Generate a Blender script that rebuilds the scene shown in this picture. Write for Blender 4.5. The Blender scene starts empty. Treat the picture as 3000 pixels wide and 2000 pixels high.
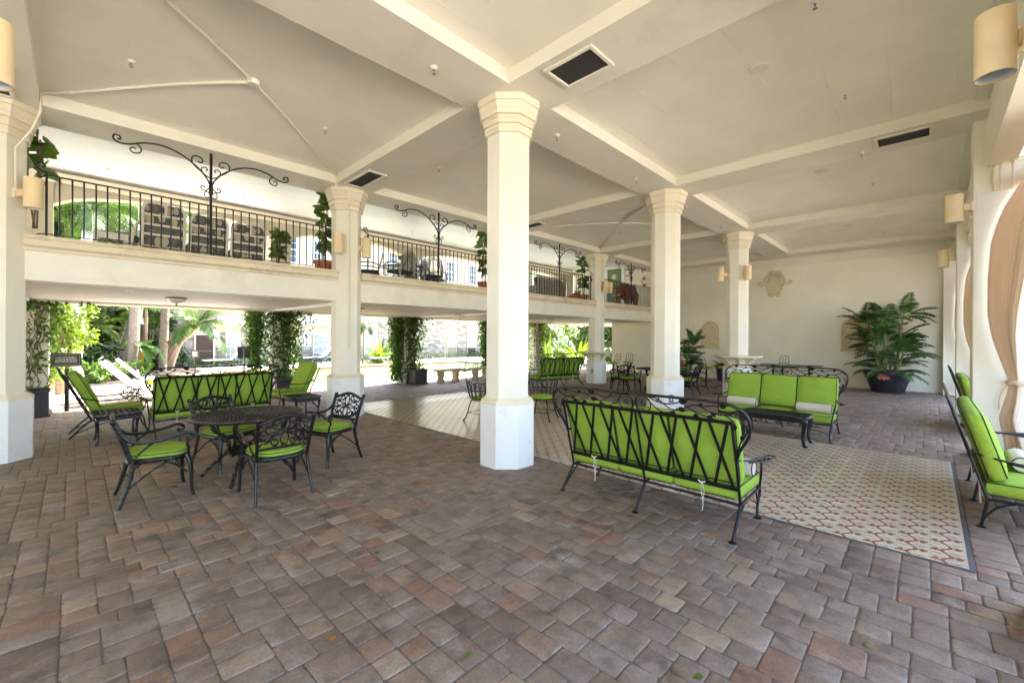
import bpy, math, random
import numpy as np
from mathutils import Vector, Matrix
PI = math.pi
R = math.radians
random.seed(11)
SC = bpy.context.scene
COL = SC.collection

# ---------------------------------------------------------------- camera
CX, CY, CH, YAW, ROLL = -4.0554, -4.0340, 1.65, 0.772073, 0.00517
cam_d = bpy.data.cameras.new('camera')
cam_d.sensor_width = 36.0
cam_d.lens = 1255.1 / 3000 * 36
cam_d.shift_y = -(1000 - 989.48) / 3000
cam_d.clip_end = 2000
cam = bpy.data.objects.new('camera', cam_d)
COL.objects.link(cam)
_F = Vector((math.cos(YAW), math.sin(YAW), 0))
_R = Vector((math.sin(YAW), -math.cos(YAW), 0))
_U = Vector((0, 0, 1))
_r = _R * math.cos(ROLL) + _U * math.sin(ROLL)
_u = _U * math.cos(ROLL) - _R * math.sin(ROLL)
_b = -_F
cam.matrix_world = Matrix(((_r.x, _u.x, _b.x, CX), (_r.y, _u.y, _b.y, CY), (_r.z, _u.z, _b.z, CH), (0, 0, 0, 1)))
SC.camera = cam

# ---------------------------------------------------------------- sky, sun, exposure
SUN = Vector((0.58, 0.20, 0.79)).normalized()
world = bpy.data.worlds.new('World')
SC.world = world
world.use_nodes = True
wn = world.node_tree.nodes
sky = wn.new('ShaderNodeTexSky')
sky.sky_type = 'NISHITA'
sky.sun_disc = False
sky.sun_elevation = math.asin(SUN.z)
sky.sun_rotation = math.atan2(SUN.x, SUN.y)
sky.air_density = 1.0
sky.dust_density = 2.0
wn['Background'].inputs['Strength'].default_value = 0.15
world.node_tree.links.new(sky.outputs[0], wn['Background'].inputs['Color'])
sun_d = bpy.data.lights.new('sun', 'SUN')
sun_d.energy = 4.6
sun_d.angle = R(0.5)
sun_d.color = (1.0, 0.95, 0.86)
sun = bpy.data.objects.new('sun', sun_d)
COL.objects.link(sun)
sun.rotation_euler = SUN.to_track_quat('Z', 'Y').to_euler()
sun.location = SUN * 60
SC.view_settings.view_transform = 'Standard'
SC.view_settings.look = 'None'
SC.view_settings.gamma = 1
SC.view_settings.exposure = 3.2
SC.cycles.max_bounces = 12
SC.cycles.diffuse_bounces = 8
SC.cycles.glossy_bounces = 4
SC.cycles.transmission_bounces = 4
SC.cycles.transparent_max_bounces = 8
SC.cycles.sample_clamp_indirect = 6
SC.cycles.caustics_reflective = False
SC.cycles.caustics_refractive = False
SC.cycles.use_denoising = True

# ---------------------------------------------------------------- materials
def nd(nt, t, **kw):
    n = nt.nodes.new(t)
    for k, v in kw.items():
        setattr(n, k, v)
    return n

def newmat(name):
    m = bpy.data.materials.new(name)
    m.use_nodes = True
    nt = m.node_tree
    return m, nt, nt.nodes['Principled BSDF'], nt.links

def M(name, col, rough=0.6, metal=0.0, var=0.08, vs=3.0, bump=0.0, bs=60.0, coat=0.0, spec=0.5, stain=None, ss=1.2, island=0.0, wrinkle=0.0):
    m, nt, b, L = newmat(name)
    b.inputs['Roughness'].default_value = rough
    b.inputs['Metallic'].default_value = metal
    b.inputs['Coat Weight'].default_value = coat
    b.inputs['Specular IOR Level'].default_value = spec
    tc = nd(nt, 'ShaderNodeTexCoord')
    n = nd(nt, 'ShaderNodeTexNoise')
    n.inputs['Scale'].default_value = vs
    n.inputs['Detail'].default_value = 5
    L.new(tc.outputs['Object'], n.inputs['Vector'])
    mr = nd(nt, 'ShaderNodeMapRange')
    mr.inputs['To Min'].default_value = 1 - var
    mr.inputs['To Max'].default_value = 1 + var
    mr.inputs['From Min'].default_value = 0.25
    mr.inputs['From Max'].default_value = 0.75
    L.new(n.outputs['Fac'], mr.inputs['Value'])
    mx = nd(nt, 'ShaderNodeMix', data_type='RGBA', blend_type='MULTIPLY')
    mx.inputs['Factor'].default_value = 1
    mx.inputs['A'].default_value = (*col, 1)
    L.new(mr.outputs[0], mx.inputs['B'])
    out = mx.outputs['Result']
    if stain:
        n2 = nd(nt, 'ShaderNodeTexNoise')
        n2.inputs['Scale'].default_value = ss
        n2.inputs['Detail'].default_value = 8
        n2.inputs['Roughness'].default_value = 0.7
        L.new(tc.outputs['Object'], n2.inputs['Vector'])
        r2 = nd(nt, 'ShaderNodeMapRange')
        r2.inputs['From Min'].default_value = 0.55
        r2.inputs['From Max'].default_value = 0.75
        L.new(n2.outputs['Fac'], r2.inputs['Value'])
        m2 = nd(nt, 'ShaderNodeMix', data_type='RGBA')
        L.new(r2.outputs[0], m2.inputs['Factor'])
        L.new(out, m2.inputs['A'])
        m2.inputs['B'].default_value = (*stain, 1)
        out = m2.outputs['Result']
    if island:
        g = nd(nt, 'ShaderNodeNewGeometry')
        r3 = nd(nt, 'ShaderNodeMapRange')
        r3.inputs['To Min'].default_value = 1 - island
        r3.inputs['To Max'].default_value = 1 + island
        L.new(g.outputs['Random Per Island'], r3.inputs['Value'])
        m3 = nd(nt, 'ShaderNodeMix', data_type='RGBA', blend_type='MULTIPLY')
        m3.inputs['Factor'].default_value = 1
        L.new(out, m3.inputs['A'])
        L.new(r3.outputs[0], m3.inputs['B'])
        out = m3.outputs['Result']
    L.new(out, b.inputs['Base Color'])
    if bump:
        n3 = nd(nt, 'ShaderNodeTexNoise')
        n3.inputs['Scale'].default_value = bs
        n3.inputs['Detail'].default_value = 4
        L.new(tc.outputs['Object'], n3.inputs['Vector'])
        bp = nd(nt, 'ShaderNodeBump')
        bp.inputs['Strength'].default_value = bump
        bp.inputs['Distance'].default_value = 0.01
        L.new(n3.outputs['Fac'], bp.inputs['Height'])
        L.new(bp.outputs[0], b.inputs['Normal'])
        if wrinkle:
            n4 = nd(nt, 'ShaderNodeTexNoise')
            n4.inputs['Scale'].default_value = 9
            n4.inputs['Detail'].default_value = 3
            n4.inputs['Distortion'].default_value = 1.2
            L.new(tc.outputs['Object'], n4.inputs['Vector'])
            b2 = nd(nt, 'ShaderNodeBump')
            b2.inputs['Strength'].default_value = wrinkle
            b2.inputs['Distance'].default_value = 0.03
            L.new(n4.outputs['Fac'], b2.inputs['Height'])
            L.new(bp.outputs[0], b2.inputs['Normal'])
            L.new(b2.outputs[0], b.inputs['Normal'])
    return m

def leafmat(name, c1, c2, trans=0.35, rough=0.45):
    m, nt, b, L = newmat(name)
    g = nd(nt, 'ShaderNodeNewGeometry')
    mx = nd(nt, 'ShaderNodeMix', data_type='RGBA')
    mx.inputs['A'].default_value = (*c1, 1)
    mx.inputs['B'].default_value = (*c2, 1)
    L.new(g.outputs['Random Per Island'], mx.inputs['Factor'])
    L.new(mx.outputs['Result'], b.inputs['Base Color'])
    b.inputs['Roughness'].default_value = rough
    tr = nd(nt, 'ShaderNodeBsdfTranslucent')
    hs = nd(nt, 'ShaderNodeMix', data_type='RGBA', blend_type='MULTIPLY')
    hs.inputs['Factor'].default_value = 1
    hs.inputs['B'].default_value = (1.3, 1.5, 0.6, 1)
    L.new(mx.outputs['Result'], hs.inputs['A'])
    L.new(hs.outputs['Result'], tr.inputs['Color'])
    ms = nd(nt, 'ShaderNodeMixShader')
    ms.inputs[0].default_value = trans
    L.new(b.outputs[0], ms.inputs[1])
    L.new(tr.outputs[0], ms.inputs[2])
    L.new(ms.outputs[0], nt.nodes['Material Output'].inputs['Surface'])
    return m

def jointmat(name, col, bw, rh, line=1.10, axis='xy', rough=0.75, mortar=0.006, bump=0.25, offs=0.5, rotate=0.0, depth=0.004):
    """painted surface with faint panel or block seams"""
    m, nt, b, L = newmat(name)
    b.inputs['Roughness'].default_value = rough
    b.inputs['Specular IOR Level'].default_value = 0.3
    tc = nd(nt, 'ShaderNodeTexCoord')
    sep = nd(nt, 'ShaderNodeSeparateXYZ')
    L.new(tc.outputs['Object'], sep.inputs[0])
    cmb = nd(nt, 'ShaderNodeCombineXYZ')
    if axis == 'sum':
        ad = nd(nt, 'ShaderNodeMath', operation='ADD')
        L.new(sep.outputs[0], ad.inputs[0])
        L.new(sep.outputs[1], ad.inputs[1])
        L.new(ad.outputs[0], cmb.inputs[0])
        L.new(sep.outputs[2], cmb.inputs[1])
    else:
        k = 'xyz'
        L.new(sep.outputs[k.index(axis[0])], cmb.inputs[0])
        L.new(sep.outputs[k.index(axis[1])], cmb.inputs[1])
    br = nd(nt, 'ShaderNodeTexBrick')
    br.offset = offs
    br.inputs['Scale'].default_value = 1
    br.inputs['Brick Width'].default_value = bw
    br.inputs['Row Height'].default_value = rh
    br.inputs['Mortar Size'].default_value = mortar
    br.inputs['Mortar Smooth'].default_value = 0.3
    L.new(cmb.outputs[0], br.inputs['Vector'])
    n = nd(nt, 'ShaderNodeTexNoise')
    n.inputs['Scale'].default_value = 1.6
    n.inputs['Detail'].default_value = 6
    L.new(tc.outputs['Object'], n.inputs['Vector'])
    # seams fade in and out with a noise mask
    n4 = nd(nt, 'ShaderNodeTexNoise')
    n4.inputs['Scale'].default_value = 0.9
    L.new(tc.outputs['Object'], n4.inputs['Vector'])
    r4 = nd(nt, 'ShaderNodeMapRange')
    r4.inputs['From Min'].default_value = 0.4
    r4.inputs['From Max'].default_value = 0.6
    L.new(n4.outputs['Fac'], r4.inputs['Value'])
    ml = nd(nt, 'ShaderNodeMath', operation='MULTIPLY')
    L.new(br.outputs['Fac'], ml.inputs[0])
    L.new(r4.outputs[0], ml.inputs[1])
    mr = nd(nt, 'ShaderNodeMapRange')
    mr.inputs['From Min'].default_value = 0.3
    mr.inputs['From Max'].default_value = 0.7
    mr.inputs['To Min'].default_value = 0.95
    mr.inputs['To Max'].default_value = 1.03
    L.new(n.outputs['Fac'], mr.inputs['Value'])
    mx = nd(nt, 'ShaderNodeMix', data_type='RGBA', blend_type='MULTIPLY')
    mx.inputs['Factor'].default_value = 1
    mx.inputs['A'].default_value = (*col, 1)
    L.new(mr.outputs[0], mx.inputs['B'])
    m2 = nd(nt, 'ShaderNodeMix', data_type='RGBA')
    L.new(ml.outputs[0], m2.inputs['Factor'])
    L.new(mx.outputs['Result'], m2.inputs['A'])
    m2.inputs['B'].default_value = (*(min(0.92, c * line) for c in col), 1)
    L.new(m2.outputs['Result'], b.inputs['Base Color'])
    n3 = nd(nt, 'ShaderNodeTexNoise')
    n3.inputs['Scale'].default_value = 45
    n3.inputs['Detail'].default_value = 5
    L.new(tc.outputs['Object'], n3.inputs['Vector'])
    ad2 = nd(nt, 'ShaderNodeMath', operation='MULTIPLY_ADD')
    L.new(n3.outputs['Fac'], ad2.inputs[0])
    ad2.inputs[1].default_value = 0.35
    L.new(ml.outputs[0], ad2.inputs[2])
    bp = nd(nt, 'ShaderNodeBump')
    bp.inputs['Strength'].default_value = bump
    bp.inputs['Distance'].default_value = depth
    L.new(ad2.outputs[0], bp.inputs['Height'])
    L.new(bp.outputs[0], b.inputs['Normal'])
    return m

def rampmat(name, tex, scale, stops, rough=0.8, bump=0.4, bdist=0.02, detail=6, stretch=(1, 1, 1)):
    m, nt, b, L = newmat(name)
    b.inputs['Roughness'].default_value = rough
    tc = nd(nt, 'ShaderNodeTexCoord')
    mp = nd(nt, 'ShaderNodeMapping')
    mp.inputs['Scale'].default_value = stretch
    L.new(tc.outputs['Object'], mp.inputs[0])
    if tex == 'noise':
        t = nd(nt, 'ShaderNodeTexNoise')
        t.inputs['Detail'].default_value = detail
        o = t.outputs['Fac']
    else:
        t = nd(nt, 'ShaderNodeTexVoronoi')
        if tex == 'edge':
            t.feature = 'DISTANCE_TO_EDGE'
        o = t.outputs['Distance']
    t.inputs['Scale'].default_value = scale
    L.new(mp.outputs[0], t.inputs['Vector'])
    cr = nd(nt, 'ShaderNodeValToRGB')
    e = cr.color_ramp.elements
    e[0].position, e[0].color = stops[0][0], (*stops[0][1], 1)
    e[1].position, e[1].color = stops[-1][0], (*stops[-1][1], 1)
    for p, c in stops[1:-1]:
        x = e.new(p)
        x.color = (*c, 1)
    L.new(o, cr.inputs[0])
    L.new(cr.outputs[0], b.inputs['Base Color'])
    if bump:
        bp = nd(nt, 'ShaderNodeBump')
        bp.inputs['Strength'].default_value = bump
        bp.inputs['Distance'].default_value = bdist
        L.new(o, bp.inputs['Height'])
        L.new(bp.outputs[0], b.inputs['Normal'])
    return m

def pavermat():
    m, nt, b, L = newmat('tumbled_paver')
    b.inputs['Roughness'].default_value = 0.6
    tc = nd(nt, 'ShaderNodeTexCoord')
    g = nd(nt, 'ShaderNodeNewGeometry')
    cr = nd(nt, 'ShaderNodeValToRGB')
    e = cr.color_ramp.elements
    cols = [(0.0, (0.150, 0.102, 0.075)), (0.2, (0.225, 0.165, 0.122)), (0.38, (0.205, 0.138, 0.098)), (0.52, (0.230, 0.172, 0.133)),
            (0.66, (0.200, 0.145, 0.110)), (0.8, (0.265, 0.195, 0.138)), (0.92, (0.225, 0.120, 0.080)), (1.0, (0.320, 0.245, 0.170))]
    e[0].position, e[0].color = cols[0][0], (*cols[0][1], 1)
    e[1].position, e[1].color = cols[-1][0], (*cols[-1][1], 1)
    for p, c in cols[1:-1]:
        e.new(p).color = (*c, 1)
    L.new(g.outputs['Random Per Island'], cr.inputs[0])
    n = nd(nt, 'ShaderNodeTexNoise')
    n.inputs['Scale'].default_value = 9
    n.inputs['Detail'].default_value = 8
    n.inputs['Roughness'].default_value = 0.65
    L.new(tc.outputs['Object'], n.inputs['Vector'])
    mr = nd(nt, 'ShaderNodeMapRange')
    mr.inputs['From Min'].default_value = 0.3
    mr.inputs['From Max'].default_value = 0.7
    mr.inputs['To Min'].default_value = 0.72
    mr.inputs['To Max'].default_value = 1.22
    L.new(n.outputs['Fac'], mr.inputs['Value'])
    mx = nd(nt, 'ShaderNodeMix', data_type='RGBA', blend_type='MULTIPLY')
    mx.inputs['Factor'].default_value = 1
    L.new(cr.outputs[0], mx.inputs['A'])
    L.new(mr.outputs[0], mx.inputs['B'])
    # pale efflorescence and wear
    n2 = nd(nt, 'ShaderNodeTexNoise')
    n2.inputs['Scale'].default_value = 3.2
    n2.inputs['Detail'].default_value = 10
    n2.inputs['Roughness'].default_value = 0.72
    L.new(tc.outputs['Object'], n2.inputs['Vector'])
    r2 = nd(nt, 'ShaderNodeMapRange')
    r2.inputs['From Min'].default_value = 0.53
    r2.inputs['From Max'].default_value = 0.72
    r2.inputs['To Max'].default_value = 0.8
    L.new(n2.outputs['Fac'], r2.inputs['Value'])
    m2 = nd(nt, 'ShaderNodeMix', data_type='RGBA')
    L.new(r2.outputs[0], m2.inputs['Factor'])
    L.new(mx.outputs['Result'], m2.inputs['A'])
    m2.inputs['B'].default_value = (0.36, 0.31, 0.275, 1)
    # gritty speckle and dark weathered patches
    n5 = nd(nt, 'ShaderNodeTexNoise')
    n5.inputs['Scale'].default_value = 70
    n5.inputs['Detail'].default_value = 6
    n5.inputs['Roughness'].default_value = 0.8
    L.new(tc.outputs['Object'], n5.inputs['Vector'])
    r5 = nd(nt, 'ShaderNodeMapRange')
    r5.inputs['From Min'].default_value = 0.3
    r5.inputs['From Max'].default_value = 0.7
    r5.inputs['To Min'].default_value = 0.66
    r5.inputs['To Max'].default_value = 1.28
    L.new(n5.outputs['Fac'], r5.inputs['Value'])
    m5 = nd(nt, 'ShaderNodeMix', data_type='RGBA', blend_type='MULTIPLY')
    m5.inputs['Factor'].default_value = 1
    L.new(m2.outputs['Result'], m5.inputs['A'])
    L.new(r5.outputs[0], m5.inputs['B'])
    n6 = nd(nt, 'ShaderNodeTexNoise')
    n6.inputs['Scale'].default_value = 5.5
    n6.inputs['Detail'].default_value = 4
    mp6 = nd(nt, 'ShaderNodeMapping')
    mp6.inputs['Location'].default_value = (7.3, 2.1, 0)
    L.new(tc.outputs['Object'], mp6.inputs[0])
    L.new(mp6.outputs[0], n6.inputs['Vector'])
    r6 = nd(nt, 'ShaderNodeMapRange')
    r6.inputs['From Min'].default_value = 0.56
    r6.inputs['From Max'].default_value = 0.68
    r6.inputs['To Min'].default_value = 1.0
    r6.inputs['To Max'].default_value = 0.62
    L.new(n6.outputs['Fac'], r6.inputs['Value'])
    m6 = nd(nt, 'ShaderNodeMix', data_type='RGBA', blend_type='MULTIPLY')
    m6.inputs['Factor'].default_value = 1
    L.new(m5.outputs['Result'], m6.inputs['A'])
    L.new(r6.outputs[0], m6.inputs['B'])
    L.new(m6.outputs['Result'], b.inputs['Base Color'])
    n3 = nd(nt, 'ShaderNodeTexNoise')
    n3.inputs['Scale'].default_value = 55
    n3.inputs['Detail'].default_value = 7
    n3.inputs['Roughness'].default_value = 0.7
    L.new(tc.outputs['Object'], n3.inputs['Vector'])
    bp = nd(nt, 'ShaderNodeBump')
    bp.inputs['Strength'].default_value = 0.55
    bp.inputs['Distance'].default_value = 0.008
    L.new(n3.outputs['Fac'], bp.inputs['Height'])
    L.new(bp.outputs[0], b.inputs['Normal'])
    return m

MT = dict(
    ceil=jointmat('painted_ceiling_board', (0.835, 0.80, 0.665), 2.4, 0.61, line=1.10, mortar=0.007, bump=0.9, depth=0.008),
    beam=M('painted_beam', (0.74, 0.705, 0.58), 0.75, var=0.05, vs=1.5, bump=0.45, bs=25, spec=0.3, stain=(0.67, 0.61, 0.48), ss=0.9),
    wall=jointmat('painted_block_wall', (0.80, 0.755, 0.62), 0.82, 0.41, axis='yz', line=0.90, mortar=0.004, bump=0.4),
    wallx=jointmat('painted_block_pier', (0.80, 0.755, 0.62), 0.82, 0.41, axis='sum', line=0.90, mortar=0.004, bump=0.4),
    shaft=jointmat('painted_column', (0.79, 0.75, 0.635), 30, 0.62, axis='sum', line=0.86, mortar=0.0025, bump=0.3, rough=0.55),
    plinth=M('plinth_paint', (0.79, 0.78, 0.745), 0.5, var=0.03, bump=0.15, bs=30, stain=(0.66, 0.63, 0.57), ss=2.6),
    capital=M('moulding_paint', (0.76, 0.68, 0.51), 0.6, var=0.05, bump=0.2, bs=25),
    ledge=M('ledge_paint', (0.70, 0.61, 0.45), 0.65, var=0.08, bump=0.3, bs=22, stain=(0.40, 0.26, 0.14), ss=1.6),
    fascia=M('fascia_paint', (0.79, 0.75, 0.66), 0.7, var=0.05, bump=0.3, bs=20, stain=(0.68, 0.60, 0.48), ss=1.3),
    slat=M('painted_slat', (0.80, 0.78, 0.72), 0.6, var=0.06),
    iron=M('black_iron', (0.007, 0.007, 0.007), 0.38, var=0.3, vs=12, bump=0.15, bs=90, stain=(0.018, 0.018, 0.018), ss=9, spec=0.35),
    cast=M('cast_black', (0.008, 0.008, 0.009), 0.25, var=0.3, vs=14, bump=0.5, bs=45, stain=(0.026, 0.026, 0.028), ss=11, spec=0.4),
    green=M('lime_fabric', (0.265, 0.395, 0.045), 0.85, var=0.10, vs=5, bump=0.25, bs=160, spec=0.2, wrinkle=0.5, stain=(0.235, 0.36, 0.035), ss=3),
    pipe=M('black_piping', (0.008, 0.008, 0.008), 0.7),
    linen=M('beige_linen', (0.60, 0.54, 0.45), 0.9, var=0.06, bump=0.25, bs=140, spec=0.2, wrinkle=0.5),
    tie=M('white_tie', (0.75, 0.70, 0.62), 0.9),
    drape=M('peach_drape', (0.78, 0.66, 0.54), 0.85, var=0.04, vs=2, bump=0.15, bs=170, spec=0.15),
    sconce=M('sconce_paint', (0.76, 0.60, 0.36), 0.5, var=0.05, vs=8),
    sconcein=M('sconce_inside', (0.55, 0.60, 0.66), 0.4),
    steelgrey=M('grey_metal', (0.18, 0.18, 0.18), 0.4, metal=0.6),
    white=M('white_paint', (0.82, 0.81, 0.78), 0.45, var=0.03),
    chrome=M('sprinkler_metal', (0.35, 0.33, 0.3), 0.3, metal=0.9),
    mesh=rampmat('vent_filter', 'noise', 90, [(0.3, (0.012, 0.011, 0.010)), (0.7, (0.05, 0.045, 0.042))], 0.9, 0.3),
    pot=M('black_pot', (0.022, 0.023, 0.028), 0.42, var=0.3, vs=8, stain=(0.07, 0.07, 0.08), ss=4),
    terra=M('terracotta', (0.42, 0.14, 0.06), 0.75, var=0.15, vs=10, bump=0.3, bs=40),
    stone=M('cast_stone', (0.50, 0.40, 0.25), 0.85, var=0.16, vs=14, bump=0.7, bs=35),
    relief=M('relief_plaster', (0.66, 0.56, 0.36), 0.8, var=0.14, vs=16, bump=0.6, bs=30, stain=(0.30, 0.22, 0.12), ss=9),  # second colour: dark noise blotches standing in for the carving's dark crevices
    soil=M('soil', (0.03, 0.02, 0.014), 0.95, var=0.4, vs=20, bump=1, bs=40),
    bark=M('bark', (0.20, 0.14, 0.09), 0.9, var=0.3, vs=20, bump=0.6, bs=30),
    palmtrunk=M('palm_trunk', (0.27, 0.215, 0.17), 0.9, var=0.25, vs=9, bump=0.6, bs=30, stain=(0.16, 0.12, 0.09), ss=5),
    cane=M('green_cane', (0.15, 0.18, 0.06), 0.6, var=0.2, vs=8),
    palmleaf=leafmat('palm_leaf', (0.022, 0.060, 0.008), (0.070, 0.115, 0.018)),
    palmlite=leafmat('light_palm_leaf', (0.060, 0.110, 0.014), (0.13, 0.175, 0.03)),
    darkleaf=leafmat('dark_leaf', (0.025, 0.075, 0.016), (0.065, 0.14, 0.032), trans=0.2, rough=0.35),
    deepleaf=leafmat('deep_leaf', (0.006, 0.02, 0.005), (0.03, 0.06, 0.012), trans=0.25),
    ivyleaf=leafmat('ivy_leaf', (0.035, 0.085, 0.010), (0.12, 0.19, 0.025), trans=0.4),
    limeleaf=leafmat('lime_leaf', (0.09, 0.155, 0.010), (0.19, 0.24, 0.025), trans=0.45),
    ficus=leafmat('ficus_leaf', (0.06, 0.13, 0.015), (0.14, 0.21, 0.035), trans=0.25),
    banana=leafmat('banana_leaf', (0.04, 0.11, 0.016), (0.07, 0.15, 0.025), trans=0.4),
    dryleaf=leafmat('orange_dry_leaf', (0.38, 0.14, 0.012), (0.46, 0.20, 0.02), trans=0.3),
    redleaf=leafmat('red_dry_leaf', (0.35, 0.10, 0.05), (0.50, 0.22, 0.12), trans=0.3),
    cushion=rampmat('leaf_print_fabric', 'voronoi', 7, [(0.0, (0.45, 0.41, 0.30)), (0.34, (0.40, 0.37, 0.26)), (0.40, (0.06, 0.06, 0.055)), (1.0, (0.20, 0.20, 0.15))], 0.9, 0, stretch=(1, 1, 0.6)),
    vinyl=M('pale_frame', (0.66, 0.61, 0.54), 0.5, var=0.06),
    wicker=M('grey_wicker', (0.33, 0.31, 0.27), 0.7, var=0.2, vs=30, bump=0.5, bs=80),
    rust=M('red_brown_carving', (0.17, 0.045, 0.022), 0.35, var=0.4, vs=9, bump=0.5, bs=20, stain=(0.07, 0.02, 0.012), ss=8),
    deck=M('pool_deck', (0.78, 0.71, 0.63), 0.8, var=0.1, vs=2, bump=0.2, bs=40),
    coping=M('coping_brick', (0.55, 0.30, 0.16), 0.75, var=0.2, vs=6, bump=0.3, bs=30),
    stucco=M('facade_stucco', (0.50, 0.44, 0.32), 0.85, var=0.06, vs=3, bump=0.4, bs=30),
    quarry=rampmat('quarry_stone', 'voronoi', 3.2, [(0.0, (0.40, 0.36, 0.29)), (0.35, (0.45, 0.41, 0.34)), (0.75, (0.22, 0.20, 0.15))], 0.9, 1.0, 0.05, stretch=(0.5, 1, 1.6)),
    glass=M('window_glass', (0.05, 0.06, 0.07), 0.06, var=0.1, spec=0.8),
    blind=jointmat('window_blind', (0.42, 0.45, 0.46), 40, 0.06, axis='xz', line=0.55, mortar=0.012, bump=0.2, offs=0),
    shutter=jointmat('dark_shutter', (0.06, 0.075, 0.09), 40, 0.07, axis='xz', line=3.0, mortar=0.012, bump=0.2, offs=0),
    brown=M('dark_brown_door', (0.05, 0.025, 0.015), 0.4, var=0.2),
    doorgreen=M('sage_door', (0.15, 0.21, 0.11), 0.5, var=0.05),
    red=M('extinguisher_red', (0.45, 0.015, 0.012), 0.3),
    signblack=M('sign_black', (0.02, 0.016, 0.013), 0.4),
    gold=M('gold_line', (0.55, 0.40, 0.18), 0.4),
    lettering=M('pale_lettering', (0.75, 0.72, 0.65), 0.6),
    blue=M('sign_blue', (0.02, 0.09, 0.35), 0.5),
    teal=M('sign_teal', (0.02, 0.12, 0.16), 0.5),
    frosted=M('alabaster_glass', (0.80, 0.74, 0.60), 0.25, var=0.1, vs=10, spec=0.6),
    bronze=M('bronze', (0.10, 0.065, 0.035), 0.4, metal=0.6),
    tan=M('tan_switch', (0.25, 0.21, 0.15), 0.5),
    lime_towel=M('lime_towel', (0.42, 0.52, 0.05), 0.9),
    pink=M('pink_bottle', (0.55, 0.20, 0.35), 0.4),
    sand=M('joint_sand', (0.13, 0.105, 0.082), 0.95, var=0.3, vs=30, bump=0.6, bs=120),
    paver=pavermat(),
    slate=M('border_slate', (0.075, 0.08, 0.09), 0.45, var=0.25, vs=10),
    tilecream=M('cement_tile_cream', (0.54, 0.485, 0.375), 0.28, var=0.10, vs=4, island=0.06, coat=0.35, stain=(0.42, 0.36, 0.26), ss=2.2),
    tilered=M('cement_tile_red', (0.29, 0.085, 0.066), 0.28, var=0.2, vs=6, coat=0.35),
    tilegrey=M('cement_tile_olive', (0.15, 0.13, 0.10), 0.28, var=0.15, vs=6, coat=0.35),
    grout=M('tile_grout', (0.38, 0.335, 0.255), 0.5, var=0.1),
    verandafloor=M('pale_veranda_floor', (0.80, 0.76, 0.68), 0.6, var=0.06, vs=2),
    lawn=M('lawn', (0.05, 0.09, 0.02), 0.95, var=0.35, vs=2, bump=0.8, bs=40),
)

def translucent(m, col, f):
    nt = m.node_tree
    b = nt.nodes['Principled BSDF']
    tr = nd(nt, 'ShaderNodeBsdfTranslucent')
    tr.inputs['Color'].default_value = (*col, 1)
    ms = nd(nt, 'ShaderNodeMixShader')
    ms.inputs[0].default_value = f
    nt.links.new(b.outputs[0], ms.inputs[1])
    nt.links.new(tr.outputs[0], ms.inputs[2])
    nt.links.new(ms.outputs[0], nt.nodes['Material Output'].inputs['Surface'])
translucent(MT['drape'], (0.80, 0.60, 0.44), 0.3)

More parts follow.
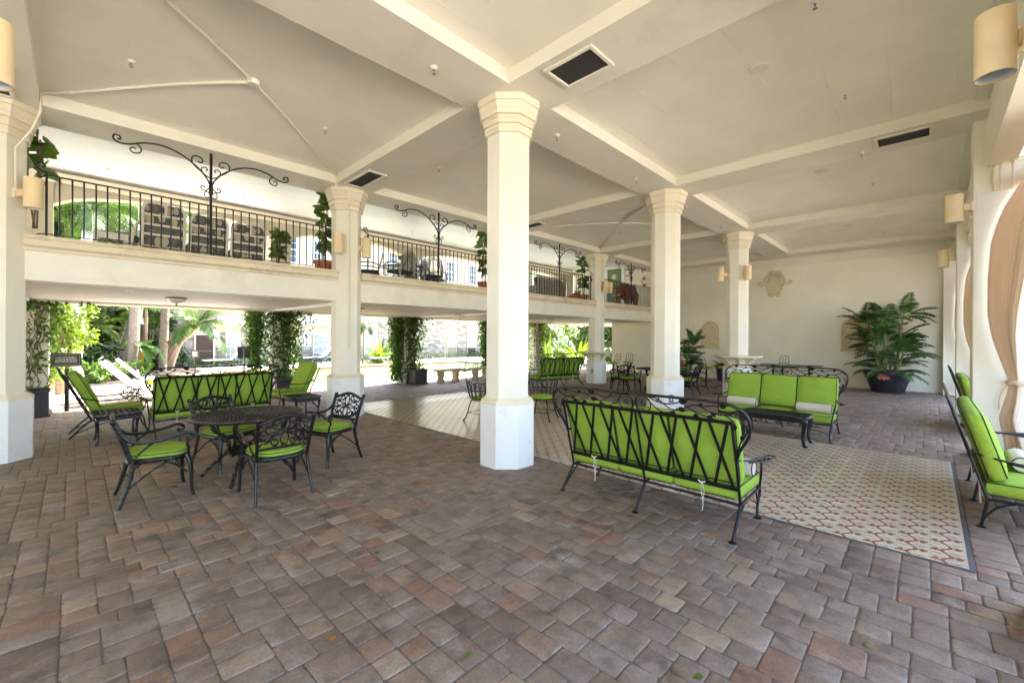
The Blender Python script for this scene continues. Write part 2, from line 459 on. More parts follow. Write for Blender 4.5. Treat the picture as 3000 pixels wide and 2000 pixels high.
# ---------------------------------------------------------------- mesh helpers
class MB:
    def __init__(self):
        self.v, self.f, self.m, self.mi = [], [], [], 0
    def slot(self, i):
        self.mi = i
        return self
    def add(self, vs, fs):
        o = len(self.v)
        self.v.extend([tuple(p) for p in vs])
        for f in fs:
            self.f.append(tuple(i + o for i in f))
            self.m.append(self.mi)
        return self
    def box(self, x0, x1, y0, y1, z0, z1):
        v = [(x0, y0, z0), (x1, y0, z0), (x1, y1, z0), (x0, y1, z0), (x0, y0, z1), (x1, y0, z1), (x1, y1, z1), (x0, y1, z1)]
        return self.add(v, [(0, 3, 2, 1), (4, 5, 6, 7), (0, 1, 5, 4), (1, 2, 6, 5), (2, 3, 7, 6), (3, 0, 4, 7)])
    def bbox(self, x0, x1, y0, y1, z0, z1, c=0.006):
        """box with chamfered edges"""
        vs = []
        for (x, sx) in ((x0, 1), (x1, -1)):
            for (y, sy) in ((y0, 1), (y1, -1)):
                for (z, sz) in ((z0, 1), (z1, -1)):
                    vs += [(x + sx * c, y + sy * c, z), (x + sx * c, y, z + sz * c), (x, y + sy * c, z + sz * c)]
        I = lambda a, b, d, k: (a * 4 + b * 2 + d) * 3 + k
        fs = []
        for d in (0, 1):
            fs.append((I(0, 0, d, 0), I(1, 0, d, 0), I(1, 1, d, 0), I(0, 1, d, 0)))
            fs.append((I(0, d, 0, 1), I(1, d, 0, 1), I(1, d, 1, 1), I(0, d, 1, 1)))
            fs.append((I(d, 0, 0, 2), I(d, 1, 0, 2), I(d, 1, 1, 2), I(d, 0, 1, 2)))
        for a in (0, 1):
            for b in (0, 1):
                fs.append((I(0, a, b, 0), I(1, a, b, 0), I(1, a, b, 1), I(0, a, b, 1)))
                fs.append((I(a, 0, b, 0), I(a, 1, b, 0), I(a, 1, b, 2), I(a, 0, b, 2)))
                fs.append((I(a, b, 0, 1), I(a, b, 1, 1), I(a, b, 1, 2), I(a, b, 0, 2)))
        for a in (0, 1):
            for b in (0, 1):
                for d in (0, 1):
                    fs.append((I(a, b, d, 0), I(a, b, d, 1), I(a, b, d, 2)))
        return self.add(vs, fs)
    def quad(self, a, b, c, d):
        return self.add([a, b, c, d], [(0, 1, 2, 3)])
    def bar(self, p, q, w, t, n=(0, 0, 1)):
        """flat bar from p to q: width w across n, thickness t along n"""
        p, q, n = Vector(p), Vector(q), Vector(n)
        d = (q - p).normalized()
        s = d.cross(n).normalized()
        n = s.cross(d).normalized()
        vs = []
        for c in (p, q):
            for (a, b) in ((-1, -1), (1, -1), (1, 1), (-1, 1)):
                vs.append(c + s * (a * w / 2) + n * (b * t / 2))
        return self.add(vs, [(0, 1, 2, 3), (7, 6, 5, 4), (0, 4, 5, 1), (1, 5, 6, 2), (2, 6, 7, 3), (3, 7, 4, 0)])
    def tube(self, pts, r, n=6, closed=False, flat=1.0):
        P = [Vector(p) for p in pts]
        k = len(P)
        if k < 2:
            return self
        rs = r if isinstance(r, (list, tuple)) else [r] * k
        T = []
        for i in range(k):
            a = P[(i - 1) % k] if (closed or i > 0) else P[i]
            b = P[(i + 1) % k] if (closed or i < k - 1) else P[i]
            d = b - a
            T.append(d.normalized() if d.length > 1e-9 else (T[-1] if T else Vector((0, 0, 1))))
        ref = Vector((0, 0, 1)) if abs(T[0].z) < 0.9 else Vector((1, 0, 0))
        N = T[0].cross(ref).normalized()
        vs = []
        for i in range(k):
            N = N - T[i] * N.dot(T[i])
            if N.length < 1e-6:
                N = T[i].orthogonal()
            N.normalize()
            B = T[i].cross(N)
            for j in range(n):
                a = 2 * PI * j / n
                vs.append(P[i] + N * (math.cos(a) * rs[i]) + B * (math.sin(a) * rs[i] * flat))
        fs = []
        for i in range(k if closed else k - 1):
            i2 = (i + 1) % k
            for j in range(n):
                fs.append((i * n + j, i * n + (j + 1) % n, i2 * n + (j + 1) % n, i2 * n + j))
        if not closed:
            fs.append(tuple(range(n - 1, -1, -1)))
            fs.append(tuple((k - 1) * n + j for j in range(n)))
        return self.add(vs, fs)
    def lathe(self, prof, n=16, c=(0, 0, 0), a0=0.0, cap=True, sx=1.0, sy=1.0):
        vs, fs = [], []
        for (r, z) in prof:
            for j in range(n):
                a = a0 + 2 * PI * j / n
                vs.append((c[0] + r * math.cos(a) * sx, c[1] + r * math.sin(a) * sy, c[2] + z))
        for i in range(len(prof) - 1):
            for j in range(n):
                fs.append((i * n + j, i * n + (j + 1) % n, (i + 1) * n + (j + 1) % n, (i + 1) * n + j))
        if cap:
            fs.append(tuple(range(n - 1, -1, -1)))
            fs.append(tuple((len(prof) - 1) * n + j for j in range(n)))
        return self.add(vs, fs)
    def ball(self, c, r, n=8, m=6, s=(1, 1, 1)):
        prof = [(r * math.sin(PI * i / m) + 1e-5, -r * math.cos(PI * i / m)) for i in range(m + 1)]
        vs, fs = [], []
        for (q, z) in prof:
            for j in range(n):
                a = 2 * PI * j / n
                vs.append((c[0] + q * math.cos(a) * s[0], c[1] + q * math.sin(a) * s[1], c[2] + z * s[2]))
        for i in range(m):
            for j in range(n):
                fs.append((i * n + j, i * n + (j + 1) % n, (i + 1) * n + (j + 1) % n, (i + 1) * n + j))
        return self.add(vs, fs)
    def prism(self, poly, t, f):
        """2-D outline extruded by t; f(u, v, w) maps to 3-D"""
        n = len(poly)
        vs = [f(u, v, 0) for u, v in poly] + [f(u, v, t) for u, v in poly]
        fs = [tuple(range(n - 1, -1, -1)), tuple(range(n, 2 * n))]
        fs += [(i, (i + 1) % n, n + (i + 1) % n, n + i) for i in range(n)]
        return self.add(vs, fs)
    def xform(self, fn, start=0):
        for i in range(start, len(self.v)):
            self.v[i] = tuple(fn(Vector(self.v[i])))
        return self
    def build(self, name, mats, parent=None, smooth=True, angle=0.7):
        me = bpy.data.meshes.new(name)
        me.from_pydata(self.v, [], self.f)
        if not isinstance(mats, (list, tuple)):
            mats = [mats]
        for m in mats:
            me.materials.append(MT[m])
        if len(mats) > 1:
            me.polygons.foreach_set('material_index', self.m)
        me.update()
        if smooth:
            me.polygons.foreach_set('use_smooth', [True] * len(me.polygons))
            me.set_sharp_from_angle(angle=angle)
        o = bpy.data.objects.new(name, me)
        COL.objects.link(o)
        if parent is not None:
            o.parent = parent
        return o

def tag(o, label, cat, group=None):
    o['label'] = label
    o['category'] = cat
    if group:
        o['group'] = group
    return o

def T(name, label, cat, loc=(0, 0, 0), rz=0.0, group=None):
    o = bpy.data.objects.new(name, None)
    o.empty_display_size = 0.1
    COL.objects.link(o)
    o.location = loc
    o.rotation_euler = (0, 0, rz)
    return tag(o, label, cat, group)

def struct(name, mb, mats, smooth=False):
    o = mb.build(name, mats, None, smooth)
    o['kind'] = 'structure'
    return o

def dup(root, loc, rz, label, group=None):
    def cp(o, par):
        c = o.copy()
        COL.objects.link(c)
        c.parent = par
        for ch in list(o.children):
            cp(ch, c)
        return c
    r = cp(root, None)
    r.location = loc
    r.rotation_euler = (0, 0, rz)
    r['label'] = label
    if group:
        r['group'] = group
    return r

def spiral(cx, cy, r0, r1, a0, a1, n=14):
    out = []
    for i in range(n + 1):
        t = i / n
        r = r0 + (r1 - r0) * t
        a = a0 + (a1 - a0) * t
        out.append((cx + r * math.cos(a), cy + r * math.sin(a)))
    return out

def bez(p0, p1, p2, p3, n=10):
    out = []
    for i in range(n + 1):
        t = i / n
        a, b, c, d = (1 - t) ** 3, 3 * (1 - t) ** 2 * t, 3 * (1 - t) * t * t, t ** 3
        out.append(tuple(a * p0[k] + b * p1[k] + c * p2[k] + d * p3[k] for k in range(len(p0))))
    return out

def cat(*ps):
    """Catmull-Rom through points (any dimension)"""
    P = [tuple(p) for p in ps]
    P = [P[0]] + P + [P[-1]]
    out = []
    for i in range(1, len(P) - 2):
        for s in range(6):
            t = s / 6
            out.append(tuple(0.5 * (2 * P[i][k] + (P[i + 1][k] - P[i - 1][k]) * t + (2 * P[i - 1][k] - 5 * P[i][k] + 4 * P[i + 1][k] - P[i + 2][k]) * t * t
                       + (3 * P[i][k] - P[i - 1][k] - 3 * P[i + 1][k] + P[i + 2][k]) * t ** 3) for k in range(len(P[0]))))
    out.append(P[-2])
    return out

def cushion_mb(w, d, h, r=0.05, puff=0.02, n=9, sag=0.0):
    """soft box: w x d x h centred on the origin"""
    mb = MB()
    def pt(face, i, j):
        a, b = 2 * i / n - 1, 2 * j / n - 1
        p = [0, 0, 0]
        ax = face // 2
        s = 1 if face % 2 else -1
        o = [k for k in range(3) if k != ax]
        p[ax] = s
        p[o[0]], p[o[1]] = a, b
        half = (w / 2, d / 2, h / 2)
        q = [p[k] * half[k] for k in range(3)]
        c = [max(-half[k] + r, min(half[k] - r, q[k])) for k in range(3)]
        dv = Vector([q[k] - c[k] for k in range(3)])
        if dv.length > 1e-9:
            dv = dv.normalized() * r
        res = [c[k] + dv[k] for k in range(3)]
        u, v = res[0] / half[0], res[1] / half[1]
        bulge = puff * max(0, 1 - u * u) ** 0.6 * max(0, 1 - v * v) ** 0.6
        res[2] += bulge * (1 if res[2] > 0 else -0.4)
        zz = res[2] / half[2]
        res[0] += 0.5 * puff * max(0, 1 - zz * zz) * (u ** 3)
        res[1] += 0.5 * puff * max(0, 1 - zz * zz) * (v ** 3)
        return res
    for f in range(6):
        g = [pt(f, i, j) for i in range(n + 1) for j in range(n + 1)]
        fs = []
        for i in range(n):
            for j in range(n):
                q = (i * (n + 1) + j, (i + 1) * (n + 1) + j, (i + 1) * (n + 1) + j + 1, i * (n + 1) + j + 1)
                flip = (f % 2 == 0) ^ (f // 2 == 1)
                fs.append(q[::-1] if flip else q)
        mb.add(g, fs)
    return mb

def piping_mb(w, d, h, r=0.05, tr=0.005, both=True):
    mb = MB()
    k = r * 0.55
    def ring(z):
        pts = []
        for (sx, sy, a0) in ((1, 1, 0), (-1, 1, PI / 2), (-1, -1, PI), (1, -1, 1.5 * PI)):
            for i in range(4):
                a = a0 + i / 3 * PI / 2
                pts.append((sx * (w / 2 - r) + (r - k * 0.18) * math.cos(a), sy * (d / 2 - r) + (r - k * 0.18) * math.sin(a), z))
        mb.tube(pts, tr, 5, closed=True)
    ring(h / 2 - k * 0.45)
    if both:
        ring(-h / 2 + k * 0.45)
    return mb
# ================================================================ SETTING
GX = 4.77           # column spacing along x
LY = 4.83           # balcony row
ZS = 4.709          # underside of the ceiling beams
BH = 0.40           # half width of a beam
RUG = (0.42, 4.30, -4.28, 6.12)
XW = 14.72          # end wall
PW = -4.47          # inner face of the arcade piers

mb = MB().quad((-260, -260, -0.06), (260, -260, -0.06), (260, 260, -0.06), (-260, 260, -0.06))
struct('ground', mb, 'lawn')

# ---- pavers: random ashlar of tumbled blocks, each one a bevelled stone
def pavers():
    rnd = random.Random(5)
    u = 0.0785
    X0, X1, Y0, Y1 = -7.0, XW + 0.4, -7.5, 11.05
    nx, ny = int((X1 - X0) / u), int((Y1 - Y0) / u)
    g = np.zeros((nx, ny), bool)
    out = []
    def inrug(i, j):
        x, y = X0 + (i + .5) * u, Y0 + (j + .5) * u
        return RUG[0] < x < RUG[1] and RUG[2] < y < RUG[3]
    for i in range(nx):
        for j in range(ny):
            if inrug(i, j):
                g[i, j] = True
    sizes = [((2, 2), 40), ((3, 2), 26), ((2, 3), 26), ((3, 3), 8)]
    for j in range(ny):
        for i in range(nx):
            if g[i, j]:
                continue
            fr = 0
            while i + fr < nx and not g[i + fr, j] and fr < 6:
                fr += 1
            hr = 0
            while j + hr < ny and not g[i, j + hr] and hr < 6:
                hr += 1
            ok = []
            for (a, b), w in sizes:
                if a > fr or b > hr:
                    continue
                if fr - a == 1 or hr - b == 1:
                    w *= 0.04
                ok.append(((a, b), w))
            if ok:
                tot = sum(w for _, w in ok)
                r = rnd.random() * tot
                for s, w in ok:
                    r -= w
                    if r <= 0:
                        break
            else:
                s = (min(fr, 3), min(hr, 3) if fr > 1 else min(hr, 2))
                if fr > 1 and hr > 1:
                    s = (min(fr, 2), min(hr, 2))
            a, b = s
            while g[i:i + a, j:j + b].any():
                if b > 1: b -= 1
                else: a -= 1
            g[i:i + a, j:j + b] = True
            out.append((X0 + i * u, Y0 + j * u, a * u, b * u))
    N = len(out)
    rs = np.random.RandomState(3)
    P = np.array(out)
    x, y, w, h = P.T
    gap = 0.0022
    # outline of 8 points, three rings: skirt, shoulder, top
    def ring(ins, cut, z):
        hx, hy = w / 2 - gap - ins, h / 2 - gap - ins
        cx, cy = x + w / 2, y + h / 2
        px = np.stack([hx - cut, hx, hx, hx - cut, -hx + cut, -hx, -hx, -hx + cut], 1)
        py = np.stack([-hy, -hy + cut, hy - cut, hy, hy, hy - cut, -hy + cut, -hy], 1)
        return px, py, cx, cy, z
    jit = rs.normal(0, 0.0022, (N, 8, 2))
    tilt = rs.normal(0, 0.006, (N, 2))
    dz = rs.normal(0, 0.0012, N)
    V = []
    for ins, cut, z in ((0.0, 0.011, -0.03), (0.0, 0.011, -0.0065), (0.0025, 0.012, -0.0024), (0.010, 0.016, 0.0)):
        px, py, cx, cy, z = ring(ins, cut, z)
        px = px + jit[:, :, 0]
        py = py + jit[:, :, 1]
        zz = z + dz[:, None] + (tilt[:, 0:1] * px + tilt[:, 1:2] * py if z > -0.02 else 0)
        V.append(np.stack([px + cx[:, None], py + cy[:, None], zz * np.ones_like(px)], 2))
    V = np.stack(V, 1).reshape(-1, 3)            # N x 4 x 8
    faces = []
    base = []
    for r in range(3):
        for k in range(8):
            k2 = (k + 1) % 8
            base.append((r * 8 + k, r * 8 + k2, (r + 1) * 8 + k2, (r + 1) * 8 + k))
    base = np.array(base)
    F4 = (np.arange(N)[:, None, None] * 32 + base[None]).reshape(-1)
    F8 = (np.arange(N)[:, None] * 32 + np.arange(24, 32)[None]).reshape(-1)
    loops = np.concatenate([F4, F8]).astype(np.int32)
    n4 = N * 24
    starts = np.concatenate([np.arange(n4) * 4, n4 * 4 + np.arange(N) * 8]).astype(np.int32)
    # joint sand bed under the stones
    nv = len(V)
    bed = np.array([(-14, -12, -0.0062), (XW + 0.4, -12, -0.0062), (XW + 0.4, 11.05, -0.0062), (-14, 11.05, -0.0062)])
    V = np.concatenate([V, bed])
    loops = np.concatenate([loops, np.arange(nv, nv + 4)]).astype(np.int32)
    starts = np.concatenate([starts, [n4 * 4 + N * 8]]).astype(np.int32)
    me = bpy.data.meshes.new('paver_floor')
    me.vertices.add(len(V))
    me.vertices.foreach_set('co', V.astype(np.float32).reshape(-1))
    me.loops.add(len(loops))
    me.loops.foreach_set('vertex_index', loops)
    me.polygons.add(len(starts))
    me.polygons.foreach_set('loop_start', starts)
    me.materials.append(MT['paver'])
    me.materials.append(MT['sand'])
    mi = np.zeros(len(starts), np.int32)
    mi[-1] = 1
    me.polygons.foreach_set('material_index', mi)
    me.polygons.foreach_set('use_smooth', np.ones(len(starts), bool))
    me.update(calc_edges=True)
    me.validate()
    o = bpy.data.objects.new('paver_floor', me)
    COL.objects.link(o)
    o['kind'] = 'structure'
pavers()

# ---- inlaid cement-tile panel: red waves, tulips and olive vines
def tile_floor():
    mb = MB()
    x0, x1, y0, y1 = RUG
    b = 0.032
    zt = 0.004
    t = 0.2042
    n_x = int(round((x1 - x0 - 2 * b) / t))
    tx = (x1 - x0 - 2 * b) / n_x
    n_y = int(round((y1 - y0 - 2 * b) / 0.2)) 
    ty = (y1 - y0 - 2 * b) / n_y
    g = 0.0009
    mb.slot(4)
    mb.quad((x0, y0, zt - 0.003), (x1, y0, zt - 0.003), (x1, y1, zt - 0.003), (x0, y1, zt - 0.003))
    mb.slot(3)
    # slate border pieces
    k = int((x1 - x0) / 0.2)
    for i in range(k):
        a, c = x0 + (x1 - x0) * i / k + g, x0 + (x1 - x0) * (i + 1) / k - g
        mb.quad((a, y0, zt), (c, y0, zt), (c, y0 + b - g, zt), (a, y0 + b - g, zt))
        mb.quad((a, y1 - b + g, zt), (c, y1 - b + g, zt), (c, y1, zt), (a, y1, zt))
    k = int((y1 - y0) / 0.2)
    for i in range(k):
        a, c = y0 + b + (y1 - y0 - 2 * b) * i / k + g, y0 + b + (y1 - y0 - 2 * b) * (i + 1) / k - g
        for (p, q) in ((x0, x0 + b - g), (x1 - b + g, x1)):
            mb.quad((p, a, zt), (q, a, zt), (q, c, zt), (p, c, zt))
    def ribbon(pts, w, z):
        vs, fs = [], []
        m = len(pts)
        for i, p in enumerate(pts):
            a, c = pts[max(0, i - 1)], pts[min(m - 1, i + 1)]
            dx, dy = c[0] - a[0], c[1] - a[1]
            L = math.hypot(dx, dy) or 1
            ww = w[i] if isinstance(w, list) else w
            nx, ny = -dy / L * ww, dx / L * ww
            vs += [(p[0] + nx, p[1] + ny, z), (p[0] - nx, p[1] - ny, z)]
            if i:
                fs.append((2 * i - 2, 2 * i - 1, 2 * i + 1, 2 * i))
        mb.add(vs, fs)
    tul = [(-.030, .004), (-.022, -.012), (-.004, -.014), (.008, -.022), (.026, -.026), (.018, -.010), (.030, -.001), (.018, .008), (.024, .022), (.006, .018), (-.006, .012), (-.020, .014)]
    for i in range(n_x):
        for j in range(n_y):
            ax, ay = x0 + b + i * tx, y0 + b + j * ty
            mb.slot(0)
            mb.quad((ax + g, ay + g, zt), (ax + tx - g, ay + g, zt), (ax + tx - g, ay + ty - g, zt), (ax + g, ay + ty - g, zt))
            cx, cy = ax + tx / 2, ay + ty * 0.56
            mb.slot(1)
            N = 12
            pts = [(ax + g + (tx - 2 * g) * s / N, cy + 0.027 * math.sin(2 * PI * s / N)) for s in range(N + 1)]
            ribbon(pts, [0.0075 + 0.0055 * abs(math.sin(2 * PI * s / N)) ** 0.7 for s in range(N + 1)], zt + 0.0006)
            z = zt + 0.0008
            for (dx, dy, sg) in ((0.045, -0.066, 1), (-0.040, 0.062, -1)):
                mb.add([(cx + dx + sg * u * 1.25, cy + dy + sg * v * 1.25, z) for u, v in tul], [tuple(range(12))])
            mb.slot(2)
            for (sx, ph) in ((0.02, 0.3), (-0.062, 1.8)):
                pts = [(cx + sx + 0.016 * math.sin(2 * PI * s / 10 + ph), ay + g + (ty - 2 * g) * s / 10) for s in range(11)]
                ribbon(pts, 0.0028, zt + 0.0004)
            for (dx, dy, a) in ((0.075, 0.052, 1.2), (-0.082, -0.050, 1.2)):
                pts = [(cx + dx + s * 0.034 * math.cos(a), cy + dy + s * 0.034 * math.sin(a)) for s in (-1, -.4, 0, .4, 1)]
                ribbon(pts, [0.0006, 0.0045, 0.0065, 0.0045, 0.0006], z)
    struct('tile_floor', mb, ['tilecream', 'tilered', 'tilegrey', 'slate', 'grout'])
tile_floor()

# ---- pool deck, pool
PX0, PX1, PY0, PY1 = 0.6, 14.5, 11.45, 18.9
mb = MB()
def deckq(a, b, c, d, z=-0.004):
    mb.quad((a, c, z), (b, c, z), (b, d, z), (a, d, z))
deckq(-40, PX0, 11.05, 26.2); deckq(PX1, 60, 11.05, 26.2); deckq(PX0, PX1, 11.05, PY0); deckq(PX0, PX1, PY1, 26.2)
deckq(-40, 60, -30.0, -7.5, -0.02); deckq(-40, -7.0, -7.5, 11.05, 0.004); deckq(XW + 0.4, 60, -7.5, 11.05)
struct('pool_deck', mb, 'deck')
mb = MB().quad((PX0, PY0, -0.16), (PX1, PY0, -0.16), (PX1, PY1, -0.16), (PX0, PY1, -0.16))
o = struct('pool_water', mb, 'white')
m, nt, b, L = newmat('pool_water')
b.inputs['Base Color'].default_value = (0.55, 0.80, 0.84, 1)
b.inputs['Roughness'].default_value = 0.35
b.inputs['Specular IOR Level'].default_value = 0.2
_n = nd(nt, 'ShaderNodeTexNoise'); _n.inputs['Scale'].default_value = 3.0
_bp = nd(nt, 'ShaderNodeBump'); _bp.inputs['Strength'].default_value = 0.15
L.new(_n.outputs['Fac'], _bp.inputs['Height']); L.new(_bp.outputs[0], b.inputs['Normal'])
o.data.materials.clear(); o.data.materials.append(m)
mb = MB()
for (a, b_, c, d) in ((PX0 - .3, PX1 + .3, PY0 - .3, PY0), (PX0 - .3, PX1 + .3, PY1, PY1 + .3), (PX0 - .3, PX0, PY0, PY1), (PX1, PX1 + .3, PY0, PY1)):
    mb.bbox(a, b_, c, d, -0.35, 0.05, 0.012)
tag(mb.build('pool_coping', 'coping', None, False), 'orange brick coping rim running round the bright swimming pool', 'pool edge')

# ---- vaulted ceiling with beams
def ceiling():
    mb = MB()
    n = 14
    e, rise = 0.17, 0.17
    ysp = ((-4.86, -BH), (BH, LY - BH))
    for i in range(-3, 4):
        xa, xb = (i - 1) * GX + BH, i * GX - BH
        if xa > XW: continue
        xb = min(xb, XW + 0.1)
        for (ya, yb) in ysp:
            vs, fs = [], []
            for p in range(n + 1):
                for q in range(n + 1):
                    u, v = 2 * p / n - 1, 2 * q / n - 1
                    z = ZS + e + rise * (1 - u * u) * (1 - abs(v) ** 2.5)
                    vs.append((xa + (xb - xa) * p / n, ya + (yb - ya) * q / n, z))
            for p in range(n):
                for q in range(n):
                    fs.append((p * (n + 1) + q, p * (n + 1) + q + 1, (p + 1) * (n + 1) + q + 1, (p + 1) * (n + 1) + q))
            mb.add(vs, fs)
    o = struct('ceiling', mb, 'ceil', True)
ceiling()
mb = MB()
XA, XB = -17.2, XW + 0.1
mb.box(XA, XB, -BH, BH, ZS, ZS + 0.6)
mb.box(XA, XB, LY - BH, LY + BH, ZS, ZS + 1.2)
mb.box(XA, XB, -4.86, -4.46, 4.86, ZS + 0.6)
for i in range(-3, 4):
    x = i * GX
    for (a, b_) in ((-4.86, -BH), (BH, LY - BH)):
        mb.box(x - BH, min(x + BH, XB), a, b_, ZS + 0.002, ZS + 0.6)
mb.box(XA, XB, -4.8, LY + 5.2, ZS + 0.9, ZS + 1.3)
struct('ceiling_beams', mb, 'beam')

# ---- end wall, unseen light-blocking wall at the rear, arcade header
mb = MB()
mb.box(XW, XW + 0.3, -4.9, 7.3, 0, 5.5)
mb.box(XW, XW + 0.3, 7.3, 9.6, 2.95, 5.5)
w = mb.build('end_wall', 'wall', None, False)
tag(w, 'tall cream block wall closing the far end behind the big potted palm', 'wall')
mb = MB().box(XW - 0.02, XW, -4.4, LY, 4.40, 4.86)
mb.build('cornice', 'beam', w, False)

struct('rear_light_block', MB().box(-17.5, -17.2, -4.9, 9.9, 0, 5.5), 'wall')  # unseen wall added behind the camera to cut light from that end

hw = T('arcade_header', 'deep cream beam spanning the tops of the curtained openings', 'beam', (0, -4.72, 0))
MB().box(XA, XB, -0.14, 0.12, 4.035, 4.9).build('header_beam', 'wallx', hw, False)
MB().box(XA, XB, 0.122, 0.24, 4.84, 4.93).build('top_moulding', 'beam', hw, False)

# ---- octagonal columns
def oct_prof(mb, prof, c=(0, 0, 0)):
    k = 1 / math.cos(PI / 8)
    return mb.lathe([(r * k, z) for r, z in prof], 8, c, PI / 8)
def make_column(label, x, y):
    t = T('column', label, 'column', (x, y, 0), 0, 'octagonal columns')
    sh = oct_prof(MB(), [(0.272, 0.86), (0.272, 4.30)]).build('shaft', 'shaft', t, False)
    pl = oct_prof(MB(), [(0.347, 0.0), (0.347, 0.80)]).build('plinth', 'plinth', t, False)
    oct_prof(MB(), [(0.349, 0.801), (0.352, 0.812), (0.348, 0.825), (0.325, 0.845), (0.300, 0.862), (0.292, 0.866), (0.292, 0.880), (0.275, 0.884)]).build('base_moulding', 'capital', pl, False)
    cp = oct_prof(MB(), [(0.274, 4.262), (0.300, 4.268), (0.300, 4.318), (0.308, 4.326), (0.308, 4.352), (0.296, 4.356), (0.296, 4.366), (0.322, 4.370), (0.322, 4.428), (0.332, 4.434),
                         (0.332, 4.452), (0.318, 4.456), (0.318, 4.468), (0.350, 4.474), (0.352, 4.530), (0.362, 4.545), (0.380, 4.600), (0.384, 4.604), (0.372, 4.610), (0.372, 4.620), (0.394, 4.626), (0.398, 4.66), (0.398, 4.707)]).build('capital', 'capital', t, False)
    return t
make_column('cream octagonal column standing alone between the paver floor and the tile panel', 0, 0)
make_column('cream octagonal column behind the scroll backed green sofa', GX, 0)
make_column('cream octagonal column wrapped by a bar counter and carrying two sconces beside the crest wall', 2 * GX, 0)
make_column('thick cream column at the photo edge beside the reclining green armchair', -GX, LY)
make_column('cream octagonal column beside the round lattice table, with a conduit and switch box', 0, LY)
make_column('cream balcony column hidden behind the lone front column', GX, LY)
make_column('cream balcony column with a bar counter near the far green sofa', 2 * GX, LY)

# ---- arcade piers
def make_pier(label, x):
    t = T('arcade_pier', label, 'pier', (x, 0, 0), 0, 'arcade piers')
    MB().bbox(-0.012, 0.52, -5.25, PW + 0.0, 0, 4.86, 0.008).build('pier_block', 'wallx', t, False)
    cb = MB()
    # carved console bracket on the side face
    prof = [(0, 4.05), (0.02, 4.07), (0.15, 4.07), (0.15, 4.03), (0.13, 4.0), (0.12, 3.9), (0.10, 3.82), (0.06, 3.75), (0.03, 3.70), (0, 3.69)]
    f = lambda u, v, w_: (-0.014 - u, -4.66 - w_, v)
    cb.prism(prof, 0.46, f)
    for k in range(4):
        yy = -4.66 - 0.06 - 0.11 * k
        cb.tube([(-0.014 - u - 0.008, yy, v) for u, v in prof[3:9]], 0.014, 5)
    cb.tube([(-0.11, -4.655, 3.98), (-0.14, -4.655, 3.93), (-0.09, -4.655, 3.85), (-0.05, -4.655, 3.78)], 0.016, 5)
    cb.bbox(-0.185, -0.014, -5.16, -4.63, 4.05, 4.085, 0.008)
    cb.build('console_bracket', 'capital', t, False)
    return t
make_pier('cream arcade pier just outside the frame holding the large cylinder sconce', -0.42)
make_pier('cream arcade pier behind the tied peach curtain', GX)
make_pier('second cream arcade pier partly hidden by the wide curtain pier', 2 * GX + 0.25)
mb = MB()
tag(MB().box(XW - 0.35, XW - 0.002, -4.9, PW + 0.13, 0, 4.4).build('corner_pilaster', 'wallx', None, False), 'slim cream pilaster in the corner beside the potted palm', 'pilaster')

# ---- balcony
FY0, FY1 = 4.70, 4.96
bal = T('balcony', 'long cream balcony with beige ledge and slatted underside', 'balcony', (0, LY, 2.4))
oz = lambda mb: mb.xform(lambda p: p - Vector((0, LY, 2.4)))
def ledge_run(x0, x1):
    mb = MB()
    prof = [(FY0, 2.80), (FY0 - 0.012, 2.805), (FY0 - 0.016, 2.845), (FY0 - 0.05, 2.865), (FY0 - 0.062, 2.875), (FY0 - 0.062, 2.955), (FY0 - 0.085, 2.97), (FY0 - 0.09, 3.0), (FY0 - 0.08, 3.012), (FY1, 3.012), (FY1, 2.80)]
    mb.prism(prof, x1 - x0, lambda u, v, w_: (x0 + w_, u, v))
    oz(mb).build('ledge', 'ledge', bal, False)
for a, b_ in ((-GX + .255, -.255), (.255, GX - .255), (GX + .255, 2 * GX - .255), (2 * GX + .255, XW - .01), (-2 * GX, -GX - .255)):
    ledge_run(a, b_)
mb = MB()
for a, b_ in ((-GX + .265, -.265), (.265, GX - .265), (GX + .265, 2 * GX - .265), (2 * GX + .265, XW - .005), (-2 * GX, -GX - .265)):
    mb.box(a, b_, FY0 + 0.003, FY1 - .003, 2.47, 2.799)
oz(mb).build('fascia', 'fascia', bal, False)
mb = MB().box(-12, XW + 6, FY1, 9.75, 2.62, 2.93)
oz(mb).build('deck_slab', 'beam', bal, False)
mb = MB()
y = 5.06
while y < 9.22:
    x0, x1, y1 = -12, XW + 6, y + 0.10
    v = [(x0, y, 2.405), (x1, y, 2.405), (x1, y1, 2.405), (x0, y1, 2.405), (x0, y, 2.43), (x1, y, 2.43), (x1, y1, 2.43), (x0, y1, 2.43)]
    mb.slot(0).add(v, [(0, 3, 2, 1)]).slot(1).add(v, [(4, 5, 6, 7), (0, 1, 5, 4), (2, 3, 7, 6)])  # slat sides coloured tan, painting the shade of the gaps as dark stripes
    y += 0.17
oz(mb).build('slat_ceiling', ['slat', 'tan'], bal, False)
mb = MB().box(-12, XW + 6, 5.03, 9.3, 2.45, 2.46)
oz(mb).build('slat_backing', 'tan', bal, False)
oz(MB().box(-12, XW - .006, FY0 + .01, 5.03, 2.40, 2.469)).build('trim_board', 'fascia', bal, False)
for x in (-GX, 0, GX, 2 * GX):
    oz(MB().box(x - 0.11, x + 0.11, 5.1, 9.4, 2.365, 2.404)).build('cross_beam', 'white', bal, False)
mb = MB().box(-12, XW + 6, 9.30, 9.44, 2.36, 2.62).box(-12, XW + 6, 9.44, 9.8, 2.39, 2.62).box(-12, XW + 6, 9.8, 9.92, 2.36, 2.95)
oz(mb).build('edge_beam', 'beam', bal, False)
mb = MB().box(-12, XW + 6, FY1 + .2, 9.9, 2.931, 2.945)
oz(mb).build('balcony_floor', 'verandafloor', bal, False)

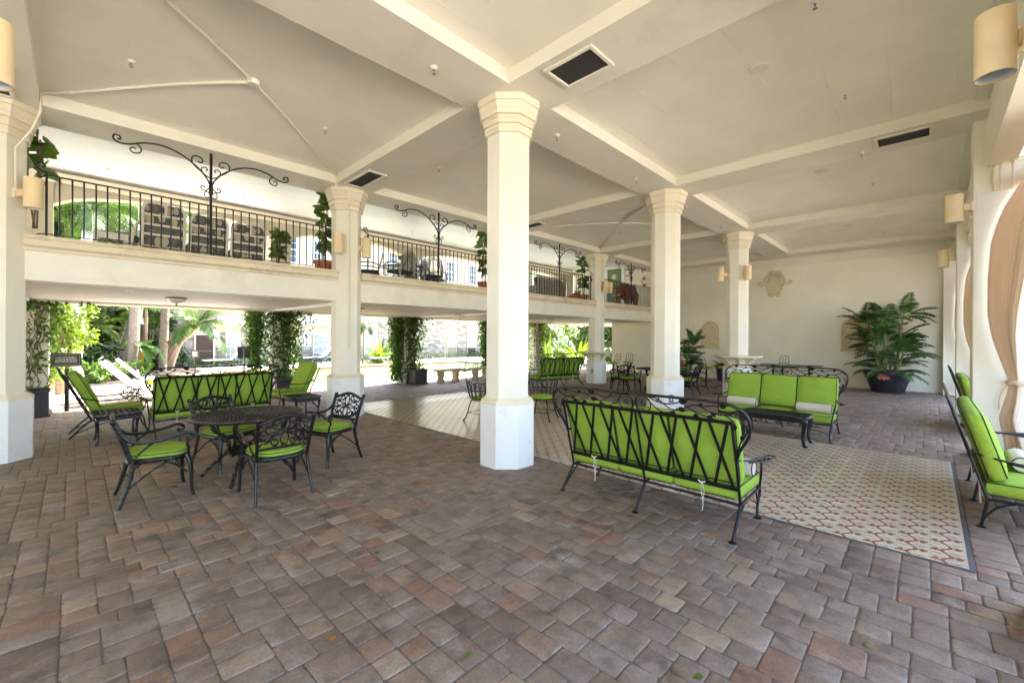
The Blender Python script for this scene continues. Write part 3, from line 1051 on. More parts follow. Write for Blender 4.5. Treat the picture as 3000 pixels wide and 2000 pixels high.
# upper veranda ceiling and outer arcade
mb = MB().box(-12, XW + 6, LY + BH + .002, 9.7, 5.22, 5.30)
struct('veranda_ceiling', mb, 'white')
arc = T('upper_arcade', 'cream arched outer wall of the upper veranda, palms showing through', 'arcade', (0, 9.7, 2.95))
ox = lambda mb: mb.xform(lambda p: p - Vector((0, 9.7, 2.95)))
mb = MB()
OC = (-4.62, 0.18, 4.62, 9.4, 14.2, -9.4)
def arch_panel(x0, x1, zs, zt, ztop, y0, y1):
    n = 14
    pts = [(x0 + (x1 - x0) * i / n, zs + (zt - zs) * math.sin(PI * i / n) ** 0.55) for i in range(n + 1)]
    for i in range(n):
        (a, za), (b_, zb) = pts[i], pts[i + 1]
        v = [(a, y0, za), (b_, y0, zb), (b_, y0, ztop), (a, y0, ztop), (a, y1, za), (b_, y1, zb), (b_, y1, ztop), (a, y1, ztop)]
        mb.add(v, [(0, 1, 2, 3), (5, 4, 7, 6), (0, 4, 5, 1)])
xs = sorted(OC)
for i, x in enumerate(xs):
    mb.box(x - 0.27, x + 0.27, 9.5, 9.9, 2.95, 5.2)
    if i < len(xs) - 1:
        arch_panel(x + 0.27, xs[i + 1] - 0.27, 4.50, 4.90, 5.2, 9.55, 9.85)
ox(mb).build('arch_wall', 'stucco', arc, False)
mb = MB().box(-12, XW + 6, 9.36, 9.49, 5.05, 5.14).box(-12, XW + 6, 9.42, 9.49, 4.95, 5.05)
ox(mb).build('cornice', 'capital', arc, False)
mb = MB().box(-12, XW + 6, 9.69, 9.72, 3.32, 3.35).box(-12, XW + 6, 9.69, 9.72, 3.05, 3.07)
for x in np.arange(-9, 16, 0.14):
    mb.box(x, x + 0.016, 9.697, 9.713, 3.07, 3.32)
ox(mb).build('outer_rail', 'iron', arc, False)
mb = MB().box(-17.2, XW + 6.5, -5.4, 10.6, 6.02, 6.2)
struct('roof', mb, 'tan')

# lower veranda posts (square, carrying the edge beam)
def make_post(label, x):
    t = T('veranda_post', label, 'post', (x, 9.62, 0), 0, 'square veranda posts')
    MB().bbox(-0.22, 0.22, -0.22, 0.22, 0, 2.36, 0.01).build('post_shaft', 'shaft', t, False)
    mb = MB()
    for sx, sy in ((-1, 0), (1, 0), (0, -1), (0, 1)):
        w_ = 0.222
        v = [(sx * w_ + (-w_ if sy else 0), sy * w_ + (-w_ if sx else 0), 0.16)]
    mb.lathe([(0.31, 0.001), (0.31, 0.05), (0.222 * 1.02, 0.17)], 4, (0, 0, 0), PI / 4, True, 1.3, 1.3)
    mb.build('flared_foot', 'plinth', t, False)
    return t
make_post('square cream veranda post with thin creeper beside the small dark notice board', -4.62)
make_post('square cream veranda post behind the sofa, thick with leafy vine', 0.18)
make_post('square cream veranda post with bushy vine and a black planter box', 4.47)
make_post('square cream veranda post far off between two vine curtains', 9.3)
# ================================================================ FURNITURE
def leaf2(mb, c, a, L, W, f, t=0.004):
    """flat pointed leaf plate in a (u, v) plane"""
    ca, sa = math.cos(a), math.sin(a)
    sh = [(0, 0), (.18, .38), (.42, .5), (.7, .34), (1, 0), (.7, -.34), (.42, -.5), (.18, -.38)]
    poly = [(c[0] + ca * u * L - sa * v * W, c[1] + sa * u * L + ca * v * W) for u, v in sh]
    mb.prism(poly, t, f)

def make_sofa(label, loc, rz, rf, ff):
    """three-seat wrought iron sofa, front towards -y; rf, ff: y of rear and front feet"""
    t = T('garden_sofa', label, 'sofa', loc, rz, 'green wrought iron sofas')
    W = 0.86
    sb, sf = 0.17, -0.40
    yb = lambda z: sb + (z - 0.25) * 0.29           # leaning back plane
    fr = MB()
    for s in (-1, 1):
        fr.tube([(s * W, sb, 0.25), (s * W, yb(0.6), 0.6), (s * W * 0.99, yb(.97), 0.97)], 0.0125, 8)
        fr.tube([(s * W, sb, 0.25), (s * W, sf, 0.265)], 0.013, 8)
    fr.tube([(-W, sb, 0.25), (W, sb, 0.25)], 0.013, 8)
    fr.tube([(-W, sf, 0.265), (W, sf, 0.265)], 0.013, 8)
    fr.tube([(0, sb, 0.25), (0, sf, 0.265)], 0.010, 6)
    fr.build('seat_frame', 'iron', t)
    bk = MB()
    nrm = (0, 1, -0.29)
    bk.bar((-W, yb(.97), .97), (W, yb(.97), .97), 0.030, 0.016, nrm)
    bk.bar((-W, yb(.385), .385), (W, yb(.385), .385), 0.028, 0.012, nrm)
    bk.tube([(0, sb + .004, .25), (0, yb(.6) + .004, .6), (0, yb(.97) + .004, .97)], 0.012, 8)
    for k in range(8):
        xc = -W + 0.115 + k * (2 * W - 0.23) / 7
        for s in (-1, 1):
            dx = 0.078
            bk.bar((xc - s * dx, yb(.385) - .004 * s, .385), (xc + s * dx, yb(.97) - .004 * s, .97), 0.025, 0.006, nrm)
    bk.build('lattice_back', 'iron', t)
    # crest with vine, leaves and two flower rings
    cr = MB()
    fy = lambda z: yb(z)
    f3 = lambda u, v, w_=0: (u, fy(v) + w_ - 0.002, v)
    hoop = bez((-W, .62), (-W - .02, .80), (-W - .13, .80), (-W - .125, .98), 8) + bez((-W - .125, .98), (-W - .12, 1.08), (-W - .03, 1.125), (-W + .10, 1.132), 8)[1:]
    hoop += [(W * t_ / 8, 1.136) for t_ in range(-6, 7)]
    hoop += [(-u, v) for u, v in reversed(hoop[:16])]
    cr.tube([f3(u, v) for u, v in hoop], 0.0125, 7)
    for s in (-1, 1):
        m = lambda pts: [f3(s * u, v) for u, v in pts]
        cr.tube(m(spiral(.085, 1.045, .080, .076, -2.4, 4.3, 22)), 0.0065, 5)
        cr.tube(m(spiral(.085, 1.045, .050, .046, 0.3, 5.2, 14)), 0.0045, 5)
        for k in range(5):
            a = 2 * PI * k / 5 + .3
            cr.ball(f3(s * (.085 + .022 * math.cos(a)), 1.045 + .022 * math.sin(a)), 0.0125, 6, 4)
        cr.ball(f3(s * .085, 1.045, -.006), 0.009, 6, 4)
        v1 = cat((.11, 1.115), (.22, 1.115), (.30, 1.06), (.36, 1.025), (.44, 1.03), (.52, 1.075), (.60, 1.085), (.70, 1.04), (.80, 1.03), (.90, 1.075), (.945, 1.05))
        v2 = cat((.13, 1.10), (.20, 1.03), (.27, .99), (.34, .995), (.42, 1.04))
        v3 = cat((.15, 1.12), (.26, 1.075), (.36, 1.075), (.44, 1.10))
        v4 = cat((.50, 1.06), (.58, 1.02), (.66, 1.00))
        v5 = cat((.62, 1.08), (.70, 1.095), (.77, 1.10))
        v6 = cat((.80, 1.03), (.86, .99), (.88, .95))
        v7 = cat((.93, .99), (.96, .92), (.90, .80), (.872, .70))
        v8 = cat((.03, 1.10), (.02, 1.03), (.045, .98))
        for v in (v1, v2, v3, v4, v5, v6, v8):
            cr.tube(m(v), 0.0058, 5)
        cr.tube(m(v7), 0.007, 5)
        cr.tube(m(spiral(.235, 1.105, .028, .010, 2.6, -2.5, 10)), 0.005, 5)
        fl = lambda u, v, w_: f3(s * u, v, w_ - 0.003)
        for (u, v, a, L_, W_) in ((.43, 1.10, .25, .085, .060), (.42, 1.04, -.2, .07, .05), (.25, .985, -.5, .055, .04), (.345, .985, .2, .05, .05), (.66, 1.0, -.35, .06, .055),
                                  (.77, 1.10, .1, .055, .045), (.60, 1.085, .6, .045, .03), (.875, .955, -1.7, .05, .035), (.545, .985, .2, .055, .05), (.70, 1.04, -.9, .05, .035), (.93, .88, -1.9, .06, .035), (.045, .985, -1.4, .045, .03)):
            leaf2(cr, (u, v), a, L_, W_, fl, 0.006)
    cr.build('vine_crest', 'iron', t)
    # legs
    def disc(mb, x, y):
        mb.lathe([(0.034, 0.0), (0.034, 0.006), (0.012, 0.016)], 8, (x, y, 0))
    for x in (-W, 0, W):
        lg = MB().tube([(x, sb, 0.25), (x, sb + (rf - sb) * .45, .14), (x, rf, 0.012)], 0.013, 7)
        if x:
            lg.tube(bez((x, sb - .16, .25), (x, sb - .05, .22), (x, sb + (rf - sb) * .3, .12), (x, sb + (rf - sb) * .75, .05), 6), 0.009, 6)
        disc(lg, x, rf)
        lg.build('leg', 'iron', t)
    for s in (-1, 1):
        lg = MB().tube(bez((s * W, sf, 0.27), (s * W, sf - .05, .20), (s * (W - .03), (sf + ff) / 2 - .02, .10), (s * (W + .005), ff, .012), 8), 0.0125, 7)
        lg.tube(bez((s * W, sf + .13, .265), (s * W, sf + .10, .2), (s * W, sf + .03, .13), (s * (W - .01), (sf + ff) / 2 - .01, .09), 6), 0.009, 6)
        disc(lg, s * (W + .005), ff)
        lg.build('leg', 'iron', t)
        # arm: rail, front post, woven paddle
        a = MB()
        a.tube(bez((s * W, yb(.66), .66), (s * W, sb - .05, .60), (s * (W + .04), -.10, .575), (s * (W + .10), -.30, .60), 8), 0.0105, 7)
        a.tube(bez((s * (W + .03), -.16, .582), (s * (W + .05), -.30, .59), (s * (W + .02), -.40, .46), (s * W, sf, .27), 8), 0.0105, 7)
        a.tube([(s * (W + .10), -.30, .60), (s * (W + .16), -.27, .605), (s * (W + .13), -.10, .59), (s * (W + .03), .05, .592)], 0.008, 6)
        for k in range(4):
            a.tube([(s * (W + .04 + k * .02), -.02 - k * .08, .583), (s * (W + .10 + .014 * k), -.06 - k * .065, .592)], 0.006, 5)
        a.build('arm', 'iron', t)
    # apron under the front edge
    ap = MB()
    fa = lambda u, v, w_=0: (u, sf + w_ - .004, v)
    ap.tube([fa(u, v) for u, v in bez((-W + .02, .10), (-W + .22, .20), (-.45, .185), (0, .185), 8)], 0.006, 5)
    ap.tube([fa(-u, v) for u, v in bez((-W + .02, .10), (-W + .22, .20), (-.45, .185), (0, .185), 8)], 0.006, 5)
    for s in (-1, 1):
        for k in range(4):
            u0 = .05 + k * .17
            ap.tube([fa(s * u, v) for u, v in cat((u0, .24), (u0 + .05, .195), (u0 + .11, .225), (u0 + .16, .20))], 0.0045, 4)
            ap.tube([fa(s * u, v) for u, v in spiral(u0 + .10, .215, .030, .008, 0, 6.5, 10)], 0.0045, 4)
            leaf2(ap, (s * (u0 + .03), .215), .5 * s, .05, .03, lambda u, v, w_: fa(u, v, w_), .004)
    ap.build('vine_apron', 'iron', t)
    for k in (-1, 0, 1):
        o = cushion_mb(0.565, 0.60, 0.125, 0.040, 0.022).xform(lambda p: Vector((p.x + k * .572, p.y - .115, p.z + .345))).build('seat_cushion', 'green', t)
        piping_mb(0.569, 0.604, 0.129, 0.042, 0.0048).xform(lambda p: Vector((p.x + k * .572, p.y - .115, p.z + .345))).build('piping', 'pipe', o)
        rot = Matrix.Rotation(R(90 - 16), 3, 'X')
        dx = random.uniform(-.004, .004)
        def place(p, k=k, dx=dx):
            q = rot @ Vector((p.x, p.y, p.z))
            return Vector((q.x + k * .574 + dx, q.y + sb + .015, q.z + .705))
        o = cushion_mb(0.570, 0.565, 0.13, 0.045, 0.035).xform(place).build('back_cushion', 'green', t)
        piping_mb(0.574, 0.569, 0.134, 0.047, 0.0048).xform(place).build('piping', 'pipe', o)
    for s in (-1, 1):
        ti = MB()
        x = s * .56
        ti.tube(cat((x, yb(.37) + .012, .385), (x + .012, yb(.3) + .02, .30), (x - .004, yb(.25) + .03, .22), (x + .004, yb(.2) + .04, .13)), 0.0055, 4, flat=.4)
        ti.tube(cat((x, yb(.37) + .012, .385), (x - .015, yb(.3) + .02, .31), (x + .004, yb(.25) + .03, .20)), 0.005, 4, flat=.4)
        ti.tube([(x - .03, yb(.39) + .012, .40), (x, yb(.385) + .02, .385), (x + .03, yb(.39) + .012, .40)], .007, 4)
        ti.build('cushion_tie', 'tie', t)
    return t

S1 = make_sofa('green three seat sofa seen from its lattice back beside the tile panel edge', (0.05, -2.04, 0), PI / 2, 0.37, -0.32)
S2 = make_sofa('green three seat sofa facing the viewer with two beige bolsters, behind the low table', (4.87, -2.05, 0), -PI / 2, 0.46, -0.50)
S3 = dup(S2, (-2.26, 5.23, 0), PI, 'green three seat sofa behind the round lattice table, its back to the viewer')
S4 = dup(S2, (7.52, 5.10, 0.0), PI - R(11), 'distant green three seat sofa by the pool side next to a bar counter column')
S5 = make_sofa('green cushioned sofa at the photo edge facing the curtains, front one of two', (2.44, -4.58, 0), 0, 0.21, -0.45)
S6 = dup(S5, (7.76, -4.74, 0), 0, 'green cushioned sofa half hidden behind the curtain pier')

def make_bolster(label, loc, rz, L=0.50, r=0.075):
    t = T('bolster_pillow', label, 'pillow', loc, rz, 'beige bolster pillows')
    n = 16
    prof = [(0.004, -L / 2 - .004), (r - .014, -L / 2 - .002), (r - .003, -L / 2 + .008), (r, -L / 2 + .03), (r + .004, -.08), (r + .001, 0.0), (r + .004, .1), (r, L / 2 - .03), (r - .003, L / 2 - .008), (r - .014, L / 2 + .002), (.004, L / 2 + .004)]
    mb = MB().lathe(prof, n).xform(lambda p: Vector((p.z, p.y, p.x + r)))
    mb.build('bolster_body', 'linen', t)
    mb = MB()
    for s in (-1, 1):
        mb.tube([(s * (L / 2 + .001), (r - .006) * math.cos(2 * PI * i / 16), r + (r - .006) * math.sin(2 * PI * i / 16)) for i in range(16)], 0.005, 5, closed=True)
    mb.build('piping', 'pipe', t)
    return t
zs = 0.418
B1 = make_bolster('beige bolster pillow lying at the far end of the lattice backed sofa', (0.22, -2.66, zs), PI / 2)
dup(B1, (4.72, -1.52, zs), PI / 2, 'plain beige bolster on the facing sofa, on the cushion beside the column')
dup(B1, (4.70, -2.64, zs), PI / 2 + .03, 'creased beige bolster on the facing sofa, tucked under its scrolled arm')
dup(B1, (2.35, -4.66, zs), 0, 'pale bolster pillow on the sofa at the photo edge')
dup(B1, (6.95, 5.16, zs), -R(11), 'small bolster pillow on the distant green sofa')

# ---- coffee table in front of the facing sofa (cast, lyre legs)
def make_low_table(name, label, cat_, loc, rz, L, W, H, lr=.028, grp=None):
    t = T(name, label, cat_, loc, rz, grp)
    top = MB()
    n = 20
    def outline(k, z):
        pts = []
        for i in range(4 * n):
            a = 2 * PI * i / (4 * n)
            c, s = math.cos(a), math.sin(a)
            e = 0.42
            pts.append((k * L / 2 * math.copysign(abs(c) ** e, c), k * W / 2 * math.copysign(abs(s) ** e, s), z))
        return pts
    rings = [outline(.90, H - .045), outline(.96, H - .045), outline(1.0, H - .03), outline(1.0, H - .012), outline(.985, H - .002), outline(.93, H), outline(.90, H - .006)]
    vs = [p for r_ in rings for p in r_]
    m = 4 * n
    fs = [(i * m + j, i * m + (j + 1) % m, (i + 1) * m + (j + 1) % m, (i + 1) * m + j) for i in range(len(rings) - 1) for j in range(m)]
    top.add(vs, fs)
    nx, ny = max(3, int(L / .075)), max(3, int(W / .075))
    for i in range(nx):
        for j in range(ny):
            cx, cy = -L * .45 + (i + .5) * L * .9 / nx, -W * .45 + (j + .5) * W * .9 / ny
            a, b_ = L * .45 / nx * .86, W * .45 / ny * .86
            top.tube([(cx + a, cy, H - .006), (cx, cy + b_, H - .006), (cx - a, cy, H - .006), (cx, cy - b_, H - .006)], 0.008, 5, closed=True)
            if (i + j) % 2 == 0:
                top.ball((cx, cy, H - .006), .014, 6, 4, (1, 1, .5))
    for i in range(nx + 1):
        x = -L * .45 + i * L * .9 / nx
        top.bar((x, -W * .455, H - .008), (x, W * .455, H - .008), .008, .008)
    for j in range(ny + 1):
        y = -W * .45 + j * W * .9 / ny
        top.bar((-L * .455, y, H - .008), (L * .455, y, H - .008), .008, .008)
    top.build('table_top', 'cast', t)
    for sx in (-1, 1):
        for sy in (-1, 1):
            x, y = sx * (L / 2 - .075), sy * (W / 2 - .06)
            lg = MB()
            lg.tube(cat((x * .93, y * .93, H - .04), (x * 1.02, y * 1.03, H - .09), (x * 1.0, y * 1.0, H * .62), (x * .97, y * .97, H * .35), (x * 1.0, y * 1.0, H * .12), (x * 1.06, y * 1.08, .01)),
                    [lr * 1.5 - (lr * .75) * min(1, i / 14) + (lr * .25) * max(0, (i - 25) / 6) for i in range(31)], 8)
            for k in range(3):
                lg.tube(spiral(0, 0, .03, .012, k, k + 5, 8) and [(x + sx * .012 * math.cos(a_), y + .03 * math.cos(a_ * 2), H - .08 - .03 * k + .02 * math.sin(a_)) for a_ in np.linspace(0, 6, 8)], .005, 4)
            lg.tube(bez((x, y, H * .70), (x * .95, y * .9, H * .86), (x * .8, y * .8, H * .88), (x * .62, y * .9, H - .045), 6), lr * .4, 5)
            lg.build('leg', 'cast', t)
    ap = MB()
    for sy in (-1, 1):
        ap.bar((-L / 2 + .10, sy * (W / 2 - .055), H - .075), (L / 2 - .10, sy * (W / 2 - .055), H - .075), .05, .010, (0, 1, 0))
    for sx in (-1, 1):
        ap.bar((sx * (L / 2 - .07), -W / 2 + .1, H - .075), (sx * (L / 2 - .07), W / 2 - .1, H - .075), .05, .010, (1, 0, 0))
    ap.build('apron', 'cast', t)
    return t
make_low_table('coffee_table', 'low black cast table with rounded ends before the facing sofa', 'coffee table', (3.93, -2.25, 0), PI / 2, 1.0, 0.56, 0.47, .034)
ST1 = make_low_table('side_table', 'square black cast side table beside the reclining chair by the thick column', 'side table', (-3.56, 5.18, 0), 0, 0.60, 0.66, 0.46, .024, 'cast side tables')
dup(ST1, (-0.80, 5.10, 0), 0.1, 'square black cast side table between the round table chairs and the column')

# ---- cast dining chairs
def scroll_back(mb, x0, x1, f, r=.0085):
    """four-heart scroll panel between x0..x1 and v 0..1"""
    w = (x1 - x0) / 2
    xc = (x0 + x1) / 2
    for sx in (-1, 1):
        for sy in (-1, 1):
            m = lambda pts: [f(xc + sx * u * w, .5 + sy * v * .5) for u, v in pts]
            mb.tube(m(cat((0, 0), (.14, .28), (.16, .58), (.05, .86), (-.02, .78))), r, 5)
            mb.tube(m(cat((0, 0), (.22, .18), (.42, .30), (.54, .55), (.44, .84), (.28, .80), (.25, .58), (.36, .50))), r, 5)
            mb.tube(m(cat((0, .02), (.34, .10), (.60, .06), (.78, .26), (.74, .52), (.60, .50), (.60, .36))), r, 5)
            mb.tube(m(cat((.54, .55), (.72, .66), (.90, .62), (.97, .84))), r, 5)
            mb.tube(m(cat((.60, .06), (.80, .02), (.97, .16), (.92, .34), (.80, .32))), r, 5)
            mb.tube(m(cat((.05, .86), (.12, .97), (.28, .98), (.44, .84))), r, 5)
            mb.ball(f(xc + sx * .36 * w, .5 + sy * .25), .016, 6, 4)
            mb.ball(f(xc + sx * .62 * w, .5 + sy * .21), .014, 6, 4)
    mb.ball(f(xc, .5), .02, 7, 5)

def make_dining_chair(label, loc, rz, grp='cast dining chairs with lime cushions'):
    """front towards -y; footprint about 0.56 x 0.58"""
    t = T('dining_chair', label, 'chair', loc, rz, grp)
    ybk = lambda z: .20 + (z - .44) * .28
    fr = MB()
    for s in (-1, 1):
        fr.tube(cat((s * .24, .19, .40), (s * .245, ybk(.52), .52), (s * .255, ybk(.68), .68), (s * .262, ybk(.82) + .015, .82)), [.021] * 10 + [.023] * 9, 8, flat=.8)
        fr.ball((s * .262, ybk(.835) + .022, .835), .026, 8, 6)
    top = [(u, ybk(.80 + .06 * math.cos(u / .25 * PI / 2) ** 1.4) + .006, .795 + .065 * math.cos(u / .25 * PI / 2) ** 1.4) for u in np.linspace(-.25, .25, 15)]
    fr.tube(top, .017, 7, flat=1.2)
    fr.tube([(-.25, ybk(.525), .525), (.25, ybk(.525), .525)], .013, 6)
    fr.build('back_frame', 'cast', t)
    bk = MB()
    def f(u, v):
        zt = .80 + .055 * math.cos(u / .25 * PI / 2) ** 1.4
        z = .53 + (zt - .53) * v
        return (u, ybk(z) - .004, z)
    scroll_back(bk, -.235, .235, f)
    bk.build('scroll_panel', 'cast', t)
    st = MB()
    ring = []
    for i in range(32):
        a = 2 * PI * i / 32
        c, s = math.cos(a), math.sin(a)
        e = .62
        ring.append((.252 * math.copysign(abs(c) ** e, c) * (1.03 if s < 0 else .97), -.03 + .242 * math.copysign(abs(s) ** e, s), .405 + .008 * c * c))
    st.tube(ring, .021, 7, closed=True, flat=1.1)
    st.add([(p[0], p[1], .40) for p in ring], [tuple(range(32))])
    st.build('seat', 'cast', t)
    cu = MB()
    R_ = [(.20, -.035), (.245, -.028), (.258, -.008), (.258, .012), (.245, .030), (.19, .042), (.10, .050), (.001, .052)]
    vs, fs = [], []
    m = 32
    for (r_, z) in R_:
        for i in range(m):
            a = 2 * PI * i / m
            c, s = math.cos(a), math.sin(a)
            e = .66
            vs.append((r_ * 1.0 * math.copysign(abs(c) ** e, c), -.03 + r_ * .97 * math.copysign(abs(s) ** e, s), .458 + z + .006 * math.sin(3 * a)))
    for i in range(len(R_) - 1):
        for j in range(m):
            fs.append((i * m + j, i * m + (j + 1) % m, (i + 1) * m + (j + 1) % m, (i + 1) * m + j))
    cu.add(vs, fs)
    co = cu.build('seat_cushion', 'green', t)
    pp = MB()
    for (r_, z) in ((.259, .016), (.252, -.020)):
        pp.tube([(r_ * math.copysign(abs(math.cos(a)) ** .66, math.cos(a)), -.03 + r_ * .97 * math.copysign(abs(math.sin(a)) ** .66, math.sin(a)), .458 + z + .006 * math.sin(3 * a)) for a in np.linspace(0, 2 * PI, 33)[:-1]], .0045, 5, closed=True)
    pp.build('piping', 'pipe', co)
    for s in (-1, 1):
        lg = MB().tube(bez((s * .24, .185, .42), (s * .245, .20, .28), (s * .262, .24, .12), (s * .272, .29, 0), 8), [.024, .023, .022, .021, .020, .019, .018, .018, .019], 8, flat=.75)
        lg.tube(bez((s * .255, .225, .17), (s * .25, .14, .24), (s * .25, .04, .33), (s * .25, -.06, .375), 8), .0085, 5)
        lg.build('leg', 'cast', t)
        lg = MB().tube(bez((s * .235, -.235, .43), (s * .285, -.30, .30), (s * .262, -.25, .14), (s * .278, -.29, 0), 8), [.030, .028, .025, .022, .020, .018, .017, .017, .019], 8, flat=.8)
        lg.tube(bez((s * .255, -.235, .25), (s * .252, -.16, .34), (s * .25, -.10, .375), (s * .25, -.05, .385), 6), .010, 5)
        for k in range(3):
            lg.tube([(s * .257, -.21 + .028 * k + .014 * math.cos(a), .335 + .012 * k + .014 * math.sin(a)) for a in np.linspace(0, 6.28, 8)], .005, 4)
        lg.build('leg', 'cast', t)
        a = MB().tube(cat((s * .255, ybk(.70), .70), (s * .275, .20, .63), (s * .29, .08, .605), (s * .292, -.10, .63), (s * .29, -.22, .662), (s * .288, -.275, .645), (s * .286, -.28, .605), (s * .284, -.245, .595), (s * .284, -.238, .618)), .0135, 7, flat=1.25)
        a.tube(cat((s * .286, -.27, .61), (s * .275, -.235, .55), (s * .262, -.25, .49), (s * .25, -.245, .42)), .0125, 6)
        a.tube(cat((s * .292, .03, .606), (s * .28, .10, .55), (s * .262, .17, .47)), .011, 6)
        a.build('arm', 'cast', t)
    return t
DC = make_dining_chair('black cast armchair with lime cushion seen side on, facing the round lattice table', (-3.455, 1.73, 0), PI / 2)
DC2 = dup(DC, (-2.535, 0.93, 0), PI, 'black cast armchair with its scrolled back to the viewer at the round lattice table')
DC3 = dup(DC, (-1.63, 1.72, 0), -R(72), 'black cast armchair in front of the white column plinth, turned to the round table')
DC4 = dup(DC, (-2.66, 2.42, 0), R(22), 'black cast armchair on the far side of the round table, against the sofa')

def make_round_table(label, loc, r, h):
    t = T('round_table', label, 'table', loc, 0.2, 'cast round tables')
    mb = MB()
    mb.lathe([(r - .03, h - .028), (r, h - .026), (r + .004, h - .012), (r - .004, h), (r - .03, h + .001)], 40, cap=False)
    rnd = random.Random(2)
    # lace of short curved bars in rings
    k = 0
    rr = r - .03
    while rr > .05:
        n = int(2 * PI * rr / .046)
        for i in range(n):
            a = 2 * PI * (i + .5 * (k % 2)) / n
            da = 2 * PI / n
            dr = .036
            sg = 1 if (i + k) % 2 else -1
            p = [(rr - dr * t_ * 1.15, a + sg * da * (.55 - t_ * 1.1) * .9) for t_ in (0, .5, 1)]
            mb.tube([(q * math.cos(b_), q * math.sin(b_), h - .004 + .003 * math.sin(i)) for q, b_ in p], .0062, 5)
            mb.tube([(rr * math.cos(a - da / 2), rr * math.sin(a - da / 2), h - .004), ((rr - .012) * math.cos(a), (rr - .012) * math.sin(a), h - .002), (rr * math.cos(a + da / 2), rr * math.sin(a + da / 2), h - .004)], .0058, 5)
        rr -= .036
        k += 1
    mb.lathe([(.05, h - .02), (.055, h - .006), (.03, h)], 12)
    mb.build('lace_top', 'cast', t)
    for q in range(4):
        a0 = PI / 4 + q * PI / 2
        def L3(s, z): return (s * math.cos(a0), s * math.sin(a0), z)
        lg = MB()
        lg.tube([L3(*p) for p in cat((.34, h - .03), (.40, h - .10), (.36, h - .20), (.24, h - .30), (.22, h * .42), (.34, h * .26), (.43, h * .14), (.46, .06), (.50, .012))], [.026 + .006 * math.sin(i * 1.3) - .010 * i / 49 for i in range(49)], 7)
        for s_, z in ((.39, h - .10), (.25, h - .31), (.30, h * .31)):
            lg.ball(L3(s_, z), .030, 6, 5)
        lg.ball(L3(.50, .02), .024, 6, 5, (1, 1, .8))
        lg.build('leg', 'cast', t)
    sh = MB().lathe([(.02, h * .40), (.22, h * .405), (.235, h * .42), (.22, h * .43), (.02, h * .432)], 24)
    for i in range(10):
        a = 2 * PI * i / 10
        sh.tube([(.225 * math.cos(a + .3 * math.cos(b_)) + 0 * b_, .225 * math.sin(a + .3 * math.cos(b_)), h * .42 + .02 * math.sin(b_)) for b_ in np.linspace(0, 6.28, 8)], .007, 4)
    sh.build('lower_shelf', 'cast', t)
    return t
RT = make_round_table('round black lattice topped table ringed by four cast armchairs', (-2.57, 1.80, 0), .60, .73)

# ---- distant dining group by the far column
dup(RT, (8.55, 2.02, 0), .5, 'black round table partly hidden behind the second column of the front row')
dup(DC, (8.14, 3.02, 0), R(205), 'far cast armchair standing before the bar stools, lime cushion')
dup(DC, (7.80, 2.52, 0), R(100) , 'far cast armchair with its back to the viewer left of the second column')
dup(DC, (8.55, 1.05, 0), R(182), 'far cast armchair peeking out beside the second column near the tall plant')

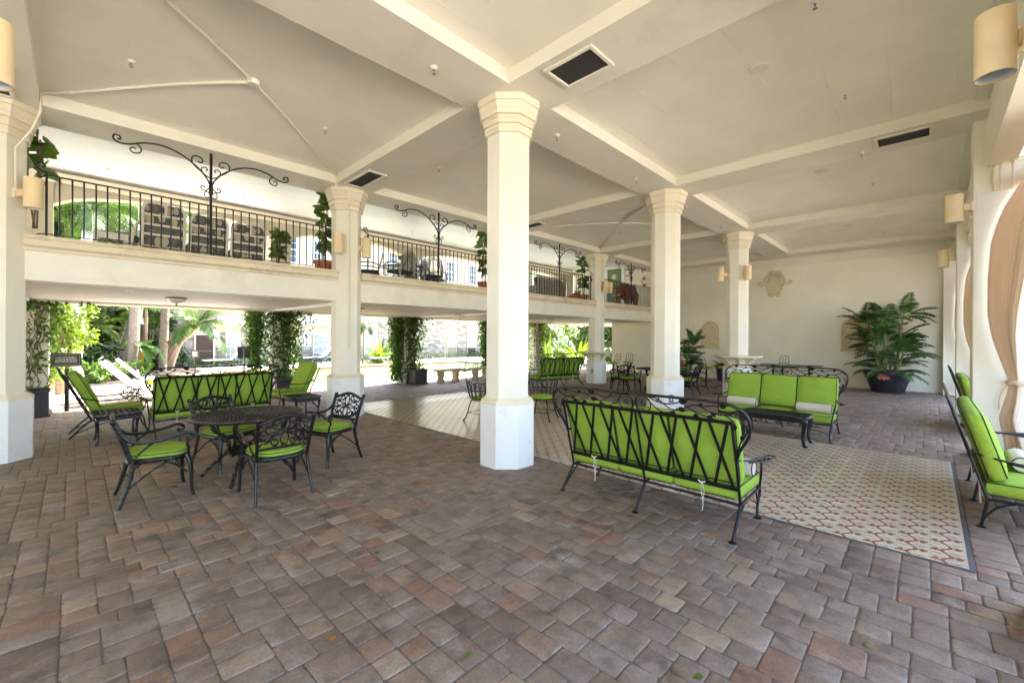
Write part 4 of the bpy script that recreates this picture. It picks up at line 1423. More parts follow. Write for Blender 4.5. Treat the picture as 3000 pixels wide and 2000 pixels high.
# ---- high-back reclining armchairs
def make_high_back(label, loc, rz):
    t = T('high_back_armchair', label, 'armchair', loc, rz, 'high back green armchairs')
    W = .30
    yb = lambda z: .26 + (z - .28) * .46
    fr = MB()
    for s in (-1, 1):
        fr.tube([(s * W, .26, .28), (s * W, yb(.75), .75), (s * W * .93, yb(1.05), 1.05)], .0125, 7)
        fr.tube([(s * W, .26, .28), (s * W, -.36, .315)], .0125, 7)
    fr.tube([(-W, .26, .28), (W, .26, .28)], .011, 6)
    fr.tube([(-W, -.36, .315), (W, -.36, .315)], .011, 6)
    for z in (.45, .65, .85):
        fr.tube([(-W, yb(z), z), (W, yb(z), z)], .008, 5)
    fr.build('frame', 'iron', t)
    cr = MB()
    f3 = lambda u, z: (u, yb(z), z)
    cr.tube([f3(u, z) for u, z in bez((-W * .93, 1.03), (-W * .95, 1.19), (W * .95, 1.19), (W * .93, 1.03), 14)], .011, 6)
    cr.tube([f3(-W * .93, 1.03), f3(W * .93, 1.03)], .009, 5)
    for s in (-1, 1):
        for pts in (cat((0, 1.03), (s * .05, 1.10), (s * .12, 1.11), (s * .12, 1.06)), cat((0, 1.03), (s * .10, 1.05), (s * .20, 1.08), (s * .22, 1.04)), cat((s * .06, 1.13), (s * .14, 1.12), (s * .20, 1.09)), cat((0, 1.14), (s * .03, 1.10), (s * .02, 1.05))):
            cr.tube([f3(u, z) for u, z in pts], .007, 5)
    cr.tube([f3(.03 * math.cos(a), 1.085 + .045 * math.sin(a)) for a in np.linspace(0, 6.28, 12)], .007, 5)
    cr.build('scroll_crest', 'iron', t)
    for s in (-1, 1):
        a = MB().tube(cat((s * W, yb(.66), .66), (s * (W + .03), .20, .60), (s * (W + .05), -.08, .60), (s * (W + .05), -.28, .62), (s * (W + .04), -.40, .56), (s * (W + .02), -.40, .44), (s * W, -.33, .32)), .0105, 7)
        a.build('arm', 'iron', t)
        lg = MB().tube([(s * W, .26, .28), (s * W, .40, .14), (s * W, .52, .0)], .013, 7)
        lg.tube(bez((s * W, .46, .07), (s * W, .30, .16), (s * W, .12, .22), (s * W, -.06, .25), 6), .008, 5)
        lg.build('leg', 'iron', t)
        lg = MB().tube(bez((s * W, -.34, .31), (s * W, -.44, .24), (s * W, -.36, .10), (s * W, -.46, .0), 8), .0125, 7)
        lg.build('leg', 'iron', t)
    mv = lambda p: Vector((p.x, p.y - .06, p.z + .385 - p.y * .05))
    o = cushion_mb(.60, .66, .13, .045, .02).xform(mv).build('seat_cushion', 'green', t)
    piping_mb(.604, .664, .134, .047, .005).xform(mv).build('piping', 'pipe', o)
    rot = Matrix.Rotation(R(90 - 25), 3, 'X')
    mv2 = lambda p: rot @ Vector((p.x, p.y, p.z)) + Vector((0, .345, .74))
    o = cushion_mb(.58, .66, .13, .045, .035).xform(mv2).build('back_cushion', 'green', t)
    piping_mb(.584, .664, .134, .047, .005).xform(mv2).build('piping', 'pipe', o)
    return t
HB = make_high_back('reclining green armchair beside the thick column, in front of the notice board', (-3.57, 6.02, 0), PI / 2)
dup(HB, (-0.62, 6.35, 0), -R(78), 'green high back armchair with scrolled fan crest beside the second balcony column')

# ---- wire chairs and small table hidden behind the lone front column
def make_wire_chair(label, loc, rz):
    t = T('wire_chair', label, 'chair', loc, rz, 'wire back dining chairs')
    bk = MB()
    def f(u, z):                                        # barrel back
        a = u * 1.35
        r_ = .25 + (z - .44) * .22
        return (r_ * math.sin(a), .02 + r_ * math.cos(a), z)
    for z in (.47, .62, .775):
        bk.tube([f(u, z + (.02 * math.cos(u * 16) if z > .7 else 0)) for u in np.linspace(-1, 1, 22)], .009, 5)
    for k in range(9):
        u0 = -1 + k * .25
        for s in (-1, 1):
            bk.tube([f(max(-1, min(1, u0 + s * .125 * (q - .5))), .47 + .30 * q) for q in (0, .25, .5, .75, 1)], .0065, 4)
        bk.tube([f(max(-1, min(1, u0 + .06 * math.cos(a))), .70 + .04 * math.sin(a)) for a in np.linspace(0, 6, 8)], .006, 4)
        bk.tube([f(max(-1, min(1, u0 + .05 * math.cos(a))), .545 + .045 * math.sin(a)) for a in np.linspace(0, 6, 8)], .006, 4)
    bk.build('wire_back', 'iron', t)
    st = MB().tube([(.235 * math.cos(a), .0 + .235 * math.sin(a), .43) for a in np.linspace(0, 2 * PI, 25)[:-1]], .012, 6, closed=True)
    st.build('seat_ring', 'iron', t)
    MB().lathe([(.20, .43), (.235, .44), (.24, .465), (.22, .49), (.12, .505), (.005, .508)], 24).build('seat_cushion', 'green', t)
    for sx in (-1, 1):
        for sy in (-1, 1):
            lg = MB().tube(bez((sx * .15, sy * .15, .43), (sx * .21, sy * .21, .33), (sx * .20, sy * .20, .15), (sx * .27, sy * .27, .02), 8), .013, 6)
            lg.ball((sx * .275, sy * .275, .016), .02, 6, 4)
            lg.build('leg', 'iron', t)
    MB().tube([(.222, .222, .17), (-.222, .222, .17), (-.222, -.222, .17), (.222, -.222, .17)], .007, 5, closed=True).build('stretcher', 'iron', t)
    return t
WC = make_wire_chair('black wire back chair half hidden on the pool side of the lone column', (1.66, 2.32, 0), PI / 2)
dup(WC, (2.62, 1.62, 0), -R(70), 'black wire back chair with lime seat just past the lone column, near the far sofa')

# ---- bar stools and counters
def make_stool(label, loc, rz, h=.71):
    t = T('bar_stool', label, 'bar stool', loc, rz, 'swivel bar stools')
    mb = MB().lathe([(.03, .07), (.03, h - .05), (.12, h - .045), (.12, h - .035)], 12)
    mb.build('pedestal', 'iron', t)
    MB().tube([(.17 * math.cos(a), .17 * math.sin(a), .27) for a in np.linspace(0, 2 * PI, 21)[:-1]], .011, 6, closed=True).bar((-.17, 0, .27), (.17, 0, .27), .02, .01).bar((0, -.17, .27), (0, .17, .27), .02, .01).build('foot_ring', 'iron', t)
    for k in range(4):
        a = PI / 4 + k * PI / 2
        c, s = math.cos(a), math.sin(a)
        MB().tube([(0, 0, .10), (.24 * c, .24 * s, .075), (.27 * c, .27 * s, .06), (.27 * c, .27 * s, 0)], .015, 6).build('leg', 'iron', t)
    MB().lathe([(.15, h - .03), (.195, h - .02), (.205, h + .005), (.19, h + .03), (.10, h + .042), (.004, h + .044)], 24).build('seat_cushion', 'green', t)
    bk = MB()
    for s in (-1, 1):
        bk.tube([(s * .15, .15, h - .03), (s * .14, .20, h + .06), (s * .135, .25, h + .22), (s * .11, .28, h + .33)], .009, 5)
        bk.tube([(s * .05, .22, h + .10), (s * .045, .262, h + .26)], .007, 5)
        bk.tube([(s * .045 + .02 * math.cos(a), .265, h + .26 + .02 * math.sin(a)) for a in np.linspace(0, 6, 8)], .006, 4)
    bk.tube(bez((-.11, .28, h + .33), (-.05, .29, h + .36), (.05, .29, h + .36), (.11, .28, h + .33), 6), .009, 5)
    bk.tube([(-.145, .215, h + .10), (.145, .215, h + .10)], .008, 5)
    bk.build('back', 'iron', t)
    return t
BS = make_stool('swivel bar stool with lime seat between the tall plant and the bar counter column', (10.52, 1.22, 0), R(75))
dup(BS, (10.95, .80, 0), R(-120), 'swivel bar stool mostly hidden by the counter column with sconces')
dup(BS, (10.65, 4.75, 0), R(-100), 'far bar stool with open back standing closest to the balcony column counter')
dup(BS, (11.2, 4.45, 0), R(-75), 'far bar stool with open back against the plain cream wall')
dup(BS, (13.35, -.35, 0), R(-90), 'swivel bar stool drawn up to the long bar table by the crest wall')

def make_counter(label, x, y):
    t = T('bar_counter', label, 'counter', (x, y, 0), 0, 'octagonal bar counters round columns')
    mb = MB()
    k = 1 / math.cos(PI / 8)
    mb.lathe([(.60 * k, 1.115), (.62 * k, 1.125), (.62 * k, 1.16), (.61 * k, 1.168), (.275 * k, 1.168)], 8, (0, 0, 0), PI / 8, False)
    mb.lathe([(.275 * k, 1.115), (.60 * k, 1.115)], 8, (0, 0, 0), PI / 8, False)
    mb.build('counter_top', 'capital', t, False)
    for q in range(8):
        a = q * PI / 4 + PI / 8
        b_ = MB()
        c, s = math.cos(a), math.sin(a)
        f = lambda u, v, w_: (u * c - (w_ - .022) * s, u * s + (w_ - .022) * c, v)
        b_.prism([(.285, 1.114), (.56, 1.114), (.54, 1.07), (.40, .98), (.33, .90), (.285, .885)], .044, f)
        b_.build('bracket', 'capital', t, False)
    return t
make_counter('octagonal bar shelf with brackets round the sconce column near the crest wall', 2 * GX, 0)
make_counter('octagonal bar shelf with brackets round the far balcony column', 2 * GX, LY)
t = T('bar_table', 'long narrow black bar table standing along the crest wall', 'bar table', (14.1, -.45, 0), PI / 2)
MB().bbox(-.95, .95, -.22, .22, .705, .73, .006).build('table_top', 'cast', t, False)
for s in (-1, 1):
    MB().lathe([(.03, .02), (.03, .66), (.10, .70)], 10, (s * .55, 0, 0)).bbox(s * .55 - .03, s * .55 + .03, -.22, .22, 0, .025, .005).bbox(s * .55 - .2, s * .55 + .2, -.02, .02, .0255, .04, .004).build('pedestal', 'cast', t)
# ================================================================ FIXTURES
def vault_z(x, y):
    i = math.floor(x / GX)
    xa, xb = i * GX + BH, (i + 1) * GX - BH
    ya, yb = (-4.86, -BH) if y < 0 else (BH, LY - BH)
    u = 2 * (x - xa) / (xb - xa) - 1
    v = 2 * (y - ya) / (yb - ya) - 1
    if abs(u) > 1 or abs(v) > 1:
        return ZS
    return ZS + 0.17 + 0.17 * (1 - u * u) * (1 - abs(v) ** 2.5)

# ceiling vents
def make_vent(label, x, y, lx, ly):
    t = T('ceiling_vent', label, 'vent', (x, y, ZS), 0, 'black ceiling vents')
    f = MB()
    w = .045
    f.bbox(-lx / 2, lx / 2, -ly / 2, -ly / 2 + w, -.03, -.001, .006).bbox(-lx / 2, lx / 2, ly / 2 - w, ly / 2, -.03, -.001, .006)
    f.bbox(-lx / 2, -lx / 2 + w, -ly / 2 + w, ly / 2 - w, -.03, -.001, .006).bbox(lx / 2 - w, lx / 2, -ly / 2 + w, ly / 2 - w, -.03, -.001, .006)
    f.build('frame', 'beam', t, False)
    MB().box(-lx / 2 + w, lx / 2 - w, -ly / 2 + w, ly / 2 - w, -.010, -.002).build('filter', 'mesh', t, False)
make_vent('black vent in a cream frame right beside the lone front column capital', -.08, -1.19, .47, .65)
make_vent('black vent by the capital of the column next to the round table', -.11, 3.80, .38, 1.0)
make_vent('small black vent glimpsed behind the lone front column', GX - .14, 3.80, .38, 1.0)
make_vent('slim black vent by the arcade above the green sofa at the photo edge', GX - .10, -3.74, .46, .66)
make_vent('rusty edged black vent at the photo corner over the thick column', -GX + .0, 3.92, .40, 1.0)

def make_sprinkler(label, x, y, z):
    t = T('sprinkler', label, 'sprinkler', (x, y, z), 0, 'fire sprinklers')
    MB().lathe([(.045, 0.004), (.045, -.006), (.025, -.022), (.012, -.026)], 12).build('escutcheon', 'white', t)
    mb = MB().lathe([(.010, -.024), (.010, -.045)], 6)
    mb.tube([(-.012, 0, -.045), (-.014, 0, -.06), (-.003, 0, -.075)], .003, 4).tube([(.012, 0, -.045), (.014, 0, -.06), (.003, 0, -.075)], .003, 4)
    mb.lathe([(.020, -.075), (.020, -.079)], 8)
    mb.build('head', 'chrome', t)
for lab, x, y in (
    ('sprinkler on the broad beam between the photo top and the lone column', -1.205, 0),
    ('sprinkler on the beam just past the lone column capital', 1.04, 0),
    ('sprinkler on the beam just before the second front column', 3.476, 0),
    ('sprinkler on the beam just past the second front column', 5.8, 0),
    ('sprinkler on the beam just before the sconce column', 8.18, 0),
    ('sprinkler on the beam just past the sconce column', 10.6, 0),
    ('sprinkler on the short beam end touching the crest wall', 12.8, 0),
    ('sprinkler on the conduit crossed bay, nearer the thick column', -3.567, 2.92),
    ('sprinkler on the conduit crossed bay, nearer the round table column', -1.233, 2.92),
    ('sprinkler on the bay ceiling straight behind the lone column', 0.91, 2.81),
    ('sprinkler on the far conduit crossed bay by the balcony', 7.93, 2.9),
    ('sprinkler at the very top edge of the photo on the plain bay', 1.016, -3.22),
    ('sprinkler on the plain bay before the slim vent', 3.288, -3.2),
    ('sprinkler on the plain bay past the slim vent', 7.9, -3.16),
    ('sprinkler on the plain bay over the tall potted palm', 11.01, -3.07),
    ('sprinkler on the last plain bay close to the crest wall', 13.2, -3.02),
    ('sprinkler on the cross beam beside the slim vent', 4.94, -3.23)):
    z = vault_z(x, y)
    make_sprinkler(lab, x, y, z)
for lab, x, y, z in (
    ('sprinkler on the bright veranda ceiling, close to the thick column', -3.54, 8.45, 5.218),
    ('sprinkler on the bright veranda ceiling past the first scroll standard', -1.04, 8.4, 5.218),
    ('sprinkler on the bright veranda ceiling before the second scroll standard', 1.1, 8.4, 5.218),
    ('sprinkler on the bright veranda ceiling past the second scroll standard', 3.9, 8.4, 5.218),
    ('sprinkler under the slatted ceiling near the thick column', -3.4, 5.45, 2.404),
    ('sprinkler under the slatted ceiling near the round table column', -1.3, 5.45, 2.404),
    ('sprinkler under the slatted ceiling left of the lone column', 2.6, 5.45, 2.404),
    ('sprinkler under the slatted ceiling right of the lone column', 6.4, 5.45, 2.404)):
    make_sprinkler(lab, x, y, z)

for lab, x, y in (('round blank plate on the plain bay in front of the slim vent', 1.92, -2.5), ('round blank plate on the plain bay behind the slim vent', 6.43, -2.46), ('round blank plate on the farthest plain bay', 12.04, -2.3)):
    z = vault_z(x, y)
    tag(MB().lathe([(.004, 0), (.105, 0), (.11, .006), (.11, .03)], 24, (0, 0, -.022)).xform(lambda p: p + Vector((x, y, z))).build('ceiling_plate', 'beam'), lab, 'cover plate', 'round ceiling plates')

def make_conduit(label, cx, cy, corners, box=True, drops=()):
    t = T('ceiling_conduit', label, 'conduit', (cx, cy, ZS), 0, 'painted ceiling conduits')
    for (ex, ey) in corners:
        pts = []
        for i in range(15):
            q = i / 14
            x, y = cx + (ex - cx) * q, cy + (ey - cy) * q
            pts.append((x - cx, y - cy, vault_z(x, y) - .024 - ZS))
        pts[-1] = (ex - cx, ey - cy, .15)
        mb = MB().tube(pts, .020, 7)
        for k in (4, 8, 12):
            p = pts[k]
            mb.ball(p, .027, 6, 4)
        mb.build('pipe', 'beam', t)
    MB().lathe([(.075, .01), (.075, -.05), (.068, -.062), (.004, -.064)], 16, (0, 0, vault_z(cx, cy) - ZS)).build('junction_box', 'beam', t)
    for pts in drops:
        MB().tube([(p[0] - cx, p[1] - cy, p[2] - ZS) for p in pts], .014, 6).build('drop_pipe', 'beam', t)
    return t
c0 = (-GX / 2, LY / 2)
def drop(colx, coly, fx, zend, side=0.0):
    return [(fx, coly - .41, ZS + .15), (fx, coly - .41, ZS - .12), (colx + side - .02, coly - .36, 4.45), (colx + side, coly - .29, 4.22), (colx + side, coly - .29, zend)]
make_conduit('cream conduit fanning from a round box across the vaulted bay over the tables', *c0, [(-GX + .42, LY - .42), (-.42, LY - .42), (-GX + .42, .42)],
             drops=[drop(0, LY, -.41, 1.40, -.06), [(-GX + .42, LY - .41, ZS + .15), (-GX + .41, LY - .41, ZS - .1), (-GX + .33, LY - .36, 4.35), (-GX + .19, LY - .30, 4.1), (-GX + .19, LY - .235, 3.55)]])
make_conduit('cream conduit cross on the far vaulted bay beside the balcony', 1.5 * GX, LY / 2, [(GX + .42, LY - .42), (2 * GX - .42, LY - .42), (GX + .42, .42), (2 * GX - .42, .42)],
             drops=[drop(2 * GX, LY, 2 * GX - .41, 3.6, -.04)])
tag(MB().tube([(2 * GX - .30, -.1, ZS - .03), (2 * GX - .41, .14, 4.5), (2 * GX - .33, .15, 4.3), (2 * GX - .29, .12, 4.15), (2 * GX - .29, .10, 3.56)], .013, 6).build('loose_pipe', 'beam'),
    'thin bent pipe dropping from a hole beside the sconce column capital', 'pipe')
tag(MB().lathe([(.10, -.002), (.06, -.004)], 9).xform(lambda p: p + Vector((2 * GX - .30, -.02, ZS))).build('ceiling_hole', 'mesh'), 'ragged dark hole in the beam beside the sconce column', 'hole')

# sconces: cylinder shades on short brackets
def make_sconce(label, x, y, ang, rad, z=3.53):
    """fixed on a surface at distance rad behind the lamp along ang"""
    t = T('wall_sconce', label, 'sconce', (x, y, z), ang, 'cylinder sconces')
    mb = MB().lathe([(.093, -.20), (.096, -.198), (.096, .198), (.093, .20), (.088, .198), (.088, -.198)], 28, cap=False)
    mb.add([(.088, 0, 0)], [])
    mb.build('shade', 'sconce', t)
    MB().lathe([(.0875, -.19), (.0875, .19)], 24, cap=False).lathe([(.004, .05), (.08, .05)], 20).build('lining', 'sconcein', t)
    MB().bbox(-rad + .03, -.094, -.034, .034, -.045, .045, .006).build('bracket', 'sconce', t, False)
    MB().bbox(-rad - .002, -rad + .03, -.055, .055, -.065, .065, .006).build('wall_box', 'capital', t, False)
    return t
d45 = R(45)
def col_sconce(label, cx, cy, deg, off=.45):
    a = R(deg)
    make_sconce(label, cx + off * math.cos(a), cy + off * math.sin(a), a, off - .27)
col_sconce('cylinder sconce on the thick column under its conduit', -GX, LY, -45, .50)
col_sconce('pale cylinder sconce on the shaded flank of the round table column', 0, LY, -135, .46)
col_sconce('shadowed cylinder sconce on the railing side of the round table column', 0, LY, -45, .42)
col_sconce('cylinder sconce facing the hall on the far balcony column', 2 * GX, LY, -100, .44)
col_sconce('cylinder sconce beside the elephant railing on the far balcony column', 2 * GX, LY, -45, .50)
col_sconce('cylinder sconce on the outer flank of the crest wall column', 2 * GX, 0, 135, .50)
col_sconce('cylinder sconce seen against the shaft of the crest wall column', 2 * GX, 0, -125, .42)
make_sconce('large cylinder sconce in the top corner of the photo, inside visible', .05, -4.33, PI / 2, .14, 3.53)
make_sconce('cylinder sconce on the curtain pier with a grey mounting box', 4.79, -4.285, PI / 2, .19, 3.53)
make_sconce('small cylinder sconce on the second pier, in front of the wall', 10.05, -4.26, PI / 2, .21, 3.53)
make_sconce('cylinder sconce cut by the photo edge near the thick column', -4.42, .27, R(38), .18, 3.46)

# switch boxes and outlets on the columns
def plate(name, label, cat_, x, y, z, w, h, ang, mat):
    a = R(ang)
    mb = MB().bbox(-.012, .004, -w / 2, w / 2, -h / 2, h / 2, .003)
    o = mb.build(name, mat, None, False)
    o.location = (x, y, z)
    o.rotation_euler = (0, 0, a)
    tag(o, label, cat_)
    k = MB()
    k.bbox(.004, .008, -w * .12, w * .12, -h * .22, h * .22, .001)
    k.build('switch', 'white' if mat != 'white' else 'beam', o, False)
r_ = .274
plate('switch_box', 'grey switch box at the foot of the conduit on the round table column', 'switch box', -.075, LY - .275, 1.33, .12, .13, -90, 'fascia')
plate('junction_plate', 'blank junction box high on the conduit of the round table column', 'junction box', -.08, LY - .275, 4.10, .085, .12, -90, 'beam')
q = .349
plate('outlet', 'bronze outlet on the plinth of the far balcony column', 'outlet', 2 * GX - q, LY - .05, .45, .10, .15, 180, 'tan')
plate('outlet', 'bronze outlet on the plinth of the crest wall column', 'outlet', 2 * GX - q * .707, q * .707, .45, .10, .15, 135, 'tan')
plate('outlet', 'grey outlet on the second front column plinth seen through the sofa crest', 'outlet', GX - q * .707, -q * .707, .42, .10, .16, -135, 'steelgrey')

# ---- balcony railings and scroll standards
def make_railing(label, x0, x1):
    t = T('balcony_railing', label, 'railing', (x0, 4.78, 3.012), 0, 'black balcony railings')
    L = x1 - x0
    MB().bar((0, 0, .868), (L, 0, .868), .034, .016, (0, 0, 1)).build('top_rail', 'iron', t, False)
    MB().bar((0, 0, .05), (L, 0, .05), .022, .012, (0, 0, 1)).build('bottom_rail', 'iron', t, False)
    n = int(round(L / .1235))
    b0 = None
    for i in range(n + 1):
        x = L * i / n
        if i in (0, n):
            MB().bbox(x - .013, x + .013, -.013, .013, 0, .90, .003).build('post', 'iron', t, False)
        elif b0 is None:
            b0 = MB().tube([(0, 0, .056), (0, 0, .25), (.002, 0, .5), (0, 0, .86)], [.0098, .0115, .0098, .0115], 5).build('baluster', 'iron', t)
            b0.location.x = x
        else:
            c = b0.copy()
            COL.objects.link(c)
            c.parent = t
            c.location.x = x + random.uniform(-.004, .004)
    for xx, s in ((0, -1), (L, 1)):
        m = lambda pts: [(xx + s * u, 0, v) for u, v in pts]
        mb = MB()
        mb.tube(m(cat((0, .86), (.05, .83), (.09, .78), (.06, .72), (.02, .74), (.035, .78))), .011, 6)
        mb.build('scroll_bracket', 'iron', t)
        mb = MB().tube(m(cat((0, .90), (.07, .93), (.10, .99), (.05, 1.03), (.015, .99), (.045, .965))), .011, 6)
        mb.build('scroll_bracket', 'iron', t)
        mb = MB().tube(m(cat((0, .05), (.06, .045), (.10, .01), (.06, -.02), (.03, .0))), .009, 6)
        mb.build('scroll_bracket', 'iron', t)
    return t
make_railing('black balcony railing screening the stacked patio chairs', -4.31, -.46)
make_railing('black balcony railing in front of the bentwood dining set', .46, GX - .46)
make_railing('black balcony railing with the wicker sofa and potted ficus behind', GX + .46, 2 * GX - .46)
make_railing('black balcony railing with the carved elephant behind', 2 * GX + .46, 14.55)

def make_standard(label, x):
    t = T('scroll_standard', label, 'iron standard', (x, 4.60, 3.0), 0, 'iron scroll standards')
    MB().tube([(0, 0, .012), (0, 0, 1.703)], .021, 8).build('pole', 'iron', t)
    for s in (-1, 1):
        mb = MB()
        m = lambda pts: [(s * u * .97, 0, v * .925) for u, v in pts]
        arc = cat((.02, 1.28), (.06, 1.38), (.20, 1.55), (.42, 1.70), (.66, 1.765), (.88, 1.735), (1.05, 1.66), (1.17, 1.645), (1.24, 1.69), (1.225, 1.755), (1.17, 1.75), (1.16, 1.705), (1.195, 1.70))
        mb.tube(m(arc), .0125, 6)
        mb.tube(m(cat((.98, 1.70), (.92, 1.64), (.93, 1.56), (1.01, 1.535), (1.05, 1.585), (1.01, 1.62), (.98, 1.60))), .0105, 6)
        mb.tube(m(cat((.16, 1.50), (.26, 1.60), (.26, 1.71), (.18, 1.74), (.12, 1.69), (.14, 1.635), (.19, 1.65))), .011, 6)
        mb.tube(m(cat((.02, 1.40), (.10, 1.45), (.14, 1.53), (.09, 1.575), (.05, 1.545), (.075, 1.51))), .010, 6)
        mb.tube(m(cat((.02, 1.22), (.07, 1.16), (.09, 1.08), (.05, 1.03), (.03, 1.06))), .009, 5)
        mb.tube(m(cat((.02, 1.12), (.08, 1.16), (.13, 1.17), (.14, 1.22), (.10, 1.235), (.095, 1.205))), .009, 5)
        mb.build('scroll_arm', 'iron', t)
    MB().lathe([(.022, 1.0), (.032, 1.03), (.032, 1.16), (.022, 1.2)], 10).build('collar', 'iron', t)
    return t
SD = make_standard('black iron scroll standard over the stacked patio chairs', -2.44)
dup(SD, (2.215, 4.60, 3.0), 0, 'black iron scroll standard over the bentwood dining set')
dup(SD, (7.01, 4.60, 3.0), 0, 'black iron scroll standard over the wicker sofa')
dup(SD, (11.70, 4.60, 3.0), 0, 'black iron scroll standard over the carved elephant')

# ---- curtains tied to the piers
def make_curtain(label, loc):
    t = T('tied_curtain', label, 'curtain', loc, 0, 'tied peach curtains')
    mb = MB()
    nz, ns = 46, 84
    rnd = random.Random(4)
    ZK = (.12, .30, .60, .95, 1.09, 1.25, 1.45, 1.7, 2.0, 2.5, 2.95, 3.2, 3.45, 3.7, 4.02)
    YK = (.06, .07, .12, .045, .03, .07, .125, .185, .222, .222, .196, .145, .07, -.05, -.26)
    WK = (.26, .27, .24, .16, .13, .20, .32, .48, .70, 1.05, 1.35, 1.5, 1.65, 1.8, 2.0)
    AK = (.030, .030, .026, .016, .012, .016, .022, .030, .038, .046, .050, .050, .048, .045, .04)
    DK = (.12, .12, .10, .07, .06, .08, .11, .14, .17, .20, .20, .18, .16, .12, .10)
    def row(z):
        return [float(np.interp(z, ZK, K)) for K in (WK, YK, AK, DK)]
    for i in range(nz + 1):
        z = .12 + (4.02 - .12) * i / nz
        wid, yin, amp, depth = row(z)
        for j in range(ns + 1):
            s = j / ns
            ph = 2 * PI * (6.2 * s + .55 * math.sin(s * 7.3 + .4) + .22 * math.sin(s * 17)) + .5 * math.sin(z * 1.3 + s * 5)
            x = -.03 - wid * s
            y = yin - depth * 1.1 * s + amp * min(1, .15 + s * 6) * (math.sin(ph) * (0.6 + .4 * math.sin(s * 9 + 1)) + .22 * math.sin(ph * 2.7 + z * .8)) - .04 * math.sin(PI * s)
            mb.v.append((x + .35 * amp * math.cos(ph), y, z))
    for i in range(nz):
        for j in range(ns):
            mb.f.append((i * (ns + 1) + j, i * (ns + 1) + j + 1, (i + 1) * (ns + 1) + j + 1, (i + 1) * (ns + 1) + j))
            mb.m.append(0)
    o = mb.build('drape', 'drape', t, True, 3.0)
    sm = o.modifiers.new('thickness', 'SOLIDIFY')
    sm.thickness = .004
    k = MB()
    k.tube([(-.10 + .10 * math.cos(a), -.05 + .085 * math.sin(a), 1.09 + .012 * math.sin(3 * a)) for a in np.linspace(0, 2 * PI, 17)[:-1]], .016, 6, closed=True, flat=2.0)
    k.tube(cat((-.02, .02, 1.09), (-.02, .07, 1.0), (-.03, .11, .88), (-.03, .115, .72)), .018, 5, flat=.5)
    k.ball((-.05, .04, 1.09), .035, 7, 5)
    k.build('tie_sash', 'drape', t)
    h = MB().tube([(-.01, -.17, 1.10), (-.05, -.17, 1.11), (-.09, -.19, 1.10)], .012, 6).ball((-.09, -.19, 1.105), .03, 8, 5).ball((-.02, -.17, 1.10), .024, 8, 5, (.4, 1, 1))
    h.build('hook', 'iron', t)
    return t
CU = make_curtain('wide peach curtain tied to the big pier at the photo edge', (4.71, -4.83, 0))
dup(CU, (9.75, -4.80, 0), 0, 'peach curtain bulging past the second pier, middle of three')
dup(CU, (14.35, -4.80, 0), 0, 'narrow sliver of peach curtain by the corner, beside the potted palm')

# ---- wall reliefs
def wall_f(u, v, w_=0):
    return (-w_, -u, v)                    # on the end wall, facing -x; u to the viewer's right
t = T('wall_crest', 'carved plaster crest with blank oval shield high on the end wall', 'crest', (XW, .21, 3.75))
mb = MB()
n = 24
def oval(rx, ry, cy): return [(rx * math.cos(2 * PI * i / n) * (1 + .08 * math.sin(2 * PI * i / n)), cy + ry * math.sin(2 * PI * i / n)) for i in range(n)]
mb.prism(oval(.26, .33, -.07), .03, wall_f)
mb.tube([wall_f(u, v, .035) for u, v in oval(.205, .265, -.06)], .020, 6, closed=True)
for s in (-1, 1):
    for k in range(6):
        a = -1.25 + k * .42
        c = (s * .275 * math.cos(a), -.06 + .34 * math.sin(a))
        mb.ball(wall_f(c[0], c[1], .03), .045, 7, 5, (.7, 1, .8))
    mb.tube([wall_f(s * u, v, .045) for u, v in spiral(.135, .29, .115, .02, 2.9, -4.2, 20)], .024, 6)
    mb.tube([wall_f(s * u, v, .04) for u, v in cat((.22, .34), (.32, .22), (.34, .08), (.40, -.03), (.50, -.02), (.56, .06), (.52, .11), (.47, .07))], .028, 6)
    mb.tube([wall_f(s * u, v, .04) for u, v in cat((.03, -.42), (.10, -.47), (.18, -.44), (.20, -.37), (.14, -.36))], .026, 6)
mb.prism([(-.20, .42), (.20, .42), (.23, .50), (.15, .49), (.08, .53), (0, .50), (-.08, .53), (-.15, .49), (-.23, .50)], .05, wall_f)
for k in range(-2, 3):
    mb.ball(wall_f(k * .085, .455, .05), .022, 6, 4)
mb.bbox(-.04, 0, -.05, .05, .28, .36, .01)
mb.build('shield_relief', 'relief', t)
